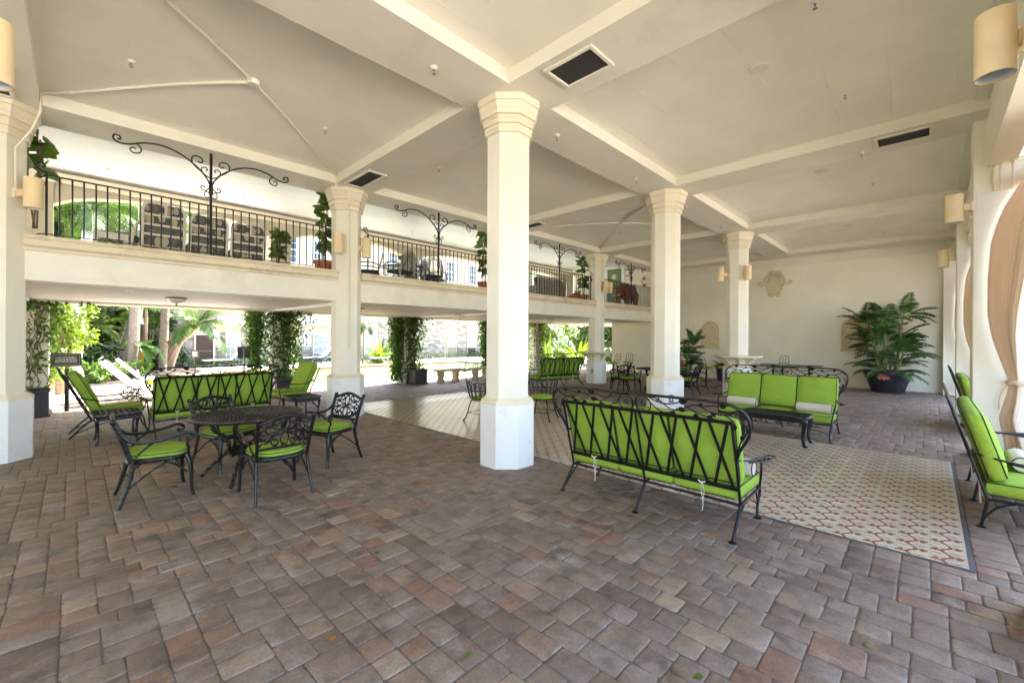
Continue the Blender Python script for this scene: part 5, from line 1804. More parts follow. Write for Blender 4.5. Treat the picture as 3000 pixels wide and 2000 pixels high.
def make_niche(label, y):
    t = T('arched_relief', label, 'wall relief', (XW, y, 1.24), 0, 'arched plaster reliefs')
    mb = MB()
    def arch(r_, h0, h1, n=14):
        return [(-r_, h0), (r_, h0)] + [(r_ * math.cos(PI * i / n), h1 + r_ * math.sin(PI * i / n)) for i in range(n + 1)]
    mb.prism(arch(.36, .03, .80), .03, wall_f)
    mb.build('back_panel', 'relief', t, False)
    fr = MB()
    fr.tube([wall_f(u, v, .035) for u, v in arch(.345, .05, .80)[1:] + [(-.345, .05)]], .022, 6)
    fr.tube([wall_f(u, v, .035) for u, v in arch(.27, .07, .80)[1:] + [(-.27, .07)]], .014, 5)
    fr.bbox(-.07, 0, -.40, .40, 0.0, .05, .006)
    for k in range(13):
        fr.bbox(-.085, -.06, -.385 + k * .06, -.355 + k * .06, .005, .035, .004)
    fr.build('moulding', 'relief', t)
    rl = MB()
    for k in range(9):
        a = PI * (k + .5) / 9
        rl.tube([wall_f(.05 * math.cos(a), .83 + .05 * math.sin(a), .035), wall_f(.21 * math.cos(a), .83 + .21 * math.sin(a), .045)], [.010, .022], 5)
    for s in (-1, 1):
        rl.tube([wall_f(s * u, v, .04) for u, v in cat((.02, .12), (.10, .18), (.13, .28), (.06, .36), (.02, .46), (.09, .56), (.13, .66), (.07, .73), (.03, .68))], .026, 6)
        rl.tube([wall_f(s * u, v, .04) for u, v in spiral(.12, .22, .07, .02, 3.5, -2, 10)], .018, 5)
        rl.tube([wall_f(s * u, v, .04) for u, v in spiral(.10, .52, .06, .02, 3.5, -2, 10)], .018, 5)
    for v, r_ in ((.20, .06), (.40, .05), (.60, .055), (.72, .045)):
        rl.ball(wall_f(0, v, .03), r_, 8, 6, (.6, 1, 1.2))
    rl.build('carving', 'relief', t)
make_niche('arched plaster relief with shell fan between the plant and the sconce column', 2.57)
make_niche('arched plaster relief mostly hidden behind the big potted palm', -2.21)

# ---- end wall door, lantern and extinguisher on the balcony level
t = T('sage_door', 'sage green panelled door in white surround at the balcony end', 'door', (XW, 7.14, 2.95))
MB().bbox(-.05, -.001, -.40, .40, 0, 2.11, .004).build('door_leaf', 'doorgreen', t, False)
mb = MB()
for y_ in (-.2, .2):
    for z0, z1 in ((.15, .75), (.9, 1.5), (1.62, 1.98)):
        mb.bbox(-.062, -.05, y_ - .15, y_ + .15, z0, z1, .008)
mb.build('panel', 'doorgreen', t, False)
mb = MB().bbox(-.09, -.001, -.56, -.40, 0, 2.12, .006).bbox(-.09, -.001, .40, .56, 0, 2.12, .006).bbox(-.11, -.001, -.60, .60, 2.12, 2.46, .01).bbox(-.14, -.001, -.64, .64, 2.46, 2.50, .006)
fr = mb.build('surround', 'white', t, False)
mb = MB()
for k in range(9):
    y_ = -.48 + k * .12
    mb.tube([(-.115, y_ + .035 * math.cos(a), 2.29 + .06 * math.sin(a)) for a in np.linspace(0, 6.28, 9)], .008, 4)
mb.build('carved_frieze', 'beam', fr)
MB().lathe([(.004, .03), (.13, .02), (.14, 0)], 12).xform(lambda p: Vector((-.05 - p.z, p.x + .02, p.y + 1.74))).build('round_plaque', 'relief', t)
MB().ball((-.09, -.33, 1.02), .03).build('knob', 'bronze', t)
t = T('wall_lantern', 'dark square wall lantern with pale glass beside the sage door', 'lantern', (XW, 6.37, 4.72))
MB().bbox(-.03, 0, -.05, .05, -.02, .28, .005).tube([(-.02, 0, .22), (-.10, 0, .26), (-.15, 0, .25)], .012, 5).lathe([(.12, .20), (.13, .215), (.02, .27)], 4, (-.15, 0, 0), PI / 4).lathe([(.10, -.06), (.11, -.05), (.10, -.04)], 4, (-.15, 0, 0), PI / 4).build('lantern_frame', 'iron', t, False)
MB().lathe([(.075, -.04), (.10, .20)], 4, (-.15, 0, 0), PI / 4).build('lantern_glass', 'frosted', t, False)
t = T('fire_extinguisher', 'red fire extinguisher with white label on the balcony end wall', 'extinguisher', (XW - .09, 5.53, 4.10))
MB().lathe([(.06, 0), (.075, .01), (.075, .30), (.05, .36), (.025, .38)], 14).build('cylinder', 'red', t)
MB().lathe([(.0765, .10), (.0765, .28)], 14, cap=False).build('label_band', 'white', t)
MB().lathe([(.02, .38), (.022, .42)], 8).bbox(-.01, .01, -.06, .05, .42, .435, .003).tube([(0, .02, .40), (0, .10, .40), (0, .13, .30), (0, .10, .10)], .012, 6).build('valve_and_hose', 'pipe', t)

# ---- veranda ceiling bowls
def make_bowl(label, x, y):
    t = T('ceiling_bowl_light', label, 'ceiling light', (x, y, 2.404), 0, 'alabaster ceiling bowls')
    MB().lathe([(.17, 0), (.185, -.012), (.18, -.02), (.16, -.022)], 24).build('rim', 'bronze', t)
    MB().lathe([(.165, -.02), (.155, -.05), (.11, -.09), (.05, -.115), (.004, -.12)], 24, cap=False).build('glass_bowl', 'frosted', t)
    MB().lathe([(.012, -.115), (.016, -.135), (.004, -.165)], 8).build('finial', 'bronze', t)
make_bowl('alabaster bowl light under the slats above the garden palms view', -2.62, 6.6)
make_bowl('alabaster bowl light under the slats beside the round table column', 1.15, 6.7)
make_bowl('alabaster bowl light under the slats just left of the lone column', 4.75, 6.9)
make_bowl('alabaster bowl light under the slats above the distant sofa', 9.4, 6.9)

# ---- notice boards and stands
t = T('notice_stand', 'brown notice board with gold border on a post by the palms', 'sign', (-4.13, 9.42, 0), R(-14))
MB().bbox(-.035, .035, -.02, .02, 0, .95, .004).build('post', 'signblack', t, False)
b_ = MB().bbox(-.24, .24, -.045, -.02, .98, 1.27, .004).build('board', 'signblack', t, False)
mb = MB()
for (x0, x1, z0, z1) in ((-.21, .21, 1.235, 1.24), (-.21, .21, 1.01, 1.015), (-.21, -.206, 1.015, 1.235), (.206, .21, 1.015, 1.235)):
    mb.box(x0, x1, -.0475, -.0455, z0, z1)
mb.build('gold_border', 'gold', b_, False)
def text(body, size, loc, rot, mat, parent, name='lettering', align='CENTER', sx=1.0):
    c = bpy.data.curves.new(name, 'FONT')
    c.body = body
    c.size = size
    c.align_x = align
    c.align_y = 'CENTER'
    c.extrude = .0006
    c.materials.append(MT[mat])
    o = bpy.data.objects.new(name, c)
    COL.objects.link(o)
    o.location = loc
    o.rotation_euler = rot
    o.scale = (sx, 1, 1)
    me = bpy.data.meshes.new_from_object(o.evaluated_get(bpy.context.evaluated_depsgraph_get()))
    bpy.data.objects.remove(o)
    q = bpy.data.objects.new(name, me)
    COL.objects.link(q)
    q.location, q.rotation_euler, q.scale = loc, rot, (sx, 1, 1)
    q.parent = parent
    return q
mb = MB()
rnd = random.Random(9)
for k in range(5):
    x = -.17
    while x < .15:
        w_ = rnd.uniform(.015, .05)
        mb.box(x, min(x + w_, .17), -.0475, -.0455, 1.170 - k * .026, (1.186 if k == 0 else 1.181) - k * .026)
        x += w_ + .012
mb.build('small_print', 'lettering', b_, False)
t = T('small_notice', 'little square notice on a slim stake in front of the brown door', 'sign', (-1.6, 11.0, 0), R(-14))
MB().tube([(0, 0, 0), (0, 0, 1.05)], .018, 6).build('stake', 'signblack', t)
b_ = MB().bbox(-.10, .10, -.025, -.005, 1.03, 1.26, .004).build('board', 'signblack', t, False)
MB().box(-.08, .08, -.0275, -.0255, 1.05, 1.24).build('notice_sheet', 'steelgrey', b_, False)
mb = MB()
for k in range(5):
    mb.box(-.06, .06 - .012 * (k % 3), -.0295, -.0278, 1.075 + k * .03, 1.09 + k * .03)
mb.build('small_print', 'lettering', b_, False)
t = T('board_stand', 'dark board on a pole seen from behind over the sofa crest', 'sign', (-.72, 9.6, 0), R(-5))
MB().tube([(0, 0, 0), (0, 0, 1.30)], .028, 8).build('pole', 'steelgrey', t)
MB().bbox(-.15, .15, .03, .06, 1.05, 1.36, .005).build('board', 'signblack', t, False)
MB().bbox(-.155, .155, .025, .065, 1.355, 1.37, .003).bbox(-.155, .155, .025, .065, 1.04, 1.052, .003).build('board_edge', 'steelgrey', t, False)
# ================================================================ BALCONY FURNITURE
BZ = 2.945
def rr_path(w, h, r, n=5):
    pts = []
    for (cx, cz, a0) in ((w / 2 - r, h - r, 0), (-w / 2 + r, h - r, PI / 2)):
        for i in range(n + 1):
            a = a0 + PI / 2 * i / n
            pts.append((cx + r * math.cos(a), cz + r * math.sin(a)))
    return [(w / 2, 0)] + pts + [(-w / 2, 0)]
def make_patio_chair(label, loc, rz, h=.93):
    t = T('patio_chair', label, 'chair', loc, rz, 'pale patio chairs with leaf print cushions')
    f3 = lambda u, v, w_=0: (u, .02 + (h - v) * .16 + w_, v)
    fr = MB().tube([f3(u, v) for u, v in rr_path(.56, h, .17)], .021, 8)
    fr.build('back_frame', 'vinyl', t)
    sl = MB()
    for v in (.22, .42, .58, .74):
        sl.bar(f3(-.27, v), f3(.27, v), .035, .014, (0, 1, .16))
    sl.bar(f3(.02, .74), f3(.02, h - .02), .035, .014, (0, 1, .16))
    sl.bar(f3(.05, .0), f3(.05, .22), .035, .014, (0, 1, .16))
    sl.build('back_slat', 'vinyl', t)
    rot = Matrix.Rotation(R(90 + 9), 3, 'X')
    cushion_mb(.54, h - .10, .10, .045, .02).xform(lambda p: rot @ p + Vector((0, .20, h / 2 + .03))).build('back_cushion', 'cushion', t)
    cushion_mb(.54, .56, .10, .045, .02).xform(lambda p: p + Vector((0, .46, .42))).build('seat_cushion', 'cushion', t)
    for s in (-1, 1):
        MB().tube(cat((s * .29, .12, .62), (s * .31, .30, .64), (s * .31, .62, .62), (s * .31, .70, .40), (s * .31, .70, 0)), .018, 7).build('arm', 'vinyl', t)
        MB().tube([(s * .28, .18, .40), (s * .30, .06, 0)], .018, 7).build('leg', 'vinyl', t)
    return t
PC = make_patio_chair('tallest pale patio chair with leaf print cushion behind the railing', (-2.965, 5.25, BZ), 0, .96)
dup(PC, (-2.32, 5.28, BZ - .06), 0, 'pale patio chair with leaf print cushion next to the scroll standard')
dup(PC, (-1.68, 5.30, BZ - .09), 0, 'pale patio chair with leaf print cushion closest to the balcony ficus')
t = T('slatted_ottoman', 'small pale slatted footstool at the garden end of the railing', 'stool', (-3.62, 5.6, BZ))
mb = MB()
for k in range(4):
    mb.bbox(-.20, .20, -.20 + k * .11, -.12 + k * .11, .34, .37, .006)
mb.bbox(-.20, .20, -.22, -.205, .26, .34, .004)
mb.build('seat_slats', 'vinyl', t, False)
for sx in (-1, 1):
    for sy in (-1, 1):
        MB().bbox(sx * .18 - .025, sx * .18 + .025, sy * .18 - .025, sy * .18 + .025, 0, .338, .006).build('leg', 'vinyl', t, False)
t = T('patio_side_chair', 'pale rounded patio chair turned side on beside the tallest chair', 'chair', (-3.22, 5.62, BZ), R(70))
fr = MB().tube([(u, .02 + (.62 - v) * .16, v) for u, v in rr_path(.5, .62, .2)], .024, 8)
fr.build('back_frame', 'vinyl', t)
cushion_mb(.46, .5, .10, .045, .02).xform(lambda p: p + Vector((0, .32, .36))).build('seat_cushion', 'cushion', t)
for s in (-1, 1):
    MB().tube([(s * .25, .5, .34), (s * .26, .56, 0)], .02, 7).build('leg', 'vinyl', t)

# bentwood set
def make_bentwood(label, loc, rz):
    t = T('bentwood_chair', label, 'chair', loc, rz, 'grey bentwood chairs')
    f3 = lambda u, v: (u, .22 + (v - .4) * .25, v)
    mb = MB()
    for k in range(3):
        w_ = .27 - k * .035
        mb.tube([f3(u, v) for u, v in bez((-w_, .42), (-w_ * 1.25, 1.22 - k * .07), (w_ * 1.25, 1.22 - k * .07), (w_, .42), 14)], .017, 6)
    for k in range(-3, 4):
        mb.tube([f3(k * .02, .44), f3(k * .055, 1.0 - abs(k) * .05)], .011, 5)
    mb.build('hoop_back', 'wicker', t)
    cushion_mb(.52, .50, .08, .035, .015).xform(lambda p: p + Vector((0, 0, .46))).build('seat_cushion', 'pipe', t)
    for s in (-1, 1):
        mb = MB().tube(cat((s * .27, .28, .62), (s * .33, .05, .68), (s * .33, -.22, .66), (s * .28, -.28, .45), (s * .27, -.27, 0)), .02, 6)
        mb.tube(cat((s * .27, -.26, .12), (s * .20, 0, .36), (s * .27, .24, .12)), .014, 5)
        mb.build('arm', 'wicker', t)
        MB().tube([(s * .26, .24, .45), (s * .27, .28, 0)], .02, 6).build('leg', 'wicker', t)
    return t
BW_ = make_bentwood('grey bentwood hoop back chair facing away from the railing', (2.12, 6.2, BZ), PI + .25)
dup(BW_, (1.55, 6.85, BZ), R(-115), 'grey bentwood chair beside the dark sconce of the round table column')
dup(BW_, (3.70, 6.9, BZ), R(85), 'grey bentwood chair on the pole side of the glass table')
dup(BW_, (3.25, 6.35, BZ), R(155), 'low seen bentwood chair between the lantern and the scroll standard')
t = T('glass_table', 'round glass topped table holding the black lantern on the balcony', 'table', (2.78, 7.05, BZ))
g_ = MB().lathe([(.66, .735), (.67, .742), (.66, .75)], 32).build('glass_top', 'glass', t)
MB().tube([(.67 * math.cos(a), .67 * math.sin(a), .742) for a in np.linspace(0, 2 * PI, 33)[:-1]], .012, 5, closed=True).build('rim', 'steelgrey', t)
for k in range(3):
    a = k * 2.1
    MB().tube(cat((.4 * math.cos(a), .4 * math.sin(a), .73), (.15 * math.cos(a), .15 * math.sin(a), .4), (.38 * math.cos(a), .38 * math.sin(a), 0)), .025, 6).build('leg', 'wicker', t)
t = T('candle_lantern', 'black open candle lantern standing on the glass table', 'lantern', (2.86, 7.0, BZ + .755))
mb = MB().bbox(-.09, .09, -.09, .09, 0, .03, .004).lathe([(.13, .27), (.03, .36), (.03, .39)], 4, (0, 0, 0), PI / 4)
for sx in (-1, 1):
    for sy in (-1, 1):
        mb.bbox(sx * .08 - .01, sx * .08 + .01, sy * .08 - .01, sy * .08 + .01, .03, .27, .002)
mb.tube([(.05 * math.cos(a), 0, .43 + .05 * math.sin(a)) for a in np.linspace(0, 6.28, 12)], .008, 5)
mb.build('cage', 'iron', t, False)
MB().lathe([(.03, .03), (.03, .15)], 10).build('candle', 'white', t)

# wicker sofa seen through the third railing
t = T('wicker_sofa', 'grey lattice weave sofa back behind the third railing', 'sofa', (8.35, 6.0, BZ))
mb = MB()
for k in range(24):
    for s in (-1, 1):
        x0 = -.80 + k * .0675
        x1 = x0 + s * .30
        mb.bar((max(-.82, min(.82, x0)), -.002 * s, .12), (max(-.82, min(.82, x1)), -.002 * s, .92), .024, .008, (0, 1, 0))
for x in (-.82, 0, .82):
    mb.bar((x, 0, 0), (x, 0, .95), .05, .03, (0, 1, 0))
mb.bar((-.85, 0, .94), (.85, 0, .94), .05, .04, (0, 1, 0)).bar((-.85, 0, .11), (.85, 0, .11), .05, .03, (0, 1, 0))
mb.build('lattice_back', 'wicker', t, False)
cushion_mb(1.6, .6, .16, .06, .02).xform(lambda p: p + Vector((0, .36, .40))).build('seat_cushion', 'cushion', t)
cushion_mb(1.6, .5, .14, .06, .03).xform(lambda p: Matrix.Rotation(R(80), 3, 'X') @ p + Vector((0, .12, .66))).build('back_cushion', 'cushion', t)
for s in (-1, 1):
    MB().bbox(s * .82 - .03, s * .82 + .03, .02, .66, .10, .60, .01).build('arm', 'wicker', t, False)

# carved elephant and small terracotta animal: one skinned body each
def skin_body(name, verts, edges, radii, mat, parent, sub=2, root=0):
    me = bpy.data.meshes.new(name)
    me.from_pydata(verts, edges, [])
    o = bpy.data.objects.new(name, me)
    COL.objects.link(o)
    o.parent = parent
    o.modifiers.new('skin', 'SKIN')
    me.update()
    if not me.skin_vertices:
        bpy.context.view_layer.objects.active = o
        me.skin_vertices.new() if hasattr(me.skin_vertices, 'new') else None
    for i, r in enumerate(radii):
        sv = me.skin_vertices[0].data[i]
        sv.radius = (r, r) if not isinstance(r, tuple) else r
        sv.use_root = (i == root)
    s = o.modifiers.new('smooth', 'SUBSURF')
    s.levels = s.render_levels = sub
    me.materials.append(MT[mat])
    o.modifiers['skin'].use_smooth_shade = True
    return o
t = T('carved_elephant', 'large red brown carved elephant standing behind the end railing', 'elephant statue', (13.4, 5.75, BZ), PI)
V = [(-.48, 0, .74), (-.2, 0, .80), (.1, 0, .82), (.38, 0, .84), (.56, 0, .92), (.74, 0, .78), (.82, 0, .56), (.84, 0, .34), (.90, 0, .16), (.98, 0, .14)]
Rr = [.20, .30, .33, .29, .22, .15, .10, .075, .055, .045]
E_ = [(i, i + 1) for i in range(9)]
for x, y in ((-.42, .20), (-.42, -.20), (.34, .20), (.34, -.20)):
    k = len(V)
    V += [(x, y, .58), (x + .02, y * 1.05, .32), (x - .01, y * 1.05, .06), (x, y * 1.05, .0)]
    Rr += [.17, .125, .115, .13]
    E_ += [(0 if x < 0 else 3, k), (k, k + 1), (k + 1, k + 2), (k + 2, k + 3)]
k = len(V)
V += [(-.66, 0, .72), (-.74, 0, .50), (-.75, 0, .34)]
Rr += [.04, .025, .03]
E_ += [(0, k), (k, k + 1), (k + 1, k + 2)]
eb = skin_body('elephant_body', V, E_, Rr, 'rust', t, 2, 2)
for s in (-1, 1):
    mb = MB()
    sh = [(.46, 1.10), (.56, 1.06), (.62, .90), (.58, .70), (.50, .56), (.40, .60), (.32, .78), (.34, .98)]
    mb.prism(sh, .03, lambda u, v, w_: (u - w_ * .2, s * (.24 + w_ + (.62 - u) * .35), v))
    mb.build('ear', 'rust', eb, False)
    MB().tube(cat((.74, s * .09, .70), (.86, s * .12, .58), (1.0, s * .13, .56), (1.08, s * .12, .62)), [.03] * 7 + [.024] * 6 + [.012] * 6, 7).build('tusk', 'vinyl', eb)
t = T('terracotta_lion', 'small crouching orange terracotta animal beside the ficus pot', 'animal statue', (9.05, 5.55, BZ), 0)
V = [(-.24, 0, .16), (0, 0, .19), (.18, 0, .24), (.26, 0, .36), (.34, 0, .40), (.44, 0, .36)]
Rr = [.13, .13, .14, .12, .12, .07]
E_ = [(i, i + 1) for i in range(5)]
for y in (.09, -.09):
    k = len(V)
    V += [(.20, y, .10), (.36, y, .04)]
    Rr += [.06, .05]
    E_ += [(2, k), (k, k + 1)]
    k = len(V)
    V += [(-.22, y * 1.3, .08), (-.05, y * 1.6, .045)]
    Rr += [.08, .05]
    E_ += [(0, k), (k, k + 1)]
k = len(V)
V += [(-.40, .02, .08), (-.44, .14, .05), (-.34, .22, .05)]
Rr += [.03, .025, .03]
E_ += [(0, k), (k, k + 1), (k + 1, k + 2)]
lb = skin_body('animal_body', V, E_, Rr, 'terra', t, 2, 1)
MB().bbox(-.42, .46, -.19, .19, -.001, .035, .008).build('base', 'terra', t, False)
for s in (-1, 1):
    MB().ball((.28, s * .09, .49), .035, 6, 5).build('ear', 'terra', lb)

# ================================================================ PLANTS
RN = random.Random(21)
def leafq(mb, base, d, L, W, up=None, droop=0.25, seg=3, fold=.0):
    """tapering leaf blade from base along d"""
    base, d = Vector(base), Vector(d).normalized()
    up = Vector(up) if up else Vector((0, 0, 1))
    s = d.cross(up)
    if s.length < 1e-4:
        s = d.orthogonal()
    s.normalize()
    vs, fs = [], []
    p = base.copy()
    dd = d.copy()
    for i in range(seg + 1):
        t_ = i / seg
        w_ = W * (math.sin(PI * (.12 + .88 * t_) ** .8) if i < seg else 0.02) * .5
        nrm = s.cross(dd)
        vs.append(p + s * w_ + nrm * fold * w_)
        vs.append(p - s * w_ + nrm * fold * w_)
        dd = (dd + Vector((0, 0, -droop / seg))).normalized()
        p = p + dd * (L / seg)
    for i in range(seg):
        fs.append((2 * i, 2 * i + 1, 2 * i + 3, 2 * i + 2))
    mb.add(vs, fs)
def rdir(rn=RN):
    while True:
        v = Vector((rn.uniform(-1, 1), rn.uniform(-1, 1), rn.uniform(-1, 1)))
        if .05 < v.length < 1:
            return v.normalized()
def cloud(mb, c, r, n, L, W, rn=RN, clump=0, seg=2):
    cs = [Vector((c[0] + rn.gauss(0, r[0] * .55), c[1] + rn.gauss(0, r[1] * .55), c[2] + rn.gauss(0, r[2] * .5))) for _ in range(clump)] if clump else None
    for _ in range(n):
        if cs:
            q = rn.choice(cs)
            v = rdir(rn) * (rn.random() ** .5)
            p = q + Vector((v.x * r[0] * .42, v.y * r[1] * .42, v.z * r[2] * .32))
        else:
            v = rdir(rn) * (rn.random() ** .35)
            p = Vector((c[0] + v.x * r[0], c[1] + v.y * r[1], c[2] + v.z * r[2]))
        d = (rdir(rn) + (p - Vector(c)).normalized() * .6 + Vector((0, 0, -.15))).normalized()
        leafq(mb, p, d, L * rn.uniform(.6, 1.25), W * rn.uniform(.6, 1.2), rdir(rn), .3, seg)
def frond(mb, base, az, el, L, leaf, n=26, droop=1.2, w=.028, rn=RN, lmb=None, twist=.5, start=.18):
    """palm frond: rachis to mb, leaflets to lmb"""
    lmb = lmb or mb
    d = Vector((math.cos(az) * math.cos(el), math.sin(az) * math.cos(el), math.sin(el)))
    p = Vector(base)
    pts = [p.copy()]
    N = 12
    ds = [d.copy()]
    for i in range(N):
        d = (d + Vector((0, 0, -droop / N * (.4 + i / N)))).normalized()
        p = p + d * (L / N)
        pts.append(p.copy())
        ds.append(d.copy())
    mb.tube(pts, [.016 * L / 1.6 * (1 - .8 * i / N) + .003 for i in range(N + 1)], 5)
    for k in range(n):
        t_ = start + (1 - start) * (k + .5) / n
        i = min(N - 1, int(t_ * N))
        fr = t_ * N - i
        q = pts[i].lerp(pts[i + 1], fr)
        dd = ds[i]
        s = dd.cross(Vector((0, 0, 1)))
        if s.length < 1e-3: s = dd.orthogonal()
        s.normalize()
        upv = s.cross(dd)
        ll = leaf * (math.sin(PI * (.15 + .80 * t_)) * .8 + .25) * rn.uniform(.85, 1.1)
        for sg in (-1, 1):
            ld = (s * sg + dd * .75 + upv * twist * rn.uniform(.2, 1) - Vector((0, 0, .25))).normalized()
            leafq(lmb, q, ld, ll, w, upv, .55, 2)

def pot_round(t, r1, r2, h, mat):
    MB().lathe([(r1, 0), (r1 * 1.02, .02), (r2 * .93, h * .78), (r2 * .95, h * .80), (r2, h * .82), (r2 * 1.02, h * .97), (r2 * .98, h), (r2 * .88, h), (r2 * .86, h * .9)], 28, cap=False).lathe([(.01, .01), (r1, .01)], 20, cap=False).build('pot', mat, t)
    MB().lathe([(.01, h * .9), (r2 * .87, h * .9)], 20, cap=False).build('soil', 'soil', t)
def make_potted_palm(label, loc, rz, scale=1.0, seed=3, n=30, h=3.0):
    rn = random.Random(seed)
    t = T('potted_palm', label, 'potted plant', loc, rz, 'big potted palms')
    pot_round(t, .40 * scale, .62 * scale, .72 * scale, 'pot')
    st, lf, rd = MB(), MB(), MB()
    for k in range(11):
        a = 2.4 * k + rn.uniform(-.4, .4)
        b0 = (.22 * scale * math.cos(a), .22 * scale * math.sin(a), .62 * scale)
        lean = rn.uniform(.06, .30)
        H = (.25 + 1.65 * ((k * 5) % 11 + rn.random()) / 11) * scale
        top = (b0[0] + lean * math.cos(a) * H, b0[1] + lean * math.sin(a) * H, b0[2] + H)
        st.tube(cat(b0, ((b0[0] + top[0]) / 2 + .02, (b0[1] + top[1]) / 2, (b0[2] + top[2]) / 2), top), .022, 6)
        for q in range(n // 9 + 5):
            az = a + rn.uniform(-1.9, 1.9)
            el = rn.uniform(.1, 1.25)
            frond(st, top, az, el, rn.uniform(.62, .98) * scale, .27 * scale, 17, rn.uniform(.7, 1.6), .046 * scale, rn, lf, .35, .22)
    for k in range(14):
        az = rn.uniform(0, 6.28)
        frond(st, (.2 * scale * math.cos(az), .2 * scale * math.sin(az), .66 * scale), az, rn.uniform(.1, .9), rn.uniform(.7, 1.15) * scale, .26 * scale, 17, 1.5, .034 * scale, rn, lf, .3, .25)
    st.tube([(-.1, .1, .7), (.05, -.15, 1.9 * scale), (.10, -.28, 2.35 * scale), (.14, -.40, h)], [.012, .010, .007, .002], 5)
    st.build('stems', 'cane', t)
    lf.build('fronds', 'darkleaf', t, True, 3)
    for args in (((-.35 * scale, .1, .70 * scale), PI, .2, .42 * scale, .2, 6, 2.6, .05), ((-.35 * scale, .15, .70 * scale), PI + .5, .2, .42 * scale, .2, 6, 2.6, .05), ((-.3, .45, 1.5 * scale), 2.3, -.1, .45, .35, 7, 1.6, .05)):
        rd = MB()
        frond(rd, *args, rn)
        rd.build('dry_frond', 'redleaf', t, True, 3)
    return t
make_potted_palm('huge bushy palm in a black tub before the end wall', (13.85, -3.10, 0), 0, .97, 3, 34, 3.2)
make_potted_palm('tall potted palm half hidden behind the second front column', (10.75, 1.98, 0), 1.0, .64, 8, 26, 2.2)
t = T('slim_potted_plant', 'dark leafed plant in a slim black pot against the end wall', 'potted plant', (14.1, 1.93, 0))
MB().lathe([(.14, 0), (.21, .60), (.22, .62), (.19, .62), (.18, .56)], 20, cap=False).lathe([(.01, .56), (.18, .56)], 16, cap=False).build('pot', 'pot', t)
mb = MB()
rn = random.Random(5)
for k in range(16):
    a = rn.uniform(0, 6.28)
    leafq(mb, (.05 * math.cos(a), .05 * math.sin(a), .56), (math.cos(a), math.sin(a), rn.uniform(.5, 1.8)), rn.uniform(.4, .62), .20, (0, 0, 1), 1.3, 5)
mb.build('leaves', 'darkleaf', t, True, 3)

def make_ficus(label, loc, h=1.9, seed=1, base=.28, pot=True, r=.22, low=.55):
    rn = random.Random(seed)
    t = T('potted_ficus', label, 'potted plant', loc, 0, 'balcony ficus plants in terracotta')
    if pot:
        MB().lathe([(.13, 0), (.19, .26), (.21, .27), (.215, .33), (.18, .33), (.17, .27)], 20, cap=False).lathe([(.01, .27), (.17, .27)], 14, cap=False).lathe([(.01, .001), (.22, .001), (.25, .035), (.24, .035), (.2, .012)], 18, cap=False).build('pot', 'terra', t)
    st, lf = MB(), MB()
    for k in range(3):
        a = rn.uniform(0, 6.28)
        pts = cat((.02 * k, 0, .26), (.05 * math.cos(a), .05 * math.sin(a), h * .5), (.09 * math.cos(a + 1), .09 * math.sin(a + 1), h * (.86 + .05 * k)))
        st.tube(pts, .012, 5)
        for i, p in enumerate(pts):
            if p[2] < low or i % 2: continue
            for q in range(4):
                az = rn.uniform(0, 6.28)
                leafq(lf, (p[0] + .03 * math.cos(az), p[1] + .03 * math.sin(az), p[2] + rn.uniform(-.06, .06)), (math.cos(az), math.sin(az), rn.uniform(-.4, .9)), rn.uniform(.18, .30), rn.uniform(.14, .21), rdir(rn), .7, 4, .25)
    st.build('stems', 'bark', t)
    lf.build('leaves', 'ficus', t, True, 3)
    return t
make_ficus('tall fiddle leaf ficus tucked behind the thick column', (-4.46, 5.32, BZ), 1.85, 2, pot=False, low=1.0)
make_ficus('fiddle leaf ficus in a terracotta pot squeezed behind the round table column', (-.28, 5.30, BZ), 1.85, 4)
make_ficus('shorter ficus standing back on the veranda beyond the patio chairs', (-.62, 7.2, BZ), 1.30, 6)
make_ficus('fiddle leaf ficus peeking out behind the lone front column', (4.36, 5.30, BZ), 1.85, 9)
make_ficus('tall ficus in a terracotta pot beside the elephant column', (9.42, 5.35, BZ), 1.90, 12)
make_ficus('small ficus on the veranda behind the glass table', (3.3, 7.7, BZ), 1.35, 15)

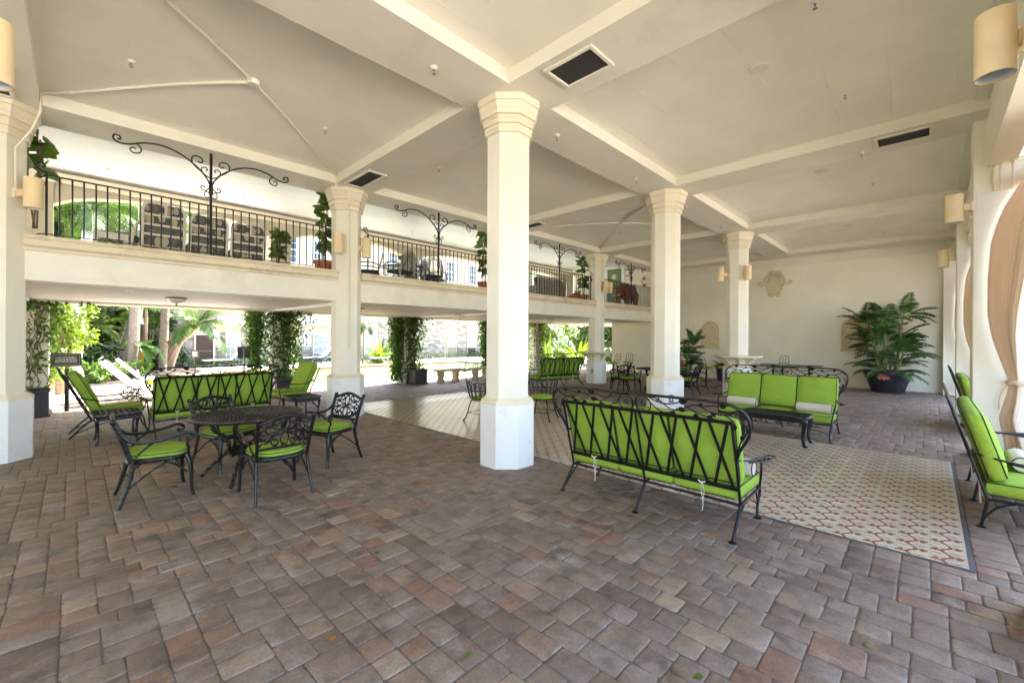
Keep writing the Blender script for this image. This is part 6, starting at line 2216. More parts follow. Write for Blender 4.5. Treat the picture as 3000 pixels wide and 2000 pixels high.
# ---- ivy on the veranda posts
def make_ivy(label, x, y, seed, n, wide=.42, h=2.36, mat='ivyleaf', bare=0.0, curtain=None):
    rn = random.Random(seed)
    t = T('climbing_ivy', label, 'ivy', (x, y, 0), 0, 'ivy on the veranda posts')
    st, lf = MB(), MB()
    for k in range(9):
        px = rn.uniform(-.22, .22)
        pts = []
        z = .02
        while z < h:
            pts.append((px, -.235 - rn.uniform(0, .03), z))
            px = max(-.24, min(.24, px + rn.uniform(-.09, .09)))
            z += .16
        st.tube(pts, rn.uniform(.005, .010), 4)
    st.build('vine_stems', 'bark', t)
    for _ in range(n):
        z = h * (1 - rn.random() ** 1.4 * (1 - bare * .3))
        if z < bare and rn.random() < .8: continue
        side = rn.random()
        w_ = wide * (.55 + .6 * z / h)
        if side < .55:
            p = Vector((rn.gauss(.05, .2) , -.25 - abs(rn.gauss(0, .07)), z))
        elif side < .85:
            p = Vector((.24 + abs(rn.gauss(0, w_ * .5)), rn.uniform(-.3, .25), z))
        else:
            p = Vector((-.24 - abs(rn.gauss(0, w_ * .3)), rn.uniform(-.3, .25), z))
        d = (rdir(rn) + Vector((0, -.5, -.3))).normalized()
        leafq(lf, p, d, rn.uniform(.06, .12), rn.uniform(.045, .08), rdir(rn), .4, 2)
    if curtain:
        cx, w2, n2, z0 = curtain
        for _ in range(n2):
            z = z0 + (h - z0) * rn.random() ** .8
            q = .5 + .5 * (z - z0) / (h - z0)
            p = Vector((cx + rn.gauss(0, w2 * .5 * q), rn.uniform(-.2, .25), z))
            leafq(lf, p, (rdir(rn) + Vector((0, -.4, -.5))).normalized(), rn.uniform(.07, .13), rn.uniform(.05, .085), rdir(rn), .4, 2)
    # sprays along the beam overhead
    for _ in range(40):
        x_ = rn.uniform(-.3, .9)
        leafq(lf, (x_, -.33, h - .02 + rn.uniform(-.03, .02)), rdir(rn), .08, .055, rdir(rn), .3, 2)
    lf.build('leaves', mat, t, True, 3)
    return t
make_ivy('thin creeper on the post behind the brown notice board', -4.62, 9.62, 1, 620, .15, bare=.9)
make_ivy('bushy leafy vine climbing the post behind the sofa', .18, 9.62, 2, 2100, .5, curtain=(-.62, .26, 1300, .7))
make_ivy('dense hanging ivy on the post with the black planter box', 4.47, 9.62, 3, 2000, .5, curtain=(-.42, .28, 2100, .10))
make_ivy('far ivy column beyond the distant sofa, two green curtains', 9.3, 9.62, 4, 1500, .5, curtain=(-.9, .34, 2400, .05))
make_ivy('yellowing ivy veil on the last veranda post by the cream wall', 11.6, 9.72, 5, 1900, .6, mat='limeleaf')
make_post('square cream veranda post wrapped in yellowing ivy', 11.6)

def make_planter(label, x, y, w=.52, h=.52):
    t = T('planter_box', label, 'planter', (x, y, 0), 0, 'black square planter boxes')
    b = w / 2
    mb = MB().bbox(-b * .96, b * .96, -b * .96, b * .96, .05, h - .05, .006).bbox(-b * 1.04, b * 1.04, -b * 1.04, b * 1.04, 0, .055, .01).bbox(-b * 1.04, b * 1.04, -b * 1.04, b * 1.04, h - .05, h, .01)
    mb.build('box', 'pot', t, False)
    pn = MB()
    f = -b * .96
    for a0, a1, c0, c1 in ((-.7 * b, .7 * b, .11, .125), (-.7 * b, .7 * b, h - .125, h - .11), (-.7 * b, -.62 * b, .125, h - .125), (.62 * b, .7 * b, .125, h - .125)):
        pn.bbox(a0, a1, f - .012, f + .001, c0, c1, .003)
        pn.bbox(f - .012, f + .001, a0, a1, c0, c1, .003)
    pn.bbox(-.5 * b, .5 * b, f - .010, f + .001, .16, h - .16, .004)
    pn.build('panel_moulding', 'pot', t, False)
    MB().box(-b * .9, b * .9, -b * .9, b * .9, h, h + .008).build('soil', 'soil', t, False)
    lf = MB()
    rn = random.Random(int(x * 10) + 3)
    for k in range(46):
        a = rn.uniform(0, 6.28)
        leafq(lf, (rn.uniform(-b, b) * .8, rn.uniform(-b, b) * .8, h), (math.cos(a), math.sin(a), rn.uniform(.3, 1.6)), rn.uniform(.12, .30), rn.uniform(.04, .09), (0, 0, 1), 1.4, 4)
    lf.build('leaves', 'ivyleaf', t, True, 3)
    return t
make_planter('black panelled planter box at the foot of the ivy clad post', 4.53, 9.02)
make_planter('black planter box half behind the high back chair', .10, 9.0, .5, .5)
make_planter('dark planter box behind the far end of the distant sofa', 9.25, 8.95, .5, .75)
make_planter('black planter box squeezed beside the thick column', -4.62, 9.02, .5, .55)
# ================================================================ GARDEN AND POOL SIDE
mb = MB()
n = 40
pts = []
rn = random.Random(8)
for i in range(n):
    for j in range(12):
        pass
# planting bed with a wavy edge
edge = [(-40, 15.2), (-12, 15.0), (-7, 14.6), (-4.8, 14.9), (-3.2, 15.6), (-1.5, 16.6), (-.6, 18.2), (.2, 20.0), (.4, 23.0), (.3, 26.0)]
poly = edge + [(-40, 26.0)]
mb.add([(x, y, .02) for x, y in poly], [tuple(range(len(poly)))])
struct('planting_bed', mb, 'soil')

def make_palm(label, base, top, r0, r1, crown, rings=True, trunk='palmtrunk', nf=12, L=2.2, seed=1, bulge=1.15, shaft=None, leaf='palmleaf', el=(.0, 1.3), mid=None, grp='garden palms', fr_n=26, leaflet=.5, lw=.035, dr=(1.2, 2.2)):
    rn = random.Random(seed)
    t = T('palm_tree', label, 'palm', base, 0, grp)
    b, tp = Vector(base), Vector(top) - Vector(base)
    md = Vector(mid) - b if mid else tp * .5
    N = 40
    tr = MB()
    P, rs = [], []
    for i in range(N + 1):
        q = i / N
        p = (1 - q) ** 2 * Vector((0, 0, 0)) + 2 * q * (1 - q) * md + q * q * tp
        P.append(p)
        rr = r0 + (r1 - r0) * q
        rr *= 1 + (bulge - 1) * math.sin(PI * min(1, q * 1.6))
        if rings: rr *= 1 + (.035 if i % 2 else -.02)
        rs.append(rr)
    tr.tube(P, rs, 12)
    tr.build('trunk', trunk, t, True, .3 if rings else .8)
    end = tp.copy()
    d = (P[-1] - P[-3]).normalized()
    if shaft:
        e2 = end + d * shaft
        MB().tube([end - d * .02, end + d * shaft * .5, e2], [r1 * 1.05, r1 * .85, r1 * .45], 10).build('crownshaft', 'cane', t)
        end = e2
    ra, lf = MB(), MB()
    for k in range(nf):
        az = 2 * PI * k / nf + rn.uniform(-.3, .3)
        frond(ra, end, az, rn.uniform(*el), L * rn.uniform(.8, 1.15), leaflet * rn.uniform(.85, 1.1), fr_n, rn.uniform(*dr), lw, rn, lf, .15, .12)
    for f_ in crown:
        frond(ra, end, f_[0], f_[1], f_[2], leaflet * 1.05, fr_n + 8, f_[3], lw, rn, lf, .1, .12)
    ra.build('frond_stalks', 'palmlite', t)
    lf.build('fronds', leaf, t, True, 3)
    return t
make_palm('fat ringed palm trunk rising behind the poolside loungers', (-2.44, 21.4, 0), (-2.05, 21.0, 2.9), .33, .20, [(-.75, .35, 2.4, 2.8), (-.3, .2, 2.2, 2.8), (2.4, .5, 2.4, 2.4)], L=2.6, seed=3, shaft=1.0, nf=13, leaf='palmlite')
make_palm('leaning ringed palm bending towards the brown door with a drooping frond', (-.95, 22.6, 0), (-.42, 19.9, 1.85), .36, .25, [(-.90, .15, 2.0, 2.7), (-1.3, .55, 1.9, 2.6), (-.45, .7, 1.8, 2.4), (-2.2, .4, 1.8, 2.6)], L=1.9, seed=5, shaft=.75, nf=7, el=(.5, 1.4), leaf='palmleaf', mid=(-.9, 21.8, 1.25), lw=.05, leaflet=.55, fr_n=30)
make_palm('slender tan palm with pale hanging fronds left of the fat trunk', (-3.44, 21.0, 0), (-3.63, 21.4, 2.1), .11, .08, [], L=1.7, seed=7, nf=12, trunk='cane', el=(.1, 1.2), leaf='palmlite', bulge=1.0)
make_palm('upright thin ringed palm between the tan palm and the fat trunk', (-3.1, 23.6, 0), (-3.0, 23.5, 3.4), .09, .075, [], L=1.8, seed=9, nf=9, shaft=.6, bulge=1.0)
make_palm('white barked slim palm just left of the fat trunk', (-2.88, 24.6, 0), (-2.7, 24.5, 3.0), .11, .10, [], L=1.8, seed=11, nf=8, bulge=1.0, shaft=.5)
make_palm('green cane palm leaning right behind the fat trunk', (-2.9, 22.6, 0), (-2.25, 22.0, 2.8), .12, .11, [], L=1.9, seed=13, trunk='cane', nf=8, bulge=1.0)
# taller palms whose crowns fill the upper arches
make_palm('tall palm with pale trunk top seen through the balcony arch by the thick column', (-4.1, 16.9, 0), (-3.68, 17.05, 5.3), .20, .15, [(-1.2, .9, 2.2, 1.8), (2.0, .8, 2.4, 1.8), (.4, 1.0, 2.4, 1.6)], L=2.5, seed=15, nf=14, shaft=.7, trunk='vinyl', lw=.045, leaflet=.6)
make_palm('tall feathery palm behind the first arch, crown level with the stacked chairs', (-2.4, 18.6, 0), (-2.2, 18.6, 6.2), .16, .12, [], L=2.6, seed=17, nf=16, shaft=.6, lw=.04, leaf='palmlite', el=(-.3, 1.2))
make_palm('tall dark palm at the outer left of the garden', (-6.4, 17.5, 0), (-6.2, 17.4, 5.6), .16, .12, [], L=2.6, seed=19, nf=16, shaft=.6, lw=.045, el=(-.3, 1.2))
make_palm('tall palm crown showing above the patio chairs', (-1.2, 20.8, 0), (-1.0, 20.8, 6.6), .15, .12, [], L=2.5, seed=23, nf=14, shaft=.6, lw=.04, el=(-.3, 1.2))
make_palm('farther palm filling the gap behind the tall feathery one', (-4.6, 22.5, 0), (-4.5, 22.3, 5.8), .16, .12, [], L=2.6, seed=27, nf=15, shaft=.5, lw=.045, el=(-.4, 1.2))
make_palm('young red tinged palm by the far pool edge near the window', (8.95, 22.0, 0), (9.05, 22.0, 2.5), .06, .05, [(-1.5, .2, 1.2, 3.0), (-2.3, .3, 1.2, 3.0)], L=1.3, seed=29, nf=7, bulge=1, fr_n=18, leaflet=.35, lw=.04)

def make_bush(label, loc, r, n, L, W, mat, seed, cat_='bush', name='bush', clump=14, grp='garden bushes', trunk=True):
    rn = random.Random(seed)
    t = T(name, label, cat_, loc, 0, grp)
    lf = MB()
    cloud(lf, (0, 0, r[2]), r, n, L, W, rn, clump)
    lf.build('foliage', mat, t, True, 3)
    if trunk:
        st = MB()
        for k in range(4):
            a = rn.uniform(0, 6.28)
            st.tube(cat((.05 * math.cos(a), .05 * math.sin(a), 0), (r[0] * .2 * math.cos(a), r[1] * .2 * math.sin(a), r[2] * .6), (r[0] * .5 * math.cos(a), r[1] * .5 * math.sin(a), r[2] * 1.2)), .025, 5)
        st.build('stems', 'bark', t)
    return t
make_bush('bright yellow green bush tree beside the creeper post', (-4.15, 12.9, .7), (.42, .7, .95), 2600, .13, .055, 'limeleaf', 3, 'tree', 'lime_tree', 26)
t = T('banana_plant', 'banana plant with broad leaves and one hanging orange leaf by the fat trunk', 'banana plant', (-2.2, 18.3, 0))
rn = random.Random(3)
lf, st, dr_ = MB(), MB(), MB()
st.tube([(0, 0, 0), (.02, 0, .8), (.05, 0, 1.25)], [.09, .07, .04], 8)
for az, el_, L_, dp in ((-.6, .5, 1.3, 2.6), (-1.1, .1, 1.0, 3.2), (.3, .9, 1.4, 2.0), (-.2, .25, 1.3, 2.4), (2.0, .9, 1.2, 2.0)):
    leafq(lf, (.05, 0, 1.2), (math.cos(az) * math.cos(el_), math.sin(az) * math.cos(el_), math.sin(el_)), L_, .36, (0, 0, 1), dp, 9, .25)
leafq(dr_, (.0, -.12, 1.18), (.1, -.3, -.95), .75, .26, (1, .4, 0), .2, 7, .5)
st.build('stalk', 'cane', t)
lf.build('leaves', 'banana', t, True, 3)
dr_.build('orange_leaf', 'dryleaf', t, True, 3)
t = T('banana_sucker', 'small banana shoot with light leaves behind the notice board', 'banana plant', (-4.25, 14.0, 0))
lf, st = MB(), MB()
st.tube([(0, 0, 0), (0, 0, .8)], [.05, .03], 7)
for az, el_, L_ in ((-.7, .35, .75), (2.4, .3, .8), (.6, .9, .7), (-2.0, .5, .7), (-1.2, -.3, .6)):
    leafq(lf, (0, 0, .8), (math.cos(az) * math.cos(el_), math.sin(az) * math.cos(el_), math.sin(el_)), L_, .30, (0, 0, 1), 1.8, 7, .2)
st.build('stalk', 'cane', t)
lf.build('leaves', 'banana', t, True, 3)
t = T('garden_pot', 'large plain black garden pot among the palm stems', 'pot', (-3.75, 17.8, 0))
MB().lathe([(.42, 0), (.50, .6), (.54, .66), (.50, .66), (.46, .6)], 24, cap=False).build('pot_body', 'pot', t)
MB().lathe([(.01, .58), (.46, .58)], 16, cap=False).build('soil', 'soil', t)
t = T('garden_pot', 'small red terracotta pot at the edge of the planting bed', 'pot', (-4.6, 14.6, 0))
MB().lathe([(.16, 0), (.24, .32), (.26, .38), (.22, .38), (.2, .3)], 20, cap=False).build('pot_body', 'terra', t)
lf = MB()
cloud(lf, (0, 0, .5), (.3, .3, .25), 120, .2, .05, random.Random(4))
lf.build('leaves', 'palmleaf', t, True, 3)
# dense backdrop planting
k = 0
for x, y, r, nn, L_, W_, mt, lab in (
    (-7.2, 20.5, (1.8, 1.5, 2.6), 2600, .55, .12, 'deepleaf', 'dark bush mass at the outer end of the garden'),
    (-4.9, 24.6, (1.6, 1.2, 2.6), 2600, .5, .11, 'deepleaf', 'dark bush behind the slender tan palm'),
    (-3.1, 25.4, (1.3, 1.0, 2.6), 2200, .5, .11, 'deepleaf', 'dark bush behind the upright ringed palm'),
    (-1.4, 25.0, (1.1, .8, 1.8), 1700, .42, .09, 'deepleaf', 'dark bush behind the fat palm trunk'),
    (-.9, 24.2, (.9, .8, .7), 900, .34, .09, 'darkleaf', 'low dark shrub at the foot of the leaning palm'),
    (-1.7, 22.4, (.7, .7, .55), 700, .34, .09, 'deepleaf', 'low dark shrub between the fat and leaning trunks'),
    (-4.6, 19.0, (.8, .8, .7), 900, .40, .08, 'deepleaf', 'low shrub beside the black garden pot'),
    (-3.0, 19.6, (.7, .7, .5), 600, .34, .08, 'deepleaf', 'low shrub in front of the slim trunks'),
    (-5.6, 15.6, (.8, .7, 1.1), 1100, .40, .09, 'palmleaf', 'mid green shrub behind the creeper post'),
    (-2.5, 17.6, (.5, .4, .35), 420, .20, .06, 'ivyleaf', 'small ground shrub at the edge behind the loungers'),
    (-3.4, 16.6, (.4, .3, .3), 320, .18, .06, 'ivyleaf', 'tiny shrub beside the small red pot'),
    (-2.6, 24.2, (1.4, 1.0, 1.4), 1500, .6, .07, 'palmleaf', 'feathery understorey clump behind the canes'),
    (-9.5, 23.0, (2.4, 1.6, 3.0), 2600, .6, .12, 'deepleaf', 'outermost dark bush mass at the garden end'),
    (-5.6, 22.0, (1.2, 1.0, 1.6), 1800, .5, .08, 'palmleaf', 'feathery mid green clump behind the black garden pot'),
    (-.5, 25.4, (.5, .4, 1.5), 800, .35, .08, 'palmleaf', 'leafy shrub against the quarry stone wall')):
    make_bush(lab, (x, y, 0), r, nn, L_, W_, mt, 40 + k)
    k += 1
def make_strap(label, loc, n, L, W, mat, seed, el=(.4, 1.4), stem=0):
    rn = random.Random(seed)
    t = T('strap_plant', label, 'plant', loc, 0, 'strap leaved garden plants')
    lf = MB()
    for k in range(n):
        a = rn.uniform(0, 6.28)
        e = rn.uniform(*el)
        leafq(lf, (.12 * math.cos(a), .12 * math.sin(a), .05), (math.cos(a) * math.cos(e), math.sin(a) * math.cos(e), math.sin(e)), L * rn.uniform(.6, 1.1), W, (0, 0, 1), rn.uniform(.8, 2.0), 7, .3)
    lf.build('leaves', mat, t, True, 3)
    MB().lathe([(.14, -stem), (.10, .2)], 8).build('base_stem', 'bark', t)
    return t
make_strap('bright strap leaved plant poking over the outer balcony rail', (-4.25, 13.4, 2.4), 46, 1.9, .13, 'limeleaf', 3, (.7, 1.45), 2.4)
make_strap('yellow green bird of paradise clump by the far pool edge', (9.6, 21.2, 0), 60, 2.0, .14, 'limeleaf', 5)
make_strap('second bird of paradise clump behind the poolside lounger', (10.4, 22.3, 0), 60, 2.1, .14, 'palmlite', 6)
make_strap('big agave like plant seen past the lone column', (17.2, 15.4, 0), 46, 2.0, .22, 'limeleaf', 7)
make_strap('big strap leaved plant behind the distant sofa', (17.6, 13.7, 0), 50, 2.3, .20, 'palmlite', 8)
make_strap('pale strap plant between the two far ivy curtains', (17.0, 12.3, 0), 40, 1.6, .16, 'limeleaf', 9)
make_strap('bright strap clump beside the far veranda post', (16.6, 10.6, 0), 50, 2.2, .16, 'limeleaf', 10)
make_strap('low bright ground plant before the far urn', (14.6, 12.4, 0), 60, .9, .10, 'limeleaf', 12, (.1, 1.1))
make_palm('palm trunk standing in the far gap beside the lone column', (18.2, 15.9, 0), (18.2, 15.9, 5.5), .22, .17, [], L=2.6, seed=31, nf=12, shaft=.6)
for k, (x, y, r, mt, lab) in enumerate((
    (20.5, 16.5, (2.4, 1.6, 2.2), 'palmleaf', 'green tree mass closing the far gap'),
    (21.0, 13.0, (2.0, 1.8, 2.4), 'palmlite', 'light green tree behind the distant sofa'),
    (20.0, 10.2, (1.6, 1.6, 2.0), 'palmleaf', 'green tree glimpsed beside the cream wall edge'),
    (23.5, 19.0, (2.4, 1.8, 2.2), 'darkleaf', 'dark tree at the far end of the pool'))):
    make_bush(lab, (x, y, 0), r, 2400, .45, .12, mt, 80 + k, 'tree', 'broadleaf_tree')
for k, (x, y, z, r, mt, lab) in enumerate((
    (-4.2, 21.6, 4.4, (1.8, 1.4, 2.0), 'palmleaf', 'leafy tree crown filling the first upper arch'),
    (-1.6, 23.6, 5.0, (1.7, 1.4, 2.0), 'palmleaf', 'leafy tree crown behind the stacked patio chairs'),
    (-6.6, 20.6, 4.0, (1.8, 1.6, 2.2), 'deepleaf', 'dark tree crown at the outer end of the first upper arch'))):
    t = make_bush(lab, (x, y, z), r, 2600, .5, .10, mt, 95 + k, 'tree', 'broadleaf_tree')
    MB().tube([(0, 0, -z), (.05, .03, -z / 2), (0, 0, r[2])], [.14, .11, .05], 8).build('trunk', 'bark', t)
for k, (x, y, r, mt, lab) in enumerate(()):
    make_bush(lab, (x, y, 0), r, 2400, .45, .12, mt, 80 + k, 'tree', 'broadleaf_tree')
t = T('stone_urn', 'pale stone urn with trailing plants beyond the distant sofa', 'urn', (13.0, 10.9, 0))
MB().lathe([(.20, 0), (.20, .06), (.10, .12), (.10, .22), (.28, .40), (.34, .50), (.30, .50)], 16).build('urn_bowl', 'stone', t)
lf = MB()
cloud(lf, (0, 0, .62), (.36, .36, .16), 260, .16, .06, random.Random(6))
lf.build('leaves', 'limeleaf', t, True, 3)

# ---- hotel wing across the court
FYc = 26.0
fb = T('hotel_wing', 'sunlit cream and quarry stone hotel wing across the pool', 'building', (0, FYc, 0))
of = lambda mb: mb.xform(lambda p: p - Vector((0, FYc, 0)))
openings = [(.80, 1.78, -.1, 1.80), (2.32, 3.08, .20, 1.84), (7.36, 8.36, .12, 1.88), (11.05, 12.12, .15, 1.84), (22.4, 23.3, .02, 1.78), (5.2, 5.75, .2, 1.84)]
mb = MB()
mb.box(-22, 48, FYc, FYc + .3, -.2, 9.6)
of(mb).build('wall', 'stucco', fb, False)
st = MB()
def stone(x0, x1, z0, z1): st.bbox(x0, x1, FYc - .05, FYc + .001, z0, z1, .01)
stone(-.9, .74, -.1, 3.1); stone(1.9, 2.3, -.1, 1.9); stone(3.12, 5.1, -.1, 3.0); stone(5.82, 7.3, -.1, .95)
stone(8.42, 11.0, -.1, .9); stone(12.2, 18.4, -.1, 3.1); stone(19.85, 20.8, -.1, 3.1); stone(22.0, 22.38, -.1, 1.9); stone(23.4, 30, -.1, 3.1)
of(st).build('quarry_stone', 'quarry', fb, False)
mb = MB().box(-22, 48, FYc - .25, FYc, 3.45, 3.7).box(-22, 48, FYc - .5, FYc, 9.3, 9.6)
of(mb).build('string_course', 'white', fb, False)
def make_window(x0, x1, z0, z1, pane='blind', rows=4, cols=3):
    f = MB()
    y = FYc - .055
    w = .055
    f.bbox(x0, x1, y - .03, y, z1 - w, z1, .004).bbox(x0, x1, y - .03, y, z0, z0 + w, .004)
    f.bbox(x0, x0 + w, y - .03, y, z0 + w, z1 - w, .004).bbox(x1 - w, x1, y - .03, y, z0 + w, z1 - w, .004)
    zm = (z0 + z1) / 2
    f.bbox(x0 + w, x1 - w, y - .034, y, zm - .03, zm + .03, .004)
    for k in range(1, cols):
        x = x0 + (x1 - x0) * k / cols
        f.box(x - .010, x + .010, y - .022, y, z0 + w, z1 - w)
    for k in range(1, rows):
        if k * 2 == rows: continue
        z = z0 + (z1 - z0) * k / rows
        f.box(x0 + w, x1 - w, y - .020, y, z - .010, z + .010)
    o = of(f).build('window', 'white', fb, False)
    of(MB().box(x0 + .01, x1 - .01, y + .001, y + .004, z0 + .01, z1 - .01)).build('pane', pane, o, False)
    of(MB().bbox(x0 - .06, x1 + .06, y - .08, y - .001, z0 - .06, z0 - .001, .006)).build('sill', 'white', o, False)
for (x0, x1, z0, z1) in openings[1:]:
    make_window(x0, x1, z0, z1)
for x0, x1 in ((5.6, 6.3), (7.35, 8.1), (13.0, 13.8), (15.6, 16.4), (18.5, 19.4), (21.05, 21.95), (24.2, 25.1), (-1.6, -.8), (1.6, 2.4), (28, 28.9)):
    make_window(x0, x1, 6.5, 8.25, 'shutter')
d_ = MB()
y = FYc - .055
d_.bbox(.80, .87, y - .04, y, -.05, 1.80, .004).bbox(1.70, 1.78, y - .04, y, -.05, 1.80, .004).bbox(.87, 1.70, y - .04, y, 1.73, 1.80, .004)
o = of(d_).build('door', 'white', fb, False)
of(MB().box(.88, 1.69, y - .01, y - .002, -.02, 1.725)).build('door_leaf', 'brown', o, False)
of(MB().bbox(.90, 1.67, y - .05, y - .012, .78, .83, .006).tube([(.92, y - .06, .80), (1.0, y - .07, .60), (1.05, y - .06, .45)], .018, 5)).build('push_bar', 'steelgrey', o, False)
for x0, x1, z0, z1 in ((1.87, 3.07, 2.40, 2.82), (7.27, 8.55, 2.43, 2.90), (21.15, 22.35, 2.33, 2.80)):
    a = MB().bbox(x0, x1, FYc - .30, FYc - .01, z0, z1, .01)
    o = of(a).build('air_conditioner', 'white', fb, False)
    g_ = MB()
    for k in range(7):
        z = z0 + .04 + k * (z1 - z0 - .08) / 6
        g_.box(x0 + .04, x1 - .04, FYc - .312, FYc - .300, z - .012, z + .012)
    of(g_).build('louvre', 'steelgrey', o, False)
of(MB().lathe([(.01, .02), (.28, .02), (.32, 0)], 20).xform(lambda p: Vector((6.85 + p.x, FYc - .06 - p.z, 2.72 + p.y)))).build('round_medallion', 'white', fb)
for x0, x1, z0, z1 in ((18.5, 19.75, 1.95, 2.9), (18.6, 19.6, .75, 1.85), (20.85, 22.0, -.1, 1.8), (20.9, 22.9, 1.85, 2.75)):
    of(MB().bbox(x0, x1, FYc - .07, FYc - .051, z0, z1, .006)).build('recessed_panel', 'stucco', fb, False)
of(MB().bbox(21.0, 21.9, FYc - .09, FYc - .071, -.1, .72, .006)).build('counter_opening', 'brown', fb, False)
of(MB().bbox(1.85, 1.91, FYc - .09, FYc - .05, .86, .96, .004)).build('card_reader', 'signblack', fb, False)

t = T('pool_rules_sign', 'white pool rules board with blue heading and NO DIVING line', 'sign', (6.88, FYc - .06, 0))
b_ = MB().bbox(-.32, .32, -.035, 0, 1.02, 1.86, .006).build('board', 'white', t, False)
MB().box(-.30, .30, -.0385, -.0355, 1.755, 1.845).build('heading_band', 'blue', b_, False)
text('POOL RULES', .085, (0, -.042, 1.80), (PI / 2, 0, 0), 'white', b_, sx=.85)
text('NO DIVING', .12, (0, -.038, 1.10), (PI / 2, 0, 0), 'blue', b_, sx=.80)
mb = MB()
rn = random.Random(2)
for k in range(13):
    x = -.28
    while x < .25:
        w_ = rn.uniform(.02, .08)
        mb.box(x, min(x + w_, .28), -.0375, -.0355, 1.19 + k * .042, 1.203 + k * .042)
        x += w_ + .018
mb.build('small_print', 'blue', b_, False)
b2 = MB().bbox(-.32, .32, -.035, 0, .80, .93, .006).build('lower_board', 'teal', t, False)
MB().box(-.15, .28, -.0385, -.0355, .845, .895).box(-.24, -.19, -.0385, -.0355, .835, .90).build('lower_print', 'white', b2, False)

t = T('court_railing', 'black railing on the terrace before the far counter opening', 'railing', (20.0, 24.6, 0))
MB().bar((-2.2, 0, .72), (4.0, 0, .72), .05, .03).bar((-2.2, 0, .02), (4.0, 0, .02), .03, .02).build('rail', 'iron', t, False)
b0 = None
for k in range(42):
    x = -2.2 + k * .151
    if b0 is None:
        b0 = MB().box(-.012, .012, -.012, .012, -.3, .7).build('baluster', 'iron', t, False)
        b0.location.x = x
    else:
        c = b0.copy(); COL.objects.link(c); c.parent = t; c.location.x = x
MB().tube(cat((-4.6, -.6, .30), (-4.2, -.6, .30), (-2.7, -.3, -.25)), .025, 6).tube([(-4.6, -.6, -.4), (-4.6, -.6, .3)], .025, 6).tube([(-2.6, -.3, -.4), (-2.6, -.3, .35)], .025, 6).build('handrail', 'iron', t)
mb = MB()
rn = random.Random(14)
for x in np.arange(14.6, 25.5, .22):
    cloud(mb, (x, 24.2, .1), (.22, .2, .25), 34, .35, .03, rn)
o = mb.build('ground_cover', 'limeleaf', None, True, 3)
o['kind'] = 'stuff'
mb = MB()
for x in np.arange(.2, 13.4, .16):
    cloud(mb, (x, 25.2 + .2 * math.sin(x), .12), (.24, .3, .30), 34, .14, .07, rn)
o = mb.build('foundation_shrubbery', 'ivyleaf', None, True, 3)
o['kind'] = 'stuff'

# ---- loungers
def make_lounger(label, loc, rz, towel=True, back=35, frame='vinyl', pad='white', wheels=True, grp='poolside loungers'):
    """head at -x end, foot at +x"""
    t = T('pool_lounger', label, 'lounger', loc, rz, grp)
    W = .31
    fr = MB()
    for s in (-1, 1):
        fr.tube([(-.05, s * W, .33), (1.25, s * W, .33)], .016, 6)
        fr.tube(cat((.05, s * (W + .02), .33), (.15, s * (W + .05), .52), (.45, s * (W + .05), .56), (.65, s * (W + .04), .50)), .012, 6)
    fr.tube([(1.25, -W, .33), (1.25, W, .33)], .016, 6)
    fr.tube([(-.05, -W, .33), (-.05, W, .33)], .016, 6)
    fr.build('frame', 'iron', t)
    a = R(back)
    cushion_mb(1.28, .58, .06, .025, .008).xform(lambda p: p + Vector((.61, 0, .375))).build('seat_pad', pad, t)
    rot = Matrix.Rotation(a, 3, 'Y')
    bp = cushion_mb(.80, .58, .06, .025, .008).xform(lambda p: rot @ (p - Vector((.40, 0, 0))) + Vector((0, 0, .385))).build('back_pad', pad, t)
    for s in (-1, 1):
        MB().tube([tuple(rot @ Vector((q, s * W, -.04)) + Vector((0, 0, .385))) for q in (0, -.4, -.8)], .014, 6).build('back_rail', frame, t)
    for s in (-1, 1):
        MB().tube([(1.05, s * W, .33), (1.12, s * W, 0)], .014, 6).build('leg', 'iron', t)
        if wheels:
            w_ = MB().tube([(-.02 + .16 * math.cos(q), s * (W + .02), .17 + .16 * math.sin(q)) for q in np.linspace(0, 2 * PI, 21)[:-1]], .010, 5, closed=True)
            for k in range(5):
                q = k * 2 * PI / 5
                w_.tube([(-.02, s * (W + .02), .17), (-.02 + .16 * math.cos(q), s * (W + .02), .17 + .16 * math.sin(q))], .007, 4)
            w_.build('wheel', 'iron', t)
        else:
            MB().tube([(.02, s * W, .33), (-.04, s * W, 0)], .014, 6).build('leg', 'iron', t)
    return t
PL = make_lounger('white strapped lounger nearest the green reclining chair, big spoked wheels', (-2.95, 10.35, 0), .05, back=48)
dup(PL, (-3.0, 11.15, 0), .02, 'second white lounger in the row beside the notice board')
dup(PL, (-2.9, 12.0, 0), .0, 'third white lounger in the row, crumpled towels on it')
dup(PL, (-2.6, 12.9, 0), -.03, 'fourth white lounger, closest to the planting bed')
dup(PL, (9.9, 20.2, 0), PI - .1, 'white lounger across the pool beside the bird of paradise')
dup(PL, (2.0, 23.6, 0), PI, 'white lounger below the window next to the brown door')
dup(PL, (7.0, 23.6, 0), PI, 'white lounger across the pool under the pool rules sign')
dup(PL, (8.6, 23.2, 0), PI, 'white lounger across the pool seen left of the round table column')
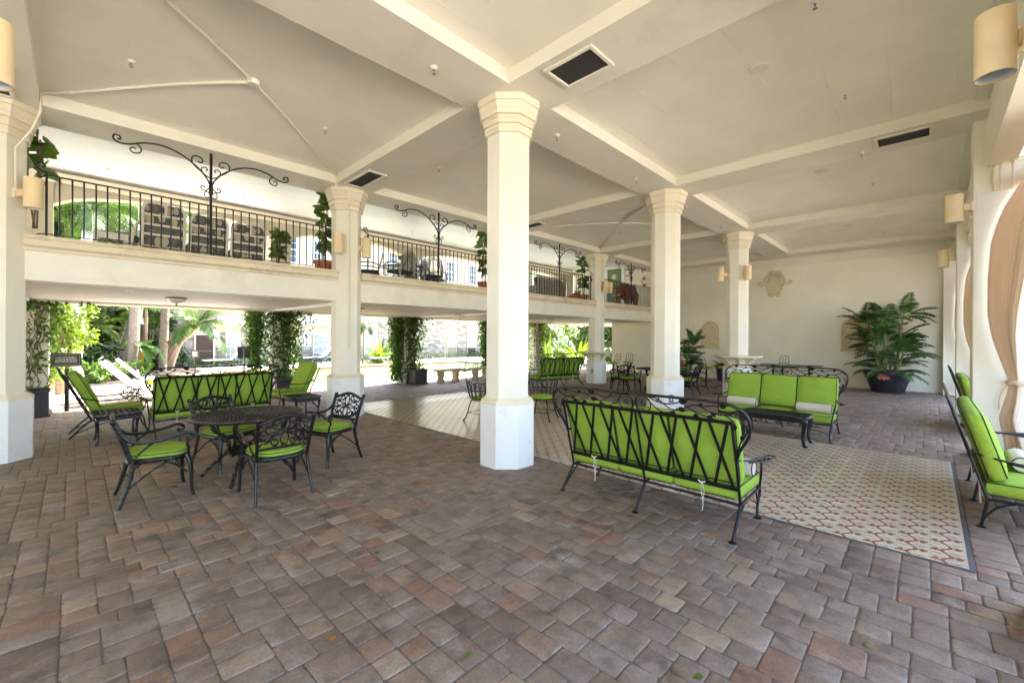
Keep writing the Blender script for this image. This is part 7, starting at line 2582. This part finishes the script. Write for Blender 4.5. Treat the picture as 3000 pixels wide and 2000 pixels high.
def make_cloth(name, label, loc, mat, seed, s=(.35, .22, .06)):
    rn = random.Random(seed)
    mb = MB()
    n = 14
    for i in range(n + 1):
        for j in range(n + 1):
            u, v = 2 * i / n - 1, 2 * j / n - 1
            z = s[2] * max(0, 1 - u * u) * max(0, 1 - v * v) * (1 + .8 * math.sin(u * 5 + seed) * math.cos(v * 6 + seed * 2)) + .004
            mb.v.append((loc[0] + u * s[0], loc[1] + v * s[1], loc[2] + z))
    for i in range(n):
        for j in range(n):
            mb.f.append((i * (n + 1) + j, (i + 1) * (n + 1) + j, (i + 1) * (n + 1) + j + 1, i * (n + 1) + j + 1))
            mb.m.append(0)
    o = mb.build(name, mat, None, True, 3)
    md = o.modifiers.new('thickness', 'SOLIDIFY')
    md.thickness = .01
    tag(o, label, 'towel')
make_cloth('towel', 'crumpled white towel heaped on the third lounger', (-2.3, 12.0, .405), 'white', 1)
make_cloth('towel', 'orange striped towel on the last lounger by the palms', (-1.6, 12.9, .405), 'coping', 4, (.3, .2, .05))
make_cloth('towel', 'lime folded towel on the second white lounger', (-2.3, 11.15, .405), 'lime_towel', 2, (.2, .2, .03))
tag(MB().ball((-2.62, 10.25, .47), .11, 12, 8, (1.2, .8, .75)).build('lime_headrest', 'lime_towel'), 'round lime head pillow on the lounger with spoked wheels', 'pillow')
tag(MB().lathe([(.035, 0), (.035, .17), (.02, .20), (.02, .24)], 12, (-2.7, 12.75, .41)).build('water_bottle', 'pink'), 'pink drinks bottle standing on the last lounger', 'bottle')
t = T('lattice_recliner', 'black lattice backed recliner behind the stone bench', 'recliner', (7.62, 9.75, 0), R(205))
mb = MB()
rot = Matrix.Rotation(R(62), 3, 'Y')
bf = lambda u, v: tuple(rot @ Vector((-u, v, 0)) + Vector((0, 0, .34)))
for k in range(-6, 12):
    for s in (-1, 1):
        a0, a1 = k * .075, k * .075 + s * .5
        p = [(0.04 + .72 * q, -.24 + (.48) * ((k * .12 + s * q * .9) % 1.0)) for q in (0,)]
for k in range(8):
    mb.tube([bf(.03 + .1 * k, -.27), bf(min(.80, .03 + .1 * k + .5), .23 if k < 4 else .27 - .1 * (k - 3) - .03)], .010, 4)
    mb.tube([bf(.03 + .1 * k, .27), bf(min(.80, .03 + .1 * k + .5), -.23 if k < 4 else -.27 + .1 * (k - 3) + .03)], .010, 4)
mb.tube([bf(0, -.28), bf(.7, -.28), bf(.82, -.15), bf(.84, 0), bf(.82, .15), bf(.7, .28), bf(0, .28)], .016, 6)
mb.build('lattice_back', 'cast', t)
mb = MB()
for k in range(9):
    mb.bar((.02 + k * .13, -.27, .34), (.12 + k * .13, .27, .34), .016, .012).bar((.02 + k * .13, .27, .34), (.12 + k * .13, -.27, .34), .016, .012)
for s in (-1, 1):
    mb.tube([(0, s * .28, .34), (1.25, s * .28, .33)], .016, 6)
mb.build('seat_lattice', 'cast', t)
for s in (-1, 1):
    for x in (.05, 1.1):
        MB().tube([(x, s * .28, .33), (x - .05, s * .29, 0)], .016, 6).build('leg', 'cast', t)
    MB().tube(cat((-.18, s * .29, .60), (.1, s * .31, .56), (.4, s * .31, .54), (.42, s * .3, .34)), .014, 6).build('arm', 'cast', t)
def make_bench(label, loc, rz):
    t = T('stone_bench', label, 'bench', loc, rz, 'cast stone benches')
    MB().bbox(-.58, .58, -.19, .19, .40, .47, .02).build('slab', 'stone', t, False)
    for s in (-1, 1):
        mb = MB()
        prof = [(.15, 0), (.155, .06), (.12, .08), (.10, .14), (.13, .22), (.155, .28), (.13, .33), (.15, .36), (.15, .398)]
        pts = [(u, v) for u, v in prof] + [(-u, v) for u, v in reversed(prof)]
        mb.prism(pts, .12, lambda u, v, w_: (s * .36 - .06 + w_, u, v))
        for q in (-1, 1):
            mb.tube([(s * .36 - .06 if s < 0 else s * .36 + .06, q * u, v) for u, v in spiral(.07, .25, .06, .015, 2, -5, 12)], .015, 5)
        mb.build('scroll_support', 'stone', t, False)
make_bench('curved legged stone bench by the pool left of the lone column', (5.85, 8.95, 0), R(2))
make_bench('stone bench partly hidden by the lone column, before the lattice recliner', (7.45, 8.85, 0), R(2))

# ---- fallen leaves on the pavers
for k, (x, y, mt, lab) in enumerate((
    (-2.63, -2.34, 'ficus', 'largest green fallen leaf on the pavers at the bottom of the photo'),
    (-1.90, -3.25, 'ficus', 'pale green fallen leaf on the pavers left of the dark corner'),
    (-3.07, -1.72, 'dryleaf', 'yellow fallen leaf on the pavers left of the largest leaf'),
    (-2.40, -1.02, 'limeleaf', 'small lime fallen leaf on the pavers below the lone column'),
    (-2.35, .05, 'ficus', 'green fallen leaf halfway between the round table and the photo bottom'),
    (-2.20, .62, 'dryleaf', 'yellow fallen leaf beside the foot of the front cast chair'),
    (-1.75, .95, 'limeleaf', 'lime fallen leaf just past the front cast chair'),
    (-1.05, -3.78, 'limeleaf', 'lime fallen leaf on the pavers below the tile panel corner'),
    (-2.42, 1.25, 'dryleaf', 'yellow fallen leaf under the round lattice table'))):
    mb = MB()
    rn = random.Random(k)
    leafq(mb, (0, 0, .006), (rn.uniform(-1, 1), rn.uniform(-1, 1), .12), .055, .034, (0, 0, 1), .5, 4, .3)
    o = mb.build('fallen_leaf', mt, None, True, 3)
    o.location = (x, y, 0)
    tag(o, lab, 'leaf', 'fallen leaves')
